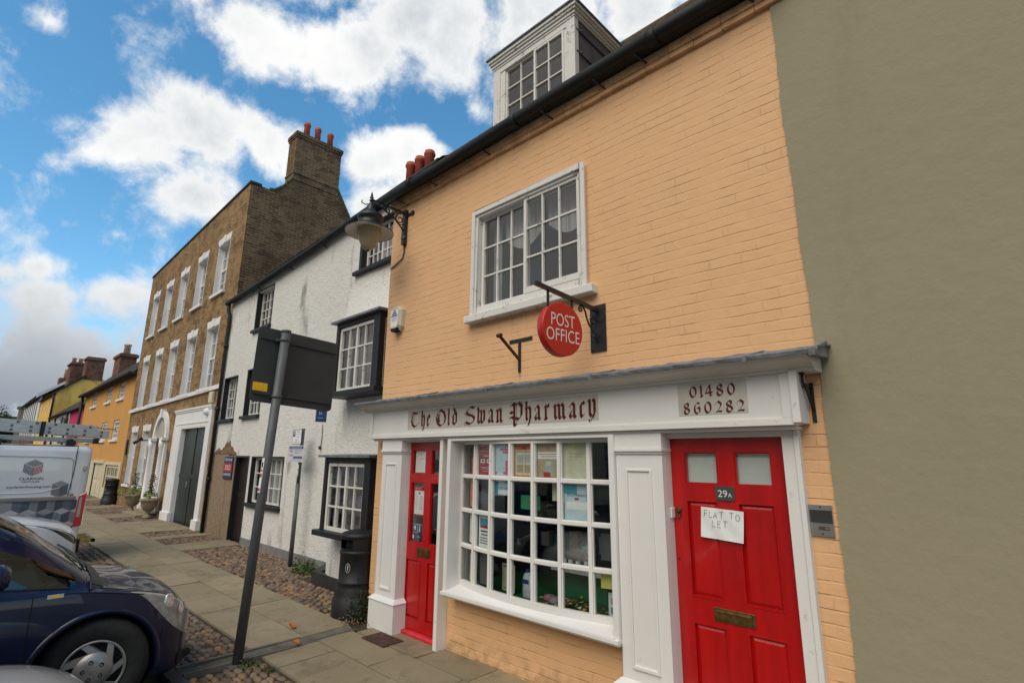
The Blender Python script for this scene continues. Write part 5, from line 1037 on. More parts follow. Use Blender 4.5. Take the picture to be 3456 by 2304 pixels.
# ================================================================== BROWN BRICK HOUSE
def brick_house():
    H = thing('brick_house', 'tall brown brick Georgian house with white sash windows and an arched door', 'house', (-19.6,.9,0))
    F = Fr((0,.9,0)); dz = lambda x: .0135*(x+19.6)
    cols = [(-24.02,-23.10),(-22.2,-21.28),(-20.38,-19.44),(-18.46,-17.50),(-16.55,-15.55)]
    rows = [(6.30,7.86),(3.56,5.32)]; holes = []
    for a0,a1 in cols:
        for b0,b1 in rows: holes.append((a0,a1,b0+dz(a0),b1+dz(a0)))
    holes += [(-24.05,-23.12,.76,2.62),(-22.36,-21.36,.76,2.62),(-17.57,-15.36,-.1,2.56),(-20.35,-19.35,-.1,2.33)]
    m = MB()
    # wall() needs a rectangle; three bands keep the sliver count down
    m.wall(F,-24.85,-14.45,-.1,3.2,[h for h in holes if h[2] < 3],.28); m.wall(F,-24.85,-14.45,3.2,5.8,[h for h in holes if 3 < h[2] < 5.8],.28); m.wall(F,-24.85,-14.45,5.8,8.6,[h for h in holes if h[2] > 5.8],.28)
    m.poly([F(-24.85,8.6,0),F(-14.45,8.6,0),F(-14.45,9.22,0),F(-24.85,8.90,0)]); m.poly([(-24.85,.9,-.1),(-24.85,5,-.1),(-24.85,5,8.9),(-24.85,.9,8.9)]); m.build('wall', M_stock, H)
    m = MB(); m.hexa([F(-24.9,8.9,-.28),F(-14.42,9.22,-.28),F(-14.42,9.22,.03),F(-24.9,8.9,.03),F(-24.9,8.96,-.28),F(-14.42,9.28,-.28),F(-14.42,9.28,.03),F(-24.9,8.96,.03)]); m.build('coping', mat('dark_coping', (.045,.04,.035), .9, .3, 6, .4), H)
    G = Fr((-14.45,0,0),(0,1,0),(1,0,0))
    prof = [(.905,-.1),(.905,9.23),(1.40,9.22),(1.52,9.24),(1.75,9.45),(2.02,9.85),(2.06,10.0),(3.42,9.98),(3.55,9.75),(3.93,9.12),(4.5,8.1),(5.2,6.9),(5.2,-.1)]
    m = MB(); m.prism(G, prof, -.33, 0); g = m.build('gable', M_gable, H)
    m = MB(); 
    edge = [(1.40,9.22),(1.52,9.24),(1.75,9.45),(2.02,9.85)]
    for p,q in zip(edge,edge[1:]): m.hexa([G(p[0],p[1],-.34),G(q[0],q[1],-.34),G(q[0],q[1],.03),G(p[0],p[1],.03),G(p[0],p[1]+.05,-.34),G(q[0],q[1]+.05,-.34),G(q[0],q[1]+.05,.03),G(p[0],p[1]+.05,.03)])
    m.build('verge', M_chimcap, g); m = MB()
    e2 = [(3.42,9.98),(3.93,9.12),(4.5,8.1),(5.2,6.9)]
    for p,q in zip(e2,e2[1:]):
        n = 7
        for k in range(n): a = [p[i]+(q[i]-p[i])*k/n for i in (0,1)]; b = [p[i]+(q[i]-p[i])*(k+1)/n for i in (0,1)]; m.hexa([G(a[0],a[1],-.34),G(b[0],b[1],-.34),G(b[0],b[1],.035),G(a[0],a[1],.035),G(a[0],a[1]+.09,-.34),G(b[0]+.03,b[1]+.07,-.34),G(b[0]+.03,b[1]+.07,.035),G(a[0],a[1]+.09,.035)])
    m.build('verge', M_chimcap, g)
    m = MB(); m.box(-14.98,-14.43,2.0,3.44,9.8,11.30); m.box(-15.01,-14.405,1.98,3.46,11.20,11.27); m.box(-15.03,-14.385,1.96,3.48,11.27,11.38); m.box(-15.0,-14.41,1.98,3.46,10.0,10.06); c = m.build('chimney', M_gable, H)
    for y in (2.38,2.73,3.15): m = MB(); m.lathe((-14.70,y,11.36),[(.10,0),(.088,.46),(.105,.49),(.108,.54),(.092,.56),(.092,.60),(.06,.60)],14); m.build('chimney_pot', M_pot, c)
    m = MB(); m.hexa([(-24.6,1.3,8.3),(-14.8,1.3,8.6),(-14.8,3,9.9),(-24.6,3,9.9),(-24.6,1.3,8.4),(-14.8,1.3,8.7),(-14.8,3,10.0),(-24.6,3,10.0)]) if False else m.hexa([(-24.6,1.3,8.2),(-14.8,1.3,8.2),(-14.8,5.2,8.2),(-24.6,5.2,8.2),(-24.6,3,9.6),(-14.8,3,9.6),(-14.8,3.1,9.6),(-24.6,3.1,9.6)]); m.build('roof', M_slate, H)
    m = MB(); m.lathe((-19.9,2.0,8.9),[(.12,0),(.12,.95),(.15,.98),(.15,1.05)],12); m.build('chimney_pot', M_pot, c)
    m = MB(); m.hexa([F(-24.9,3.36,-.1),F(-14.43,3.50,-.1),F(-14.43,3.50,.06),F(-24.9,3.36,.06),F(-24.9,3.47,-.1),F(-14.43,3.61,-.1),F(-14.43,3.61,.06),F(-24.9,3.47,.06)]); m.build('string_course', M_whitefar, H)
    def win(a0,a1,b0,b1,lintel=True):
        m = MB(); e = .012     # painted reveals
        m.fbox(F,a0+.002,a0+.02,b0,b1,-.27,.004); m.fbox(F,a1-.02,a1-.002,b0,b1,-.27,.004); m.fbox(F,a0+.02,a1-.02,b1-.02,b1-.002,-.27,.004)
        st = .05; d = -.14
        for q in ((a0+.02,a0+.02+st),(a1-.02-st,a1-.02)): m.fbox(F,*q,b0,b1-.02,d-.05,d)
        m.fbox(F,a0+.07,a1-.07,b1-.07,b1-.02,d-.05,d-.001); m.fbox(F,a0+.07,a1-.07,b0,b0+.06,d-.05,d-.001); zm = (b0+b1)/2; m.fbox(F,a0+.07,a1-.07,zm-.025,zm+.025,d-.04,d+.01)
        for k in (1,2): x = a0+.07+(a1-a0-.14)*k/3; m.fbox(F,x-.012,x+.012,b0+.06,b1-.07,d-.035,d-.008)
        for z in ((b0+zm)/2,(b1+zm)/2): m.fbox(F,a0+.07,a1-.07,z-.011,z+.011,d-.035,d-.010)
        w = m.build('window', M_whitefar, H)
        m = MB(); m.poly([F(a0+.03,b0+.02,d-.03),F(a1-.03,b0+.02,d-.03),F(a1-.03,b1-.03,d-.03),F(a0+.03,b1-.03,d-.03)]); m.build('pane', M_glass, w)
        m = MB(); m.poly([F(a0+.02,b0,d-.5),F(a1-.02,b0,d-.5),F(a1-.02,b1,d-.5),F(a0+.02,b1,d-.5)]); m.build('room', M_room, w)
        m = MB(); m.poly([F(a0+.07,zm,d-.1),F(a1-.07,zm,d-.1),F(a1-.07,b1-.05,d-.1),F(a0+.07,b1-.05,d-.1)]); m.build('blind', mat('pale_blind', (.5,.49,.45), .8, .05, 3, 0), w)
        m = MB(); m.fbox(F,a0-.06,a1+.06,b0-.08,b0,-.2,.07); m.build('sill', M_whitefar, w)
        m = MB(); h = .20; fl = .07; cx = (a0+a1)/2; m.prism(F,[(a0-.01,b1),(cx-.075,b1),(cx-.09,b1+h),(a0-fl,b1+h)],-.1,.012); m.prism(F,[(a1+.01,b1),(a1+fl,b1+h),(cx+.09,b1+h),(cx+.075,b1)],-.1,.012); m.prism(F,[(cx-.074,b1-.01),(cx+.074,b1-.01),(cx+.095,b1+h+.025),(cx-.095,b1+h+.025)],-.1,.03); m.build('lintel', M_whitefar, w)
    for a0,a1 in cols:
        for b0,b1 in rows: win(a0,a1,b0+dz(a0),b1+dz(a0))
    win(-24.05,-23.12,.76,2.62); win(-22.36,-21.36,.76,2.62)
    # arched front door with columns
    cx, zs, ro, ri = -19.80, 2.33, .80, .62
    m = MB(); n = 18
    for k in range(n):
        a, b = R(180-180*k/n), R(180-180*(k+1)/n); f_ = lambda r,t: (cx+r*math.cos(t), zs+r*1.06*math.sin(t))
        m.prism(F,[f_(ri,a),f_(ri,b),f_(ro,b),f_(ro,a)],-.02,.08)
    m.prism(F,[(cx-.08,zs+.64),(cx+.08,zs+.64),(cx+.10,zs+.91),(cx-.10,zs+.91)],.0,.12)
    m.fbox(F,cx-.86,cx-.48,2.24,2.33,.0,.17); m.fbox(F,cx+.48,cx+.86,2.24,2.33,.0,.17)
    for s in (-1,1):
        m.fbox(F,cx+s*.68-.13,cx+s*.68+.13,.15,2.24,.0,.07); m.lathe(F(cx+s*.63,.25,.11),[(.085,0),(.085,.06),(.065,.09),(.058,1.75),(.075,1.79),(.085,1.84),(.085,1.99)],14); m.fbox(F,cx+s*.63-.12,cx+s*.63+.12,.1,.26,.02,.22)
    s_ = m.build('door_surround', M_whitefar, H)
    m = MB(); m.fbox(F,cx-.5,cx+.5,.15,2.22,-.26,-.2)
    for a0,a1,b0,b1 in ((-.42,-.05,.3,1.0),(.05,.42,.3,1.0),(-.42,-.05,1.1,2.1),(.05,.42,1.1,2.1)): m.fbox(F,cx+a0,cx+a1,b0,b1,-.2,-.185)
    m.fbox(F,cx-.5,cx+.5,2.22,2.33,-.26,-.15); d = m.build('door', M_whitefar, H)
    m = MB(); u = (Vector((1,0,0)),Vector((0,0,1)),Vector((0,-1,0))); m.lathe(F(cx+.35,1.15,-.185),[(.05,0),(.05,.02),(.03,.05),(0,.055)],10,u,cap=False); m.build('knob', M_iron, d)
    m = MB(); k = 18; m.poly([F(cx+ri*math.cos(R(180*i/k)),zs+ri*1.06*math.sin(R(180*i/k)),.012) for i in range(k+1)]); m.build('fanlight', mat('fanlight_shade', (.42,.40,.36), .5, .1, 3, 0), s_)
    m = MB(); m.box(cx-.75,cx+.7,.62,.9,-.02,.16); m.box(cx-1.0,cx+.75,.36,.619,-.02,.075); m.build('step', M_stone, H, .01)
    # carriage door
    m = MB()
    m.fbox(F,-18.30,-17.57,.22,2.56,0,.06); m.fbox(F,-18.34,-17.53,-.02,.22,0,.10); m.fbox(F,-15.36,-15.02,.22,2.56,0,.06); m.fbox(F,-15.40,-14.98,-.02,.22,0,.10); m.fbox(F,-18.30,-15.02,2.56,3.0,0,.055); m.fbox(F,-18.32,-15.0,3.0,3.05,0,.075); m.fbox(F,-18.34,-14.99,3.05,3.10,0,.095); m.fbox(F,-17.569,-17.545,-.02,2.56,-.27,.05); m.fbox(F,-15.385,-15.361,-.02,2.56,-.27,.05); m.fbox(F,-17.545,-15.385,2.535,2.559,-.27,.05)
    m.fbox(F,-18.22,-18.16,.3,2.6,.06,.075); m.fbox(F,-17.72,-17.66,.3,2.6,.06,.075); m.fbox(F,-18.1,-15.2,2.66,2.70,.055,.07); fr = m.build('carriage_frame', M_whitefar, H)
    gd = mat('dark_green_gloss', (.018,.024,.023), .35, .5, 3, .15, 20, spec=.35, stretch=(3,3,.4))
    m = MB()
    for k in range(8): x = -17.56+k*.2745; m.fbox(F,x,x+.270,-.02,2.55,-.12,-.07)
    m.fbox(F,-17.54,-15.39,1.18,1.30,-.07,-.05); m.fbox(F,-16.48,-16.45,-.02,2.55,-.07,-.055); dd = m.build('carriage_door', gd, H)
    m = MB(); m.fbox(F,-16.68,-16.60,.95,1.10,-.07,-.02); m.build('handle', M_steel, dd)
    # small alarm box on the string course
    m = MB(); m.fbox(F,-15.36,-15.12,3.14,3.44,.001,.09); tag(m.build('alarm_box', M_beige, None, .02), 'plain cream alarm box above the carriage door of the brick house', 'alarm box')
    m = MB(); u = (Vector((1,0,0)),Vector((0,0,1)),Vector((0,-1,0))); m.lathe(F(-15.35,2.92,.055),[(.1,0),(.1,.02),(.09,.06),(.05,.10),(0,.11)],14,u,cap=False); tag(m.build('bulkhead_light', M_whitefar), 'round white bulkhead light over the carriage door', 'light')
    m = MB(); m.fbox(F,-18.72,-18.45,1.6,1.85,.001,.02); tag(m.build('wall_plaque', M_slateplate), 'small grey plaque on the brick pier beside the arched door', 'plaque')
    m = MB(); m.tube([(-20.95,.9,2.28),(-20.95,.55,2.26)],.02,6); m.tube([(-20.95,.62,2.34),(-20.95,.40,2.16)],.05,8); tag(m.build('wall_spotlight', M_iron), 'black tube spotlight on the brick wall left of the arched door', 'light')
    # potted plants either side of the step
    for k,(x,y,s,lb,fl) in enumerate(((-20.95,.62,1.0,'stone urn with trailing variegated leaves and a clipped stem left of the step',1),(-18.75,.60,1.0,'stone urn with a thin dark bay stem right of the step',0))):
        t = thing('planted_urn', lb, 'planter', (x,y,0)); m = MB(); m.lathe((x,y,0),[(.13,0),(.13,.05),(.06,.10),(.055,.17),(.13,.23),(.20,.36),(.22,.47),(.26,.50),(.26,.545),(.21,.55)],20); m.build('urn', M_stone, t)
        m = MB(); rr = random.Random(20+k); n = 420 if fl else 190; R0 = .42 if fl else .18
        for _ in range(n):
            a = rr.uniform(0,6.28); rd = R0*math.sqrt(rr.random()); z = .60+rr.uniform(-.10 if rd > .25 else 0,.22)*(1-.5*rd/R0); leaf(m,Vector((x+rd*math.cos(a),y+rd*math.sin(a),z)),rr,.035)
        m.build('foliage', M_leafpale, t)
        m = MB(); m.tube([(x+.02,y,.55),(x+.05,y,.8),(x+.03,y,1.0),(x+.08,y,1.22)],[.015,.012,.009,.004],6); m.build('stem', M_bark, t)
        m = MB()
        for _ in range(150): z = rr.uniform(.76,1.24); q = .11*(1-abs(z-1.0)/.35*.6); a = rr.uniform(0,6.28); rd = q*rr.random()**.5; leaf(m,Vector((x+.04+rd*math.cos(a),y+rd*math.sin(a),z)),rr,.03)
        m.build('crown', M_leafdk, t)
def leaf(m, c, rr, s, up=0.0):
    u = Vector((rr.gauss(0,1),rr.gauss(0,1),rr.gauss(0,.7))).normalized(); v = u.cross(Vector((rr.gauss(0,1),rr.gauss(0,1),rr.gauss(0,1)))).normalized(); s = s*rr.uniform(.6,1.3)
    m.poly([c-u*s, c+v*s*.45-u*s*.1, c+u*s, c-v*s*.45-u*s*.1])
brick_house()

# ================================================================== HOUSES FARTHER DOWN THE STREET
def far_houses():
    # orange
    H = thing('orange_house', 'orange rendered cottage with white framed windows and a dark roof', 'house', (-31,1,0)); F = Fr((0,1.0,0))
    hs = [(-35.0,-33.75,4.20,4.93),(-31.15,-30.05,4.18,4.88),(-28.45,-27.3,4.15,4.86),(-28.5,-27.2,2.42,3.25),(-31.15,-29.85,2.42,3.25),(-34.9,-33.7,2.42,3.25)]
    lo = [(-31.3,-29.1,-.1,1.42),(-28.5,-25.9,.45,1.38)]
    m = MB(); m.wall(F,-37.4,-25.3,-.1,2.0,lo,.12); m.wall(F,-37.4,-25.3,2.0,3.7,[h for h in hs if h[2] < 4],.12); m.wall(F,-37.4,-25.3,3.7,5.02,[h for h in hs if h[2] > 4],.12); m.poly([(-37.4,1,-.1),(-37.4,3.9,-.1),(-37.4,3.9,5),(-37.4,2.3,6.5),(-37.4,1,5)]); m.poly([(-25.3,1,-.1),(-25.3,3.9,-.1),(-25.3,3.9,5),(-25.3,2.3,6.5),(-25.3,1,5)]); m.build('wall', M_orange_far, H)
    for a0,a1,b0,b1 in hs: w = casement(H,F,a0,a1,b0,b1,-.04,3,4 if b0<4 else 3,M_white2,st=.10,bw=.04,curtain=[(a0+.1,a0+.5)]); m = MB(); m.fbox(F,a0-.1,a1+.1,b0-.09,b0,-.05,.07); m.build('sill', M_whitefar, w)
    m = MB(); m.fbox(F,-31.3,-29.1,-.05,1.42,-.1,-.04); 
    for a0,a1,b0,b1 in ((-31.1,-30.3,.1,.6),(-30.1,-29.3,.1,.6),(-31.1,-30.3,.75,1.3),(-30.1,-29.3,.75,1.3)): m.fbox(F,a0,a1,b0,b1,-.04,-.02)
    m.fbox(F,-31.5,-31.3,-.05,1.5,-.1,.03); m.fbox(F,-29.1,-28.9,-.05,1.5,-.1,.03); m.fbox(F,-31.5,-28.9,1.42,1.55,-.1,.05); m.build('door', M_cream, H)
    casement(H,F,-28.5,-25.9,.45,1.38,-.03,6,2,M_cream,st=.12,bw=.05,split=(2,4)); m = MB(); m.fbox(F,-34.2,-31.5,-.05,1.5,-.02,.02); m.build('panelling', M_cream, H); m = MB(); m.fbox(F,-28.85,-25.6,-.05,.45,-.02,.02); m.fbox(F,-28.88,-28.5,.45,1.5,-.02,.025); m.fbox(F,-25.9,-25.55,.45,1.5,-.02,.025); m.fbox(F,-28.5,-25.9,1.38,1.5,-.02,.025); m.build('panelling', M_cream, H)
    m = MB(); m.hexa([(-37.6,.75,4.92),(-25.1,.75,4.98),(-25.1,.9,4.90),(-37.6,.9,4.84),(-37.6,2.3,6.52),(-25.1,2.3,6.58),(-25.1,2.5,6.5),(-37.6,2.5,6.4)]); m.poly([(-37.6,2.3,6.5),(-25.1,2.3,6.55),(-25.1,4.1,4.8),(-37.6,4.1,4.8)]); m.tube([(-37.6,.73,4.93),(-25.2,.73,4.99)],.07,8); m.build('roof', M_slate, H)
    m = MB(); m.box(-37.2,-35.5,1.95,2.7,6.0,7.35); m.box(-37.3,-35.4,1.88,2.77,7.15,7.30); c = m.build('chimney', M_redbrick, H); m = MB(); m.lathe((-36.2,2.3,7.3),[(.18,0),(.15,.55),(.19,.58),(.19,.66)],10); m.build('chimney_pot', M_potpale, c)
    m = MB(); m.tube([(-37.3,.85,4.9),(-37.3,.85,0)],.07,8); m.build('downpipe', M_gutter, H)
    # pink and cream low shops share a roof but are two fronts
    P = thing('pink_shop', 'small pink fronted shop under a low dark roof', 'shop', (-40,1.1,0)); F = Fr((0,1.1,0)); m = MB(); m.wall(F,-43.2,-37.45,-.1,4.5,[(-42.3,-38.6,.5,2.2)],.1); m.build('wall', M_pink, P); casement(P,F,-42.3,-38.6,.5,2.2,-.03,3,1,M_whitefar,st=.12,bw=.08)
    m = MB(); m.hexa([(-43.2,.85,4.42),(-37.45,.85,4.42),(-37.45,1.0,4.36),(-43.2,1.0,4.36),(-43.2,2.7,5.95),(-37.45,2.7,5.95),(-37.45,2.9,5.9),(-43.2,2.9,5.9)]); m.box(-43.2,-37.45,.85,1.1,4.36,4.42); m.build('roof', M_slate, P)
    m = MB(); m.box(-41.4,-40.6,.55,1.05,3.15,3.55); m.box(-41.2,-40.9,.5,.56,3.55,3.95); m.build('wall_emblem', M_navy, P)
    Cc = thing('cream_shop', 'low cream fronted shop with a row of white windows', 'shop', (-48,1.1,0)); m = MB(); m.wall(F,-53.0,-43.2,-.1,4.5,[(-48.4,-43.6,3.3,4.35)],.1); m.build('wall', M_cream, Cc); casement(Cc,F,-48.4,-43.6,3.3,4.35,-.03,3,1,M_whitefar,st=.14,bw=.22)
    m = MB(); m.hexa([(-53.0,.85,4.42),(-43.2,.85,4.42),(-43.2,1.0,4.36),(-53.0,1.0,4.36),(-53.0,2.7,5.95),(-43.2,2.7,5.95),(-43.2,2.9,5.9),(-53.0,2.9,5.9)]); m.build('roof', M_slate, Cc); m = MB(); m.tube([(-43.2,.95,4.4),(-43.2,.95,0)],.06,8); m.tube([(-48.9,.95,4.4),(-48.9,.95,0)],.06,8); m.build('downpipe', M_gutter, Cc)
    # yellow house
    Y = thing('yellow_house', 'tall yellow ochre house with a broad gable and red chimney', 'house', (-58,1.1,0)); F = Fr((0,1.1,0))
    wy = [(-53.9+.3,-52.9+.3,0,0)]; hs = [(-54.6,-53.6,5.1,6.0),(-56.9,-55.9,5.1,6.05),(-59.1,-58.1,5.1,6.05),(-61.2,-60.2,5.1,6.05),(-54.6,-53.6,2.6,4.0),(-59.1,-58.1,2.6,4.0)]
    m = MB(); m.wall(F,-63.2,-53.0,-.1,4.5,[h for h in hs if h[2] < 4],.12); m.wall(F,-63.2,-53.0,4.5,6.4,[h for h in hs if h[2] > 4],.12); m.prism(Fr((-53.0,0,0),(0,1,0),(1,0,0)),[(1.1,-.1),(1.1,6.4),(2.55,7.85),(3.75,7.75),(4.9,6.5),(4.9,-.1)],-.3,0); m.build('wall', M_yellow_wall, Y)
    for a0,a1,b0,b1 in hs: casement(Y,F,a0,a1,b0,b1,-.04,2,3,M_whitefar,st=.10,bw=.05)
    m = MB(); m.hexa([(-63.2,.85,6.36),(-52.9,.85,6.36),(-52.9,.95,6.28),(-63.2,.95,6.28),(-63.2,2.6,8.0),(-52.9,2.6,7.95),(-52.9,2.7,7.8),(-63.2,2.7,7.9)]); m.poly([(-63.2,2.6,7.98),(-52.95,2.6,7.92),(-52.95,4.9,6.4),(-63.2,4.9,6.4)]); m.build('roof', M_slate, Y)
    m = MB(); m.box(-54.2,-52.95,2.55,3.72,7.6,9.45); m.box(-54.3,-52.85,2.47,3.80,9.2,9.35); m.build('chimney', M_redbrick, Y); m = MB(); m.tube([(-53.1,.95,6.3),(-53.1,1.0,5.9),(-53.1,1.0,0)],.07,8); m.build('downpipe', M_gutter, Y)
    m = MB(); m.box(-60.4,-58.2,2.2,3.6,7.6,9.6); m.box(-60.5,-58.1,2.1,3.7,9.4,9.52); c = m.build('chimney', M_redbrick, Y)
    for x,y in ((-59.2,2.4),(-59.2,2.85),(-59.2,3.3)): m = MB(); m.lathe((x,y,9.58),[(.17,0),(.14,.4),(.18,.42),(.18,.5)],8); m.build('chimney_pot', M_potpale, c)
    # black and white house
    Bq = thing('timbered_house', 'black and white timbered house at the far end of the row', 'house', (-70,1.1,0)); F = Fr((0,1.1,0)); m = MB(); m.fbox(F,-80,-63.4,-.1,6.9,-.3,0); m.poly([(-63.35,1.1,-.1),(-63.35,4.5,-.1),(-63.35,4.5,7),(-63.35,2.6,8.4),(-63.35,1.1,7)]); m.build('wall', M_redbrick, Bq)
    m = MB()
    for k in range(8): x = -79.5+k*2.0; m.fbox(F,x,x+.9,3.2,6.7,.01,.06)
    m.fbox(F,-63.9,-63.3,3.0,6.9,.01,.10); m.build('boarding', M_whitefar, Bq); m = MB()
    for k in range(7): x = -78.4+k*2.0; m.fbox(F,x,x+.8,3.2,6.7,.01,.05)
    m.build('shutters', M_black, Bq)
    m = MB(); m.hexa([(-80.5,.7,6.85),(-63.1,.7,6.95),(-63.1,.8,6.75),(-80.5,.8,6.7),(-80.5,2.6,8.4),(-63.1,2.6,8.45),(-63.1,2.9,8.3),(-80.5,2.9,8.3)]); m.build('roof', M_slate, Bq); m = MB(); m.hexa([(-63.15,.68,6.7),(-62.95,.68,6.7),(-62.95,2.6,8.25),(-63.15,2.6,8.25),(-63.15,.68,7.05),(-62.95,.68,7.05),(-62.95,2.6,8.5),(-63.15,2.6,8.5)]); m.build('bargeboard', M_whitefar, Bq)
    m = MB(); m.box(-66.5,-65.2,2.2,3.2,7.9,8.9); c = m.build('chimney', M_redbrick, Bq); m = MB(); m.lathe((-65.8,2.7,8.9),[(.2,0),(.17,.8),(.2,.85),(.2,.95)],8); m.build('chimney_pot', M_potpale, c)
    # stone tower stump and garden wall beyond
    m = MB(); m.box(-92,-90,1.2,3.0,0,7.5); m.box(-92.2,-89.8,1.0,3.2,7.35,7.6); tag(m.build('stone_tower', M_stone), 'small square buff tower rising beyond the last houses', 'tower')
    m = MB(); m.box(-120,-96,-14,14,0,6.6); o = m.build('wall', mat('far_brown_wall', (.17,.13,.09), .9, .4, .35, 0), thing('far_terrace', 'long low brown terrace closing the far end of the street', 'terrace', (-100,0,0)))
    rr = random.Random(4)
    for x,y,h,lb in ((-93,-2.2,8.4,'broad dark green tree beyond the far end of the street'),(-94,.6,7.1,'smaller round tree beside the stone tower')):
        t = thing('tree', lb, 'tree', (x,y,0)); m = MB(); m.tube([(x,y,0),(x+.1,y,h*.4),(x,y+.2,h*.75)],[.3,.22,.08],8)
        for k in range(6): a = k*1.05; m.tube([(x,y,h*.45),(x+math.cos(a)*h*.2,y+math.sin(a)*h*.2,h*.72)],[.12,.04],5)
        m.build('trunk', M_bark, t); m = MB(); s = h*.30
        cl = [(Vector((rr.gauss(0,s*.55),rr.gauss(0,s*.55),rr.uniform(-.5,.6)*s)),s*rr.uniform(.28,.5)) for _ in range(22)]
        for c,q in cl:
            for _ in range(170): d = Vector((rr.gauss(0,1),rr.gauss(0,1),rr.gauss(0,.8))).normalized()*q*rr.random()**.4; leaf(m,Vector((x,y,h*.72))+c+d,rr,.13)
        m.build('crown', M_treeleaf, t)
far_houses()

# ================================================================== HOUSES OPPOSITE (seen only in the glass and paintwork)
def opposite():
    for k,(x0,x1,h,mt,lb) in enumerate(((-26,-14,6.2,M_cream,'cream rendered house across the road mirrored in the shop glass'),(-14,-2,6.8,M_cream,'wide cream house opposite the pharmacy with tall white windows'),(-2,10,5.8,M_redbrick,'red brick house across the road to the right'))):
        H = thing('opposite_house', lb, 'house', (x0,-19,0)); F = Fr((0,-19,0),(-1,0,0),(0,1,0)); a0, a1 = -x1, -x0
        hs = [(a0+1.2+i*2.7,a0+2.3+i*2.7,z,z+1.6) for i in range(4) for z in (.9,3.5)]
        m = MB(); m.wall(F,a0,a1-.05,-.1,h,hs,.15); m.build('wall', M_redbrick if mt is M_redbrick else mat('sunlit_tone_cream', (.80,.73,.52), .8, .08, 2, .1), H)  # cream made paler in place of the sunlight these fronts do not get
        for q in hs: casement(H,F,*q,-.06,2,4,M_whitefar,st=.08,bw=.04)
        m = MB(); m.hexa([(x0,-18.7,h),(x1,-18.7,h),(x1,-18.9,h),(x0,-18.9,h),(x0,-22,h+2.8),(x1,-22,h+2.8),(x1,-22.3,h+2.7),(x0,-22.3,h+2.7)]); m.build('roof', M_tile, H)
opposite()

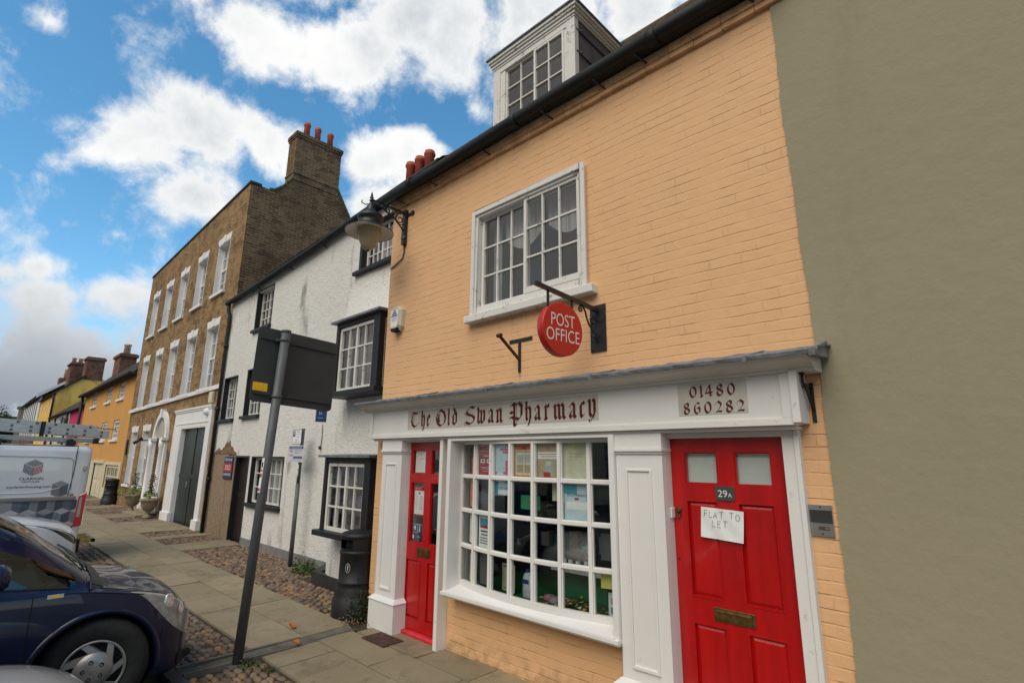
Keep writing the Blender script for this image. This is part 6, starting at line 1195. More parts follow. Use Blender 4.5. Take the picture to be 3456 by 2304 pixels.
# ================================================================== STREET FURNITURE
def street_furniture():
    # road sign seen from behind
    t = thing('road_sign', 'back of a large grey road sign on a tall round pole in the cobbles', 'road sign', (-5.46,-1.5,-.03))
    base = Vector((-5.40,-1.525,-.07)); top = Vector((-5.22,-1.47,3.03))
    m = MB(); m.tube([base,top],.043,20); m.tube([top-Vector((0,0,.01)),top+Vector((0,0,.012))],.047,20); m.build('pole', M_galv, t)
    m = MB(); m.lathe((-5.40,-1.525,-.055),[(.075,0),(.07,.02),(.045,.028)],16,cap=False); m.build('collar', mat('mortar_collar', (.10,.09,.07), .95, .3, 12, .4), t)
    a = R(90); ax = Vector((math.cos(a),math.sin(a),0)); P0 = Vector((-5.300,-1.455,0)); F = Fr(P0,tuple(ax),(ax.y,-ax.x,0))
    def rr_pts(a0,a1,b0,b1,r,n=6):
        pts = []
        for cx,cy,s0 in ((a1-r,b0+r,-90),(a1-r,b1-r,0),(a0+r,b1-r,90),(a0+r,b0+r,180)): pts += arc(cx,cy,r,r,s0,s0+90,n)
        return pts
    sk = lambda p: (p[0]+.03*(p[1]-2.69), p[1]-.050*(p[0]+.265)/.85)
    m = MB(); m.prism(F,[sk(p) for p in rr_pts(-.262,.588,2.317,3.064,.045)],-.004,0); pl = m.build('plate', M_signback, t)
    m = MB()
    for z in (2.955,2.405):
        m.hexa([F(*sk((-.235,z-.018)),.0),F(*sk((.565,z-.018)),.0),F(*sk((.565,z-.018)),.016),F(*sk((-.235,z-.018)),.016),F(*sk((-.235,z+.018)),.0),F(*sk((.565,z+.018)),.0),F(*sk((.565,z+.018)),.016),F(*sk((-.235,z+.018)),.016)])
        m.hexa([F(*sk((-.235,z-.010)),.016),F(*sk((.565,z-.010)),.016),F(*sk((.565,z-.010)),.022),F(*sk((-.235,z-.010)),.022),F(*sk((-.235,z-.003)),.016),F(*sk((.565,z-.003)),.016),F(*sk((.565,z-.003)),.022),F(*sk((-.235,z-.003)),.022)])
    m.build('rail', M_signback, pl)
    m = MB()
    for z in (2.94,2.375):
        c = base+(top-base)*((z+.06)/3.09); m.tube([c-Vector((0,0,.014)),c+Vector((0,0,.014))],.049,20); m.box(c.x-.06,c.x-.03,c.y-.07,c.y+.07,z-.012,z+.012)
    m.build('clamp', M_galv, t)
    m = MB(); m.hexa([F(-.252,2.425,.001),F(-.110,2.416,.001),F(-.110,2.416,.002),F(-.252,2.425,.002),F(-.252,2.505,.001),F(-.110,2.497,.001),F(-.110,2.497,.002),F(-.252,2.505,.002)]); st = m.build('sticker', M_orangesticker, pl)
    def pole_label(parent, base, top, z0, z1, r, ang0, ang1, mt, name='sticker'):
        m = MB(); n = 8; d = (top-base).normalized(); c0 = base+d*((z0-base.z)/d.z); c1 = base+d*((z1-base.z)/d.z); q = []
        for i in range(n+1): a = R(ang0+(ang1-ang0)*i/n); v = Vector((math.cos(a),math.sin(a),0))*r; q.append((c0+v,c1+v))
        for i in range(n): m.poly([q[i][0],q[i+1][0],q[i+1][1],q[i][1]])
        return m.build(name, mt, parent)
    s_ = pole_label(t,base,top,1.46,1.78,.0442,-110,-55,M_paper)
    for z0,z1 in ((1.655,1.675),(1.60,1.635),(1.475,1.50)): pole_label(s_,base,top,z0,z1,.0446,-100,-62,M_signred,'print')
    pole_label(s_,base,top,1.69,1.74,.0446,-96,-66,M_ink,'print')
    # parking sign post by the white wall
    t = thing('parking_sign', 'slim grey post with a blue P parking plate and a fish notice', 'parking sign', (-9.19,.62,0))
    b2 = Vector((-9.19,.62,-.02)); t2 = Vector((-9.17,.62,2.28)); m = MB(); m.tube([b2,b2+(t2-b2)*.59],.036,14); m.tube([b2+(t2-b2)*.59,t2],.030,14); m.build('pole', M_galv, t)
    Fp = Fr((-9.28,.575,0),(math.cos(R(4)),math.sin(R(4)),0),(math.sin(R(4)),-math.cos(R(4)),0))
    m = MB(); m.fbox(Fp,-.165,.15,2.005,2.265,-.004,.004); m.build('backing', M_signback, t); m = MB(); m.fbox(Fp,-.155,.14,2.015,2.255,.004,.006); p1 = m.build('plate', M_paper, t)
    m = MB(); m.fbox(Fp,-.145,-.065,2.14,2.24,.006,.007); m.build('blue_square', M_blue, p1); text_mesh('lettering','P',Fp,-.12,2.155,.0075,.07,M_whiteink,p1)
    for k,(s__,z,w) in enumerate((('Mon-Sat',2.215,.12),('8am-6.30pm',2.17,.17),('30 mins',2.125,.10),('No return',2.075,.11),('within 30 mins',2.035,.20))): text_mesh('lettering',s__,Fp,.035 if k < 3 else 0,z,.0068,.022,M_ink,p1,width=w,align='CENTER')
    m = MB(); m.fbox(Fp,-.245,.275,1.70,1.985,.010,.014); p2 = m.build('notice_board', mat('lilac_white_board', (.60,.60,.66), .5, .04, 5, 0), t)
    m = MB(); m.fbox(Fp,-.215,.262,1.925,1.972,.014,.0155); m.fbox(Fp,-.05,.25,1.755,1.80,.014,.0155); m.build('blue_bands', mat('board_blue', (.03,.08,.20), .5, .05, 5, 0), p2)
    for s__,x,z,h,w,mm in (('CAMBRIDGESHIRE',.02,1.938,.02,.40,M_whiteink),('FISH',-.14,1.87,.04,.11,M_navy),('& CHIPS',-.14,1.80,.035,.12,M_signred),('HERE EVERY',.10,1.885,.02,.24,M_navy),('FRIDAY 5 - 7',.10,1.845,.02,.24,M_navy),('www.fishvan.co.uk',.10,1.768,.014,.26,M_whiteink),('find us on social media',.03,1.718,.012,.38,M_navy)): text_mesh('lettering',s__,Fp,x,z,.0158,h,mm,p2,width=w,align='CENTER')
    s_ = pole_label(t,b2,t2,1.46,1.66,.0315,-140,-60,M_paper)
    for z0,z1 in ((1.465,1.485),(1.555,1.58)): pole_label(s_,b2,t2,z0,z1,.032,-130,-70,M_signred,'print')
    pole_label(s_,b2,t2,1.50,1.54,.032,-105,-92,M_ink,'print')
    # litter bins
    def bin_(x,y,s,lb,grp=None):
        t = thing('litter_bin', lb, 'litter bin', (x,y,-.02))
        c = (x,y,-.03); m = MB(); m.lathe(c,[(.285*s,0),(.285*s,.23*s),(.265*s,.25*s),(.265*s,.30*s),(.235*s,.36*s),(.232*s,.40*s),(.240*s,.41*s),(.240*s,.43*s),(.228*s,.44*s),(.225*s,.74*s),(.235*s,.75*s),(.235*s,.775*s),(.225*s,.785*s)],40,cap=False); m.build('body', M_plasticblk, t)
        m = MB()   # hood with a slot towards the road
        def ring(r,z,a0,a1,n=36): return m.vs([(c[0]+r*s*math.cos(R(a0+(a1-a0)*i/n)),c[1]+r*s*math.sin(R(a0+(a1-a0)*i/n)),c[2]+z*s) for i in range(n+1)])
        m.smooth = True; A0, A1 = -128, -52
        for z0,z1,r0,r1,a0,a1 in ((.785,.82,.222,.225,0,360),(.82,.92,.225,.228,A1,360+A0),(.92,.95,.228,.236,0,360)):
            p, q = ring(r0,z0,a0,a1), ring(r1,z1,a0,a1)
            for i in range(36): m.face((p+i,p+i+1,q+i+1,q+i))
        m.smooth = False
        m.lathe((c[0],c[1],c[2]+.95*s),[(.238*s,0),(.240*s,.012*s),(.215*s,.04*s),(.15*s,.062*s),(.0,.07*s)],36,cap=False); m.build('hood', M_plasticblk, t)
        m = MB(); m.lathe(c,[(.16*s,.80*s),(.16*s,.93*s)],16); m.build('inner', M_dark, t)
        a = R(-62); Fb = Fr((c[0]+.229*s*math.cos(a),c[1]+.229*s*math.sin(a),c[2]+.60*s),(-math.sin(a),math.cos(a),0),(math.cos(a),math.sin(a),0)); m = MB()
        o_ = arc(0,0,.033*s,.055*s,0,360,20)[:-1]; i_ = arc(0,0,.027*s,.048*s,0,360,20)[:-1]
        for k in range(20): j=(k+1)%20; m.poly([Fb(*o_[k],.004),Fb(*o_[j],.004),Fb(*i_[j],.004),Fb(*i_[k],.004)])
        m.fbox(Fb,-.008*s,.006*s,-.03*s,.025*s,.002,.004); m.fbox(Fb,-.004*s,.012*s,.02*s,.032*s,.0045,.005); m.build('emblem', mat('emblem_grey', (.40,.40,.38), .5, .1, 9, 0), t)
        return t
    bin_(-5.955,-.03,.95,'black round plastic litter bin beside the white pilaster of the shop')
    bin_(-24.95,.70,.93,'black litter bin far along the pavement in front of the orange cottage')
    m = MB(); m.tube([(-24.62,.97,0),(-24.42,.95,2.35)],.05,10); m.box(-24.50,-24.34,.85,.89,1.8,2.35); tag(m.build('street_post', M_iron), 'thin black post leaning beside the far litter bin', 'post')
    # weeds and ivy
    rr = random.Random(11)
    def plant(name,x,y,z,rx,ry,h,n,s,mt,lb,cat='plant'):
        t = thing(name, lb, cat, (x,y,z)); m = MB()
        for _ in range(n): a = rr.uniform(0,6.28); q = rr.random()**.5; leaf(m,Vector((x+rx*q*math.cos(a),y+ry*q*math.sin(a),z+abs(rr.gauss(0,.45))*h*(1-.5*q))),rr,s)
        m.build('foliage', mt, t); m = MB()
        for _ in range(7): a = rr.uniform(0,6.28); m.tube([(x+rx*.1*math.cos(a),y+ry*.1*math.sin(a),z-.02),(x+rx*.4*math.cos(a),y+ry*.4*math.sin(a),z+h*.4),(x+rx*.6*math.cos(a),y+ry*.6*math.sin(a),z+h*.7)],.004,4)
        m.build('stem', M_bark, t)
    plant('ivy_plant',-5.76,-.10,.02,.17,.15,.42,520,.024,M_leafdk,'dark ivy growing between the litter bin and the white pilaster')
    plant('weed_clump',-8.62,.60,-.01,.32,.16,.26,420,.028,M_leaf,'green weeds sprouting at the foot of the parking sign post')
    plant('weed_clump',-5.30,-1.46,-.04,.10,.10,.07,110,.016,M_leaf,'tiny weeds round the foot of the big road sign pole')
    plant('weed_clump',-5.05,-1.38,-.04,.10,.05,.05,70,.014,M_leaf,'small weeds between cobbles at the slab edge right of the pole')
    m = MB()
    for _ in range(90): x = -5.70+rr.gauss(0,.16); y = -.20+rr.gauss(0,.06); leaf(m,Vector((x,y,.012+rr.random()*.03)),rr,.022)
    tag(m.build('leaf_litter', mat('dead_leaves', (.10,.05,.03), .8, .6, 14, 0, col2=(.25,.16,.10))), 'dead brown leaves drifted at the pilaster base', 'leaves', kind='stuff')
    for k,(x,y,lb) in enumerate(((-5.42,-.98,'curled orange leaf lying on the slab right of the sign pole'),(-5.95,-.78,'brown dead leaf on the slab joint beyond the channel'),(-6.35,-1.15,'little orange leaf on the slab near the sign pole'))):
        m = MB(); m.smooth = True; n = 8; g = []
        for i in range(n+1):
            u = i/n; w = .032*math.sin(math.pi*u)**.8+.001; g.append(m.vs([(x-.05+.10*u, y+w*(j/2-1), .012+.018*abs(j/2-1)+.012*math.sin(u*4+k)) for j in range(5)]))
        for i in range(n):
            for j in range(4): m.face((g[i]+j,g[i]+j+1,g[i+1]+j+1,g[i+1]+j))
        tag(m.build('fallen_leaf', mat('orange_leaf', (.45,.12,.02), .7, .3, 20, 0)), lb, 'leaf')
street_furniture()

# ================================================================== VEHICLES
def paint(name, col, flake=0.0, rough=.25, coat=1.0):
    m, N, L, b = nodes_of(name); tc = N.new('ShaderNodeTexCoord'); n = noisen(N, L, tc.outputs['Object'], 2.2, 4)
    L.new(mixc(N, L, n, tuple(c*.9 for c in col), tuple(min(1,c*1.08) for c in col)), b.inputs['Base Color']); b.inputs['Metallic'].default_value = flake; b.inputs['Roughness'].default_value = rough
    b.inputs['Coat Weight'].default_value = coat; b.inputs['Coat Roughness'].default_value = .03; b.inputs['Specular IOR Level'].default_value = .5*coat
    d = noisen(N, L, tc.outputs['Object'], 9, 5); bp = N.new('ShaderNodeBump'); bp.inputs['Strength'].default_value = .02; bp.inputs['Distance'].default_value = .01; L.new(d, bp.inputs['Height']); L.new(bp.outputs[0], b.inputs['Normal'])
    return m
M_navycar = paint('navy_metallic_paint', (.002,.006,.032), .0, .35, .6)
M_whitecar = paint('white_car_paint', (.62,.63,.64), 0, .3)
M_silvercar = paint('silver_car_paint', (.60,.58,.56), .2, .3)
M_trim = mat('black_car_trim', (.015,.015,.016), .5, .2, 9, .1, 90)
M_gap = mat('panel_gap', (.004,.004,.005), .9, 0, 5, 0)
M_tyre = mat('tyre_rubber', (.014,.014,.014), .75, .3, 20, .4, 60)
M_hub = mat('silver_wheel_trim', (.30,.29,.28), .38, .12, 9, .05, 40, metal=.55)
M_chrome = mat('chrome', (.7,.7,.7), .12, .02, 4, 0, metal=1.0)
M_lampglass = mat('headlamp_lens', (.30,.30,.28), .15, .35, 9, 0, spec=.6, coat=.6)
M_lampdk = mat('dark_headlamp_lens', (.02,.022,.025), .2, .4, 7, 0, spec=.5, coat=.3)
M_taillamp = mat('red_lamp_lens', (.42,.006,.01), .12, .15, 6, 0, spec=.8, coat=1.0)
M_clearlamp = mat('clear_lamp_lens', (.55,.55,.50), .15, .12, 6, 0, spec=.8, coat=1.0)
M_reflector = mat('lamp_reflector_silver', (.85,.85,.85), .3, .5, 60, .3, 30, metal=.8)
M_seat = mat('dark_seat_cloth', (.03,.03,.035), .9, .2, 9, .1)

def cr(p0,p1,p2,p3,t): return .5*((2*p1)+(-p0+p2)*t+(2*p0-5*p1+4*p2-p3)*t*t+(-p0+3*p1-3*p2+p3)*t*t*t)
class Body:
    """a loft along the car: u from the nose backwards, v sideways, w up"""
    def __init__(s, xc, ynose, sgn, st, box=False, z0=-.09):
        s.xc, s.yn, s.sg, s.st, s.box, s.z0 = xc, ynose, sgn, sorted(st), box, z0
    def params(s, u):
        S = s.st; u = max(S[0][0], min(S[-1][0], u)); k = 0
        while k < len(S)-2 and u > S[k+1][0]: k += 1
        t = (u-S[k][0])/(S[k+1][0]-S[k][0]); g = lambda i: S[max(0,min(len(S)-1,i))]
        out = []
        for j in range(1,7):
            m0 = (g(k+1)[j]-g(k-1)[j])/max(1e-6,(g(k+1)[0]-g(k-1)[0])); m1 = (g(k+2)[j]-g(k)[j])/max(1e-6,(g(k+2)[0]-g(k)[0])); h = S[k+1][0]-S[k][0]; p0, p1 = S[k][j], S[k+1][j]
            sl = (p1-p0)/h
            if sl == 0 or m0*sl < 0: m0 = 0
            if sl == 0 or m1*sl < 0: m1 = 0
            m0 = max(-3*abs(sl),min(3*abs(sl),m0)); m1 = max(-3*abs(sl),min(3*abs(sl),m1))
            t2, t3 = t*t, t*t*t; out.append((2*t3-3*t2+1)*p0+(t3-2*t2+t)*h*m0+(-2*t3+3*t2)*p1+(t3-t2)*h*m1)
        return out
    def keys(s, u):
        V,b,sh,c6,d6,t = s.params(u)
        if s.box: return [(0,b),(.6*V,b),(.96*V,b+.04),(V,b+.35),(V,min(1.15,sh-.3)),(.995*V,sh),(.93*V,t-.055),(.5*V,t-.008),(0,t)]
        return [(0,b),(.6*V,b),(.94*V,b+.05),(V,b+(sh-b)*.55),(.985*V,sh-.05),(.945*V,sh),(c6*V,t-d6),(.42*V,t-.010),(0,t)]
    def pt(s, u, q, side=1, off=0.0):
        K = s.keys(u); q = max(0,min(8,q)); k = min(7,int(q)); t = q-k; g = lambda i: K[i] if 0 <= i <= 8 else ((-K[-i][0],K[-i][1]) if i < 0 else (-K[16-i][0],K[16-i][1]))
        v = cr(g(k-1)[0],g(k)[0],g(k+1)[0],g(k+2)[0],t); w = cr(g(k-1)[1],g(k)[1],g(k+1)[1],g(k+2)[1],t)
        p = Vector((s.xc+side*v, s.yn+s.sg*u, s.z0+w))
        if off:
            n = s.normal(u,q,side); p = p+n*off
        return p
    def normal(s, u, q, side=1):
        a = s.pt(u+.01,q,side)-s.pt(u-.01,q,side); b_ = s.pt(u,min(8,q+.05),side)-s.pt(u,max(0,q-.05),side); n = a.cross(b_)
        if n.length < 1e-9: return Vector((0,0,1))
        n.normalize(); c = Vector((s.xc, s.yn+s.sg*u, s.z0+.6)); p = s.pt(u,q,side)
        return n if n.dot(p-c) > 0 else -n
    def grid(s, mats_fn, mats, parent, du=.035, nq=6, arches=(), ar=.33, name='body', cut=True):
        U0, U1 = s.st[0][0], s.st[-1][0]; nu = int((U1-U0)/du); us = [U0+(U1-U0)*i/nu for i in range(nu+1)]
        qs = [i/nq for i in range(8*nq+1)]; m = MB(); m.smooth = True
        ring = [(q,1) for q in qs]+[(q,-1) for q in qs[1:-1][::-1]]; rows_ = [m.vs([s.pt(u,q,sd) for q,sd in ring]) for u in us]; n = len(ring)
        for i in range(nu):
            for k in range(n):
                j = (k+1)%n; q = (ring[k][0]+ring[j][0])/2; sd = ring[k][1] if ring[k][0] not in (0,8) else ring[j][1]; m.cur = mats_fn((us[i]+us[i+1])/2, q, sd); m.face((rows_[i]+k,rows_[i]+j,rows_[i+1]+j,rows_[i+1]+k))
        m.cur = 0; m.face([rows_[0]+k for k in range(n)]); m.face([rows_[-1]+k for k in range(n)])
        o = m.build('tmp_body', mats)
        if arches:
            for uc, wc in arches:
                c = MB(); c.lathe((s.xc, s.yn+s.sg*uc, s.z0+wc),[(ar,-1.3),(ar,1.3)],48,(Vector((0,1,0)),Vector((0,0,1)),Vector((1,0,0)))); co = c.build('tmp_cut', mats[-1])
                md = o.modifiers.new('b','BOOLEAN'); md.object = co; md.operation = 'DIFFERENCE'; md.solver = 'EXACT'
            bpy.context.view_layer.update(); me = bpy.data.meshes.new_from_object(o.evaluated_get(bpy.context.evaluated_depsgraph_get()))
            for x in [x for x in COL.objects if x.name.startswith('tmp_cut')]: bpy.data.objects.remove(x)
        else: me = o.data.copy()
        bpy.data.objects.remove(o)
        return me
def split(me, idx, name, mats, parent, off=0.0):
    bm = bmesh.new(); bm.from_mesh(me); bmesh.ops.delete(bm, geom=[f for f in bm.faces if f.material_index not in idx], context='FACES')
    if not bm.faces: bm.free(); return None
    if off:
        bm.normal_update()
        for v in bm.verts: v.co += v.normal*off
    for f in bm.faces: f.material_index = 0; f.smooth = True
    m2 = bpy.data.meshes.new(name); bm.to_mesh(m2); bm.free(); m2.materials.append(mats); o = bpy.data.objects.new(name, m2); COL.objects.link(o); put_under(o, parent); return o
def line(B_, parent, pts, r=.0035, side=1, name='shut_line', mt=None):
    m = MB(); m.tube([B_.pt(u,q,side,.0005) for u,q in pts], r, 5); return m.build(name, mt or M_gap, parent)
def wheel(B_, parent, u, side, r, rh, vx, zc, turn=0, style='trim', width=.19):
    ax = Vector((side*math.cos(turn), side*math.sin(turn), 0)); uu = Vector((0,0,1)); vv = ax.cross(uu); c = Vector((B_.xc+side*vx, B_.yn+B_.sg*u, zc)); A = (uu,vv,ax); Fw = lambda rr_,a,h: c+uu*(rr_*math.cos(a))+vv*(rr_*math.sin(a))+ax*h
    m = MB(); m.lathe(c,[(rh*.98,-.02),(rh*1.06,-.004),(r*.86,.004),(r*.96,-.01),(r,-.04),(r,-width+.03),(r*.95,-width)],48,A,cap=False); w = m.build('wheel', M_tyre, parent)
    m = MB(); m.lathe(c,[(.0,-.05),(rh,-.05)],32,A,cap=False); m.lathe(c,[(rh*.99,-.03),(rh*.99,-.12)],32,A,cap=False); m.build('wheel_well', M_dark, w)
    m = MB(); m.smooth = True
    m.lathe(c,[(rh*1.01,-.012),(rh*1.0,.0),(rh*.93,-.004),(rh*.91,-.014)],48,A,cap=False)
    if style == 'trim':
        m.lathe(c,[(rh*.62,-.012),(rh*.58,.004),(rh*.3,.014),(.0,.018)],48,A,cap=False); n = 7
        for k in range(n):
            a = 2*math.pi*k/n; b1 = .20; sw = .35
            pts = [Fw(rh*.60,a-b1*1.4,.0),Fw(rh*.60,a+b1*1.6,.0),Fw(rh*.93,a+b1*.9+sw,-.006),Fw(rh*.93,a-b1*.3+sw,-.006)]; m.poly(pts)
            m.poly([pts[0],pts[3],Fw(rh*.93,a-b1*.3+sw-.07,-.03),Fw(rh*.60,a-b1*1.4-.07,-.03)])
    else:
        m.lathe(c,[(rh*.25,-.03),(rh*.22,.0),(.0,.004)],24,A,cap=False)
        for k in range(5):
            for s_ in (-1,1): a = 2*math.pi*k/5+s_*.16; m.hexa([Fw(rh*.2,a-.12,-.03),Fw(rh*.2,a+.12,-.03),Fw(rh*.93,a+.05,-.03),Fw(rh*.93,a-.05,-.03),Fw(rh*.2,a-.12,-.004),Fw(rh*.2,a+.12,-.004),Fw(rh*.93,a+.05,-.006),Fw(rh*.93,a-.05,-.006)])
    m.build('rim', M_hub, w)
    if style == 'trim':
        m = MB()
        for k in range(5): a = 2*math.pi*k/5+.3; p = Fw(rh*.30,a,.0135); m.lathe(p,[(rh*.075,-.002),(rh*.075,.002),(rh*.045,.0025),(rh*.045,-.0),(0,0)],10,A,cap=False)
        m.build('wheel_bolts', M_trim, w)
    return w
def interior(B_, t, u0, u1, zt):
    m = MB()
    for side in (-1,1):
        for u in (u0+.45,u0+1.3):
            x = B_.xc+side*.36*B_.st[5][1]/.8; y = B_.yn+B_.sg*u; sg = B_.sg
            m.box(x-.22,x+.22,min(y,y+sg*.45),max(y,y+sg*.45),.35,.52); m.hexa([(x-.21,y+sg*.40,.5),(x+.21,y+sg*.40,.5),(x+.21,y+sg*.52,.5),(x-.21,y+sg*.52,.5),(x-.17,y+sg*.55,zt-.35),(x+.17,y+sg*.55,zt-.35),(x+.17,y+sg*.64,zt-.35),(x-.17,y+sg*.64,zt-.35)]); m.box(x-.11,x+.11,min(y+sg*.58,y+sg*.66),max(y+sg*.58,y+sg*.66),zt-.34,zt-.18)
    m.build('seat', M_seat, t)
    m = MB(); y = B_.yn+B_.sg*(u0-.15); V = B_.st[5][1]*.85; m.box(B_.xc-V,B_.xc+V,min(y,y+B_.sg*.45),max(y,y+B_.sg*.45),.5,.80); m.build('dashboard', M_trim, t)
    st = MB(); c = Vector((B_.xc+.33,B_.yn+B_.sg*(u0+.42),.86)); n = 20; st.tube([c+Vector((.17*math.cos(2*math.pi*i/n),.06*math.sin(2*math.pi*i/n)*B_.sg*-1,.16*math.sin(2*math.pi*i/n))) for i in range(n+1)],.012,6); st.build('steering_wheel', M_trim, t)
def mirror(B_, t, u, z, side, pm, vx):
    c = Vector((B_.xc+side*vx, B_.yn+B_.sg*u, z)); m = MB(); m.lathe(c,[(0,-.055),(.06,-.045),(.085,-.01),(.09,.03),(.085,.035)],20,(Vector((1,0,0)),Vector((0,0,1)),Vector((0,B_.sg,0))),sx=1.25,cap=False); m.build('mirror', pm, t)
    m = MB(); m.bar(c+Vector((-side*.08,0,-.05)),c+Vector((-side*.20,0,-.07)),.05,.04); m.build('mirror_arm', M_trim, t)

def patch(B_, parent, side, edge, mt, name='headlight', off=.004, n=26, k=12):
    """smooth insert following the body; edge = (u, q low, q high) list"""
    m = MB(); m.smooth = True; rows_ = []
    for i in range(n+1):
        x = i/n*(len(edge)-1); j = min(int(x), len(edge)-2); t = x-j; g = lambda a: edge[max(0,min(len(edge)-1,a))]
        u, lo, hi = (cr(g(j-1)[c],g(j)[c],g(j+1)[c],g(j+2)[c],t) for c in range(3)); rows_.append(m.vs([B_.pt(u, lo+(hi-lo)*z/k, side, off*(.2 if z in (0,k) or i in (0,n) else 1)) for z in range(k+1)]))
    for i in range(n):
        for z in range(k): m.face((rows_[i]+z,rows_[i]+z+1,rows_[i+1]+z+1,rows_[i+1]+z))
    return m.build(name, mt, parent)
def blue_car():
    t = thing('blue_car', 'dark blue people carrier with grey plastic wheel trims parked nose to the pavement', 'car', (-5.9,-3.9,-.07))
    st = [(0, 0.4, 0.3, 0.52, 0.72, 0.02, 0.575), (0.035, 0.52, 0.22, 0.575, 0.73, 0.03, 0.635), (0.08, 0.64, 0.17, 0.64, 0.74, 0.035, 0.7), (0.2, 0.745, 0.16, 0.745, 0.74, 0.04, 0.8), (0.41, 0.79, 0.16, 0.83, 0.74, 0.045, 0.885), (0.69, 0.8, 0.17, 0.89, 0.75, 0.045, 0.965), (0.89, 0.8, 0.17, 0.925, 0.77, 0.05, 1.1), (1.21, 0.8, 0.17, 0.945, 0.78, 0.08, 1.35), (1.53, 0.8, 0.17, 0.965, 0.8, 0.1, 1.52), (1.86, 0.8, 0.17, 1.0, 0.8, 0.11, 1.61), (2.21, 0.8, 0.17, 1.0, 0.8, 0.11, 1.64), (2.91, 0.8, 0.17, 1.02, 0.79, 0.11, 1.63), (3.51, 0.79, 0.17, 1.04, 0.78, 0.11, 1.56), (3.76, 0.77, 0.2, 1.04, 0.8, 0.09, 1.36), (3.91, 0.74, 0.25, 0.98, 0.82, 0.06, 1.1), (3.96, 0.66, 0.32, 0.8, 0.8, 0.05, 0.88)]
    B_ = Body(-5.90,-1.945,-1,st)
    def fn(u,q,sd):
        if .75 < u < 1.76 and q > 6.2: return 1
        if 5.10 < q < (5.66 if u < 1.41 else 5.86) and (.87 < u < 1.41 or 1.49 < u < 2.41 or 2.49 < u < 3.1 or 3.2 < u < 3.6): return 1
        if 3.74 < u < 3.9 and q > 6.5: return 1
        # swept-back headlamp: high and narrow at the rear, deep at the corner
        lo = 3.15+max(0,(u-.30))*6.0; hi = 5.15-max(0,(u-.30))*1.0
        if u < .10 and q < 5.0 and q > 3.2 and False: return 3
        return 0
    me = B_.grid(fn,[M_navycar,M_glass_car,M_lampglass,M_trim],t,arches=((.70,.355),(3.14,.355)),ar=.385,du=.022,nq=10)
    split(me,(0,3),'body',M_navycar,t); split(me,(1,),'window',M_glass_car,t); 
    for sd in (1,-1):
        hl = patch(B_,t,sd,[(.54,4.66,4.72),(.44,4.10,4.95),(.32,3.60,5.04),(.22,3.30,5.06),(.12,3.15,5.0),(.05,3.2,4.9),(.02,3.5,4.7)],M_lampglass)
        for uc in (.70,3.14):
            m = MB(); n = 30; pts = []; 
            for i in range(n+1): a = R(-12+204*i/n); pts.append(Vector((B_.xc+sd*(.788), B_.yn-uc-.397*math.cos(a), B_.z0+.355+.397*math.sin(a))))
            m.tube(pts,.022,8); m.build('arch_lip', M_navycar, t)
            m = MB(); m.lathe((B_.xc+sd*.55,B_.yn-uc,B_.z0+.355),[(.382,0),(.382,sd*.2),(.375,sd*.22)],32,(Vector((0,1,0)),Vector((0,0,1)),Vector((1,0,0))),cap=False); m.lathe((B_.xc+sd*.5,B_.yn-uc,B_.z0+.355),[(0,0),(.382,0)],32,(Vector((0,1,0)),Vector((0,0,1)),Vector((1,0,0))),cap=False); m.build('wheel_arch', M_dark, t)
            wheel(B_,t,uc,sd,.338,.196,.785,.268,turn=0 if uc > 1 else R(-12))
        line(B_,t,[(1.11,2.3+.27*k) for k in range(11)],side=sd); line(B_,t,[(2.45,2.3+.27*k) for k in range(11)],side=sd)
        line(B_,t,[(.18+.06*k,5.25+.035*math.sin(k)) for k in range(11)],side=sd,r=.003); line(B_,t,[(.81,5.2),(.81,5.8),(.77,6.3)],side=sd,r=.003)
        mirror(B_,t,1.31,1.0,sd,M_navycar,.92)
        line(B_,t,[(.91+.02*k,5.11) for k in range(110)],side=sd,r=.008,name='window_seal',mt=M_trim)
        line(B_,t,[(1.47,5.1),(1.46,5.5),(1.45,5.9)],side=sd,r=.022,name='door_pillar',mt=M_trim)
        m = MB()
        for uq,qq,r in ((.26,4.15,.040),(.15,4.05,.036)):
            p = B_.pt(uq,qq,sd,.006); nrm = B_.normal(uq,qq,sd); a = nrm.cross(Vector((0,0,1))).normalized(); b_ = a.cross(nrm); m.lathe(p,[(r,-.004),(r*.95,.0),(r*.5,-.002),(0,-.001)],16,(a,b_,nrm),sy=1.5,cap=False)
        m.build('lamp_reflector', M_reflector, hl)
        p = B_.pt(.99,4.15,sd,.004); m = MB(); m.box(p.x-.006,p.x+.006,p.y-.045,p.y+.045,p.z-.012,p.z+.014); r_p = m.build('side_repeater', M_clearlamp, t); m = MB(); m.box(p.x-.004,p.x+.0075,p.y-.020,p.y+.02,p.z-.008,p.z+.008); m.build('amber_lens', M_orangesticker, r_p)
        m = MB(); p = B_.pt(1.81,3.2,sd,.006); m.box(p.x-.02,p.x+.012,p.y-.45,p.y+.33,p.z-.03,p.z+.03); m.build('rubbing_strip', M_trim, t, .01)
    m = MB(); 
    for k in range(2): q = .0+k*.1; m.tube([B_.pt(.79,8-.3*j-k*2,1 if k == 0 else 1,.012) for j in range(1,5)],.008,6)
    m.tube([B_.pt(.81,6.5,1,.02),B_.pt(.84,7.0,1,.02),B_.pt(.90,7.8,1,.02)],.009,6); m.tube([B_.pt(.81,7.6,1,.02),B_.pt(.85,7.6,-1,.02),B_.pt(.90,6.8,-1,.02)],.009,6); m.build('wiper', M_trim, t)
    m = MB(); n = 20; a = [B_.pt(.70,8-.28*k,1,.004) for k in range(10)]; b_ = [B_.pt(.775,8-.28*k,1,.004) for k in range(10)]
    va, vb = m.vs(a), m.vs(b_)
    for i in range(9): m.face((va+i,va+i+1,vb+i+1,vb+i))
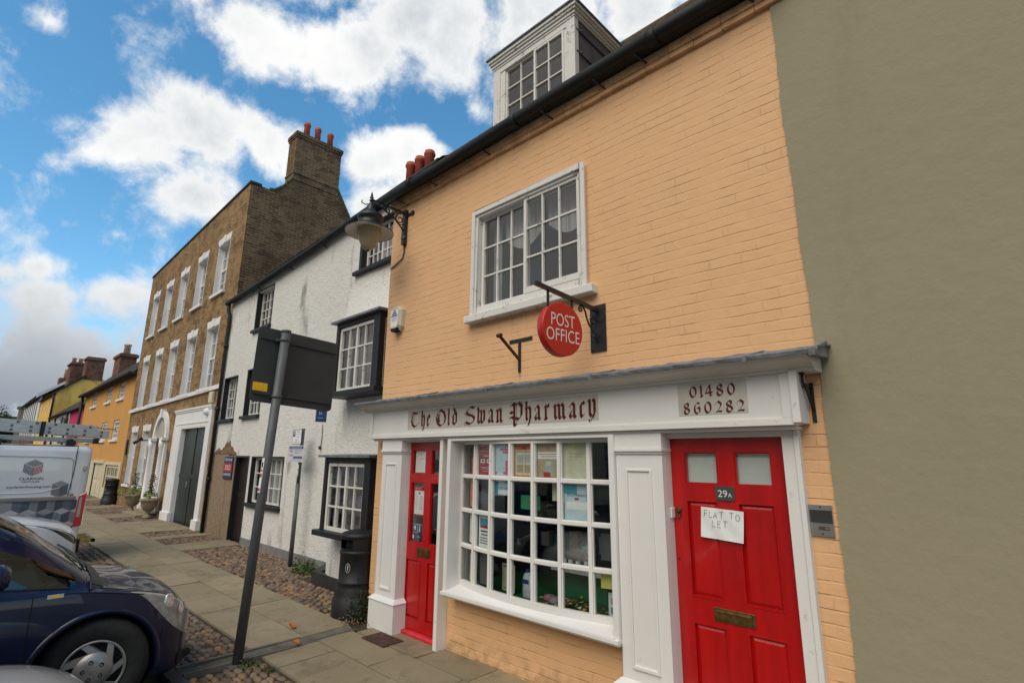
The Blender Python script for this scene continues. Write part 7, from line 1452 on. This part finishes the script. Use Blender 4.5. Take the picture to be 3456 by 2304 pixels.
    a = [B_.pt(.70,8-.28*k,-1,.004) for k in range(10)]; b_ = [B_.pt(.775,8-.28*k,-1,.004) for k in range(10)]; va, vb = m.vs(a), m.vs(b_)
    for i in range(9): m.face((va+i,va+i+1,vb+i+1,vb+i))
    m.build('scuttle', M_trim, t)
    m = MB(); m.box(-6.25,-5.55,-1.965,-1.925,.31,.42); m.build('grille', M_trim, t, .01); line(B_,t,[(.06,3.2),(.03,3.6),(.02,4.2)],r=.004)
    m = MB(); m.box(-6.42,-5.38,-2.045,-1.925,.14,.20); m.build('bumper_lip', M_trim, t, .015); m = MB(); m.box(-6.15,-5.65,-1.933,-1.915,.20,.30); m.build('number_plate', M_clearlamp, t, .003)
    m = MB(); c = Vector((-5.9,-1.955,.48)); m.lathe(c,[(.055,0),(.05,.012),(.04,.012),(.038,.002)],20,(Vector((1,0,0)),Vector((0,0,1)),Vector((0,1,0))),cap=False); m.build('badge_ring', M_chrome, t)
    for sd in (1,-1):
        line(B_,t,[(.45+.06*k,4.42+.004*k) for k in range(50)],side=sd,r=.006,name='body_crease',mt=M_navycar)
        line(B_,t,[(1.12+.04*k,2.02) for k in range(44)],side=sd,r=.035,name='sill_trim',mt=M_trim)
        p = B_.pt(.10,2.35,sd,.0); nr = B_.normal(.10,2.35,sd); a = nr.cross(Vector((0,0,1))).normalized(); b_ = a.cross(nr); m = MB(); m.lathe(p,[(.055,.0),(.05,.008),(.042,.004),(0,.002)],18,(a,b_,nr),cap=False); m.build('fog_light', M_trim, t)
        line(B_,t,[(.31,2.3),(.30,2.7),(.29,3.1),(.28,3.5)],side=sd,r=.003)
    interior(B_,t,1.15,3.4,1.5)
blue_car()

def white_car():
    t = thing('white_car', 'white hatchback with slim dark headlights parked between the blue car and the van', 'car', (-10.5,-4.2,-.09))
    st = [(0,.50,.30,.62,.72,.02,.70),(.04,.62,.22,.70,.73,.03,.79),(.12,.74,.18,.78,.74,.04,.86),(.30,.83,.17,.86,.74,.05,.92),(.60,.86,.18,.93,.74,.05,.985),(.95,.87,.18,1.0,.76,.05,1.05),(1.25,.87,.18,1.04,.78,.07,1.14),(1.6,.87,.18,1.05,.79,.09,1.34),(1.95,.87,.18,1.06,.79,.10,1.47),(2.3,.87,.18,1.07,.78,.10,1.52),(3.2,.86,.18,1.09,.78,.10,1.50),(3.8,.84,.2,1.09,.79,.09,1.36),(4.1,.80,.24,1.04,.8,.06,1.14),(4.2,.7,.3,.9,.8,.05,.95)]
    B_ = Body(-10.60,-2.15,-1,st,z0=-.075)
    def fn(u,q,sd):
        if 1.12 < u < 1.98 and q > 6.25: return 1
        if 5.14 < q < 5.86 and (1.5 < u < 2.4 or 2.5 < u < 3.3): return 1
        return 0
    me = B_.grid(fn,[M_whitecar,M_glass_car,M_lampdk,M_trim],t,arches=((.85,.31),(3.35,.31)),ar=.37,du=.03,nq=8)
    split(me,(0,3),'body',M_whitecar,t); split(me,(1,),'window',M_glass_car,t); 
    for sd in (1,-1):
        patch(B_,t,sd,[(.52,4.92,4.97),(.40,4.45,4.98),(.28,4.0,4.95),(.16,3.75,4.9),(.07,3.7,4.85),(.03,3.9,4.7)],M_lampdk)
        for uc in (.85,3.35): wheel(B_,t,uc,sd,.325,.23,.86,.25,style='alloy'); m = MB(); m.lathe((B_.xc+sd*.5,B_.yn-uc,B_.z0+.31),[(0,0),(.365,0),(.365,sd*.35)],32,(Vector((0,1,0)),Vector((0,0,1)),Vector((1,0,0))),cap=False); m.build('wheel_arch', M_dark, t)
        line(B_,t,[(.20+.09*k,5.15) for k in range(11)],side=sd,r=.003); line(B_,t,[(1.32,2.3+.27*k) for k in range(11)],side=sd); mirror(B_,t,1.6,1.10,sd,M_whitecar,1.0)
        p = B_.pt(.10,2.62,sd,.004); nr = B_.normal(.10,2.62,sd); a = nr.cross(Vector((0,0,1))).normalized(); b_ = a.cross(nr); m = MB(); m.lathe(p,[(.10,0),(.10,.012),(.08,.012),(.075,-.0)],20,(a,b_,nr),cap=False); m.lathe(p,[(.074,.002),(0,.004)],16,(a,b_,nr),cap=False); m.build('fog_light', M_trim, t); m = MB(); m.lathe(p,[(.09,.013),(.085,.016),(.08,.013)],20,(a,b_,nr),cap=False); m.build('fog_light_rim', M_chrome, t)
        line(B_,t,[(.07+.03*k,4.0+.075*k) for k in range(12)],side=sd,r=.006,name='light_strip',mt=M_clearlamp)
    m = MB(); a = [B_.pt(1.05,8-.28*k,1,.004) for k in range(9)]; b_ = [B_.pt(1.14,8-.28*k,1,.004) for k in range(9)]; va, vb = m.vs(a), m.vs(b_)
    for i in range(8): m.face((va+i,va+i+1,vb+i+1,vb+i))
    m.build('scuttle', M_trim, t); m = MB(); m.tube([B_.pt(1.10,6.6,1,.02),B_.pt(1.2,7.3,1,.02),B_.pt(1.35,7.9,1,.02)],.009,5); m.build('wiper', M_trim, t)
    m = MB(); m.box(-11.05,-10.05,-2.165,-2.13,.42,.60); m.build('grille', M_trim, t, .01); m = MB(); m.box(-10.8,-10.3,-2.14,-2.12,.28,.39); m.build('number_plate', M_clearlamp, t)
    interior(B_,t,1.35,3.4,1.45)
white_car()

def silver_car():
    t = thing('silver_car', 'front corner of a pale silver car low at the left edge of the picture', 'car', (-3.95,-5,-.09))
    st = [(0,.42,.24,.48,.72,.02,.54),(.04,.54,.20,.55,.73,.03,.60),(.12,.66,.17,.60,.74,.035,.665),(.30,.74,.17,.665,.74,.04,.735),(.60,.77,.18,.72,.74,.045,.80),(.95,.78,.18,.80,.76,.05,.86),(1.15,.78,.18,.84,.78,.06,.93),(1.5,.78,.18,.86,.79,.08,1.14),(1.85,.78,.18,.87,.79,.09,1.27),(2.3,.78,.18,.88,.78,.09,1.31),(3.0,.77,.18,.9,.78,.09,1.28),(3.6,.74,.2,.88,.8,.06,1.0),(3.7,.66,.3,.75,.8,.05,.8)]
    B_ = Body(-3.98,-2.76,-1,st,z0=-.155)
    fn = lambda u,q,sd: 1 if (1.05 < u < 1.85 and q > 6.3) or (5.14 < q < 5.86 and 1.3 < u < 3.0) else 0
    me = B_.grid(fn,[M_silvercar,M_glass_car,M_lampglass,M_trim],t,arches=((.75,.29),(3.0,.29)),ar=.34,du=.035,nq=7)
    split(me,(0,3),'body',M_silvercar,t); split(me,(1,),'window',M_glass_car,t); 
    for sd in (1,-1):
        patch(B_,t,sd,[(.50,4.7,4.75),(.35,4.1,4.95),(.2,3.6,4.95),(.08,3.6,4.8),(.04,3.8,4.6)],M_lampglass)
        for uc in (.75,3.0): wheel(B_,t,uc,sd,.29,.19,.77,.20,style='alloy')
        line(B_,t,[(.15+.085*k,5.2) for k in range(11)],side=sd,r=.004); mirror(B_,t,1.5,.95,sd,M_silvercar,.9)
    interior(B_,t,1.2,3,1.28)
silver_car()

def van():
    xs = -12.0; V = .95; xc = xs-V; yr = -1.94; Lg = 4.95
    t = thing('white_van', 'white panel van with grey cube graphics and ladders on its roof rack', 'van', (xc,yr-2.4,-.09))
    st = [(0,.6,.3,.9,.7,.1,1.0),(.06,.76,.22,.98,.7,.1,1.10),(.3,.88,.2,1.05,.7,.1,1.20),(.7,.93,.2,1.12,.7,.1,1.32),(1.0,.94,.2,1.3,.7,.1,1.6),(1.4,.95,.2,1.5,.7,.1,1.9),(1.8,.95,.2,1.7,.7,.1,2.05),(2.6,.95,.2,1.80,.7,.1,2.07),(4.0,.95,.22,1.80,.7,.1,2.06),(4.80,.95,.24,1.80,.7,.1,2.06),(4.92,.945,.26,1.79,.7,.1,2.05),(4.95,.93,.28,1.78,.7,.1,2.03)]
    B_ = Body(xc,yr+.05-Lg,1,st,box=True,z0=-.09)
    fn = lambda u,q,sd: 1 if (1.0 < u < 1.75 and q > 6.2) or (1.3 < u < 2.2 and 4.1 < q < 4.95) else 0
    me = B_.grid(fn,[M_whitecar,M_glass_car,M_trim],t,arches=((.95,.33),(3.95,.33)),ar=.38,du=.06,nq=6)
    split(me,(0,2),'body',M_whitecar,t); split(me,(1,),'window',M_glass_car,t)
    for sd in (1,-1):
        for uc in (.95,3.95): wheel(B_,t,uc,sd,.33,.22,.93,.245,style='alloy'); m = MB(); m.lathe((B_.xc+sd*.6,B_.yn+uc,B_.z0+.33),[(0,0),(.375,0),(.375,sd*.33)],32,(Vector((0,1,0)),Vector((0,0,1)),Vector((1,0,0))),cap=False); m.build('wheel_arch', M_dark, t)
    S = Fr((xs,0,0),(0,1,0),(1,0,0)); y = lambda v: v
    # rub rail, panel pressings, door edge
    m = MB(); m.fbox(S,-5.0,-2.02,1.03,1.085,.0,.022); m.build('rubbing_strip', mat('grey_van_trim', (.20,.18,.17), .5, .1, 5, .1), t, .006); m = MB(); m.fbox(S,-5.0,-2.02,1.0855,1.098,.0,.014); m.build('trim_highlight', M_chrome, t)
    m = MB(); P_ = [(-5.0,1.815),(-2.30,1.745),(-2.18,1.735),(-2.135,1.70),(-2.13,1.62),(-2.10,1.2)]; m.tube([S(a,b,.001) for a,b in P_],.006,5); m.build('panel_pressing', M_gap if False else mat('van_crease', (.33,.34,.35), .5, .05, 4, 0), t)
    m = MB(); m.tube([S(-2.105,1.95,.0),S(-2.10,1.5,.001),S(-2.13,1.10,.001)],.006,5); m.tube([S(-3.12,1.97,-.02),S(-3.16,1.6,.001),S(-3.2,1.1,.001)],.006,5); m.tube([S(-5,1.97,-.035),S(-2.1,1.935,-.035)],.007,5); m.build('shut_line', M_gap, t)
    m = MB(); m.tube([S(-5,1.17,.002),S(-2.62,1.165,.002),S(-2.45,1.18,.002),S(-2.25,1.24,.002)],.008,5); m.build('swage_line', M_whitecar, t)
    # graphics: tumbling blocks
    tones = [(.36,.36,.37),(.25,.25,.26),(.16,.17,.19),(.085,.10,.13),(.045,.06,.085),(.50,.50,.51)]; GM = [mat('graphic_tone_%s' % 'abcdef'[i], c, .35, .03, 4, 0, coat=.6) for i,c in enumerate(tones)]
    G = MB(); zt, zb = 1.028, .40; w, h = .215, .105; rr = random.Random(2); 
    def clip(poly, z0, z1, y1):
        for ax_, lim, sgn in ((1,z1,-1),(1,z0,1),(0,y1,-1)):
            out = []
            for i in range(len(poly)):
                p, q = poly[i], poly[(i+1)%len(poly)]; ip = sgn*(p[ax_]-lim) >= 0; iq = sgn*(q[ax_]-lim) >= 0
                if ip: out.append(p)
                if ip != iq: k = (lim-p[ax_])/(q[ax_]-p[ax_]); out.append((p[0]+k*(q[0]-p[0]),p[1]+k*(q[1]-p[1])))
            poly = out
            if len(poly) < 3: return None
        return poly
    def cube(cy, cz, z0, z1, y1, tn, d=.003):
        a = w*.5
        faces = [([(cy,cz),(cy+a,cz+h*.5),(cy,cz+h),(cy-a,cz+h*.5)],tn[0]),([(cy,cz),(cy-a,cz+h*.5),(cy-a,cz+h*.5-.17),(cy,cz-.17)],tn[1]),([(cy,cz),(cy,cz-.17),(cy+a,cz+h*.5-.17),(cy+a,cz+h*.5)],tn[2])]
        for p, k in faces:
            p = clip(p, z0, z1, y1)
            if p: G.cur = k; G.poly([S(a_,b_,d) for a_,b_ in p])
    k = 0
    for r_i in range(5):
        for c_i in range(16):
            cy = -2.06-c_i*w+(r_i % 2)*w/2; cz = 1.02-r_i*(.17+h*.5)
            fade = min(1,(c_i)/7); tn = [0 if fade < .5 else 5, 2 if fade < .4 else 1, 4 if fade < .35 else (1 if fade < .8 else 0)] if (c_i+r_i) % 3 else [1,3,4] if fade < .5 else [5,0,1]
            cube(cy,cz,.40,1.028,-1.985,tn,.003)
    cube(-2.25,1.25,1.10,1.45,-1.99,[1,2,3],.004); cube(-2.16,1.20-.12,1.10,1.45,-2.0,[0,2,3],.0035)
    G.build('cube_graphics', GM, t)
    # striped isometric cube emblem
    E_ = MB(); cy, cz, s = -2.64, 1.57, .135
    ux_, uy_ = (math.cos(R(30)),math.sin(R(30))), (-math.cos(R(30)),math.sin(R(30)))
    def Q(a,b,face):
        if face == 'top': return (cy+s*(a*ux_[0]+b*uy_[0])*1.05, cz+.012+s*(a*ux_[1]+b*uy_[1])*.95)
        if face == 'l': return (cy+s*a*uy_[0]*1.05, cz+s*(a*uy_[1]*.95-b*.95))
        return (cy+s*a*ux_[0]*1.05, cz+s*(a*ux_[1]*.95-b*.95))
    nst = 7
    for i in range(nst):
        a0 = i/nst; a1 = a0+.55/nst
        E_.cur = 0; E_.poly([S(*Q(0,a0,'top'),.005),S(*Q(1,a0,'top'),.005),S(*Q(1,a1,'top'),.005),S(*Q(0,a1,'top'),.005)])
        E_.cur = 1; E_.poly([S(*Q(a0,0,'r'),.005),S(*Q(a1,0,'r'),.005),S(*Q(a1,1,'r'),.005),S(*Q(a0,1,'r'),.005)])
        E_.cur = 0; c0 = 1-a0; c1 = 1-a1      # nested L stripes on the left face
        E_.poly([S(*Q(0,a0,'l'),.005),S(*Q(c0,a0,'l'),.005),S(*Q(c0,a1,'l'),.005),S(*Q(0,a1,'l'),.005)]); E_.poly([S(*Q(c0,a0,'l'),.0052),S(*Q(c1,a0,'l'),.0052),S(*Q(c1,1,'l'),.0052),S(*Q(c0,1,'l'),.0052)])
    E_.build('emblem', [mat('emblem_teal', (.05,.07,.09), .4, .05, 4, 0), mat('emblem_red', (.40,.05,.07), .4, .05, 4, 0)], t)
    text_mesh('lettering','CLARION',S,-2.64,1.375,.004,.045,M_ink,t,width=.30,align='CENTER',bold=.008); text_mesh('lettering','RESPONSE',S,-2.64,1.335,.004,.024,M_ink,t,width=.22,align='CENTER'); text_mesh('lettering','myclarionhousing.com',S,-2.65,1.235,.004,.050,M_ink,t,width=.55,align='CENTER',bold=.006)
    # tail lamps
    for sd in (1,-1):
        m = MB(); x0 = xc+sd*(V-.07); x1 = xc+sd*(V+.012); m.hexa([(x0,-2.00,.58),(x1,-1.99,.58),(x1,-1.875,.60),(x0,-1.85,.60),(x0,-1.98,1.12),(x1,-1.97,1.10),(x1,-1.87,1.16),(x0,-1.86,1.16)]); l_ = m.build('tail_lamp', M_taillamp, t, .01)
        m = MB(); x2 = xc+sd*(V+.016); x3 = xc+sd*(V+.005); m.hexa([(x3,-1.965,.74),(x2,-1.965,.74),(x2,-1.915,.74),(x3,-1.915,.74),(x3,-1.955,1.06),(x2,-1.955,1.06),(x2,-1.925,1.08),(x3,-1.925,1.08)]); m.build('clear_lens', mat('tail_lamp_white_lens', (.34,.30,.28), .2, .2, 30, 0, coat=.6), l_)
    m = MB(); m.box(xc-V+.05,xc+V-.02,-1.99,-1.90,.30,.56); m.build('bumper', M_trim, t, .02); m = MB(); m.box(xc+V-.01,xc+V+.03,-1.99,-1.93,1.52,1.60); m.box(xc+V-.01,xc+V+.03,-1.99,-1.93,.66,.72) if False else None; m.build('door_hinge', M_chrome, t, .005)
    ym = mat('yellow_grating', (.55,.33,.02), .5, .2, 12, .2); m = MB()
    m.box(xc-.25,xc+.72,-1.66,-1.60,.28,.33); m.box(xc-.25,xc-.19,-1.90,-1.60,.28,.33); m.box(xc+.66,xc+.72,-1.90,-1.60,.28,.33)
    for k in range(5): m.box(xc-.20,xc+.68,-1.88+k*.052,-1.865+k*.052,.29,.325)
    for k in range(12): m.box(xc-.16+k*.068,xc-.145+k*.068,-1.90,-1.62,.288,.323)
    m.build('rear_step', ym, t)
    # roof rack
    m = MB()
    for yy in (-4.4,-3.15,-2.2): m.box(xc-.8,xc+.8,yy-.03,yy+.03,2.00,2.06); m.box(xc+.70,xc+.82,yy-.06,yy+.06,1.92,2.04)
    m.build('roof_bar', M_trim, t); 
    t2 = thing('pipe_carrier', 'long grey tube carrier strapped along the van roof under the ladders', 'tube carrier', (xc+.55,-3,2.08)); m = MB(); m.hexa([(xc+.50,-5.2,2.07),(xc+.62,-5.2,2.07),(xc+.62,-1.86,2.005),(xc+.50,-1.86,2.005),(xc+.50,-5.2,2.16),(xc+.62,-5.2,2.16),(xc+.62,-1.86,2.08),(xc+.50,-1.86,2.08)]); m.build('rail', mat('dull_aluminium', (.33,.33,.32), .4, .1, 6, .1, metal=.6), t2, .01)
    m = MB(); m.box(xc+.48,xc+.64,-1.86,-1.78,1.99,2.09); m.build('end_cap', M_trim, t2, .01); text_mesh('lettering','Rhino SafeStow',Fr((xc+.622,0,0),(0,1,-.02),(1,0,0)),-2.42,2.072,.003,.032,M_ink,t2,width=.42)
    for k,(xo,zo,lb) in enumerate(((.42,0,'aluminium ladder nearest the pavement side on top of the white van'),(.08,.0,'second aluminium ladder lying behind the first on the van roof'))):
        Ld = thing('ladder', lb, 'ladder', (xc+xo,-3.3,2.3), 'ladders on the van roof'); al = mat('ladder_aluminium', (.50,.50,.49), .38, .08, 9, .1, metal=.6)
        for r_x in ((.0,) if k else (.03,)):
            for q in range(3):
                z = 2.095+q*.070; x = xc+xo+r_x; y0, y1 = -5.3, -1.62-(.18 if q == 2 else 0); sl = .088
                m = MB(); f_ = lambda yy: z-(yy+1.6)*sl*.62; m.hexa([(x-.012,y0,f_(y0)),(x+.02,y0,f_(y0)),(x+.02,y1,f_(y1)),(x-.012,y1,f_(y1)),(x-.012,y0,f_(y0)+.069),(x+.02,y0,f_(y0)+.069),(x+.02,y1,f_(y1)+.069),(x-.012,y1,f_(y1)+.069)]); rl = m.build('rail', al, Ld, .002)
                m = MB(); yy = y1-.12
                while yy > -4.2: m.lathe((x+.0195,yy,f_(yy)+.034),[(.021,0),(.021,.002),(.008,.002),(.008,.0005),(0,.0005)],12,(Vector((0,1,0)),Vector((0,0,1)),Vector((1,0,0))),cap=False); yy -= .25
                m.build('rung_end', M_dark, rl); rl.children[0]['kind'] = 'stuff'
    w_ = thing('timber_batten', 'thin timber batten lying on top of the ladders', 'batten', (xc+.45,-2.5,2.35)); m = MB(); m.bar((xc+.44,-3.6,2.40),(xc+.44,-1.52,2.265),.03,.022); m.build('batten', mat('raw_timber', (.30,.20,.10), .8, .2, 9, .1), w_)
    m = MB(); m.box(xc+.50,xc+.54,-2.62,-2.56,2.05,2.36); m.build('clamp', M_trim, t)
van()
for o in list(COL.objects):
    if o.name.startswith('tmp'): bpy.data.objects.remove(o)
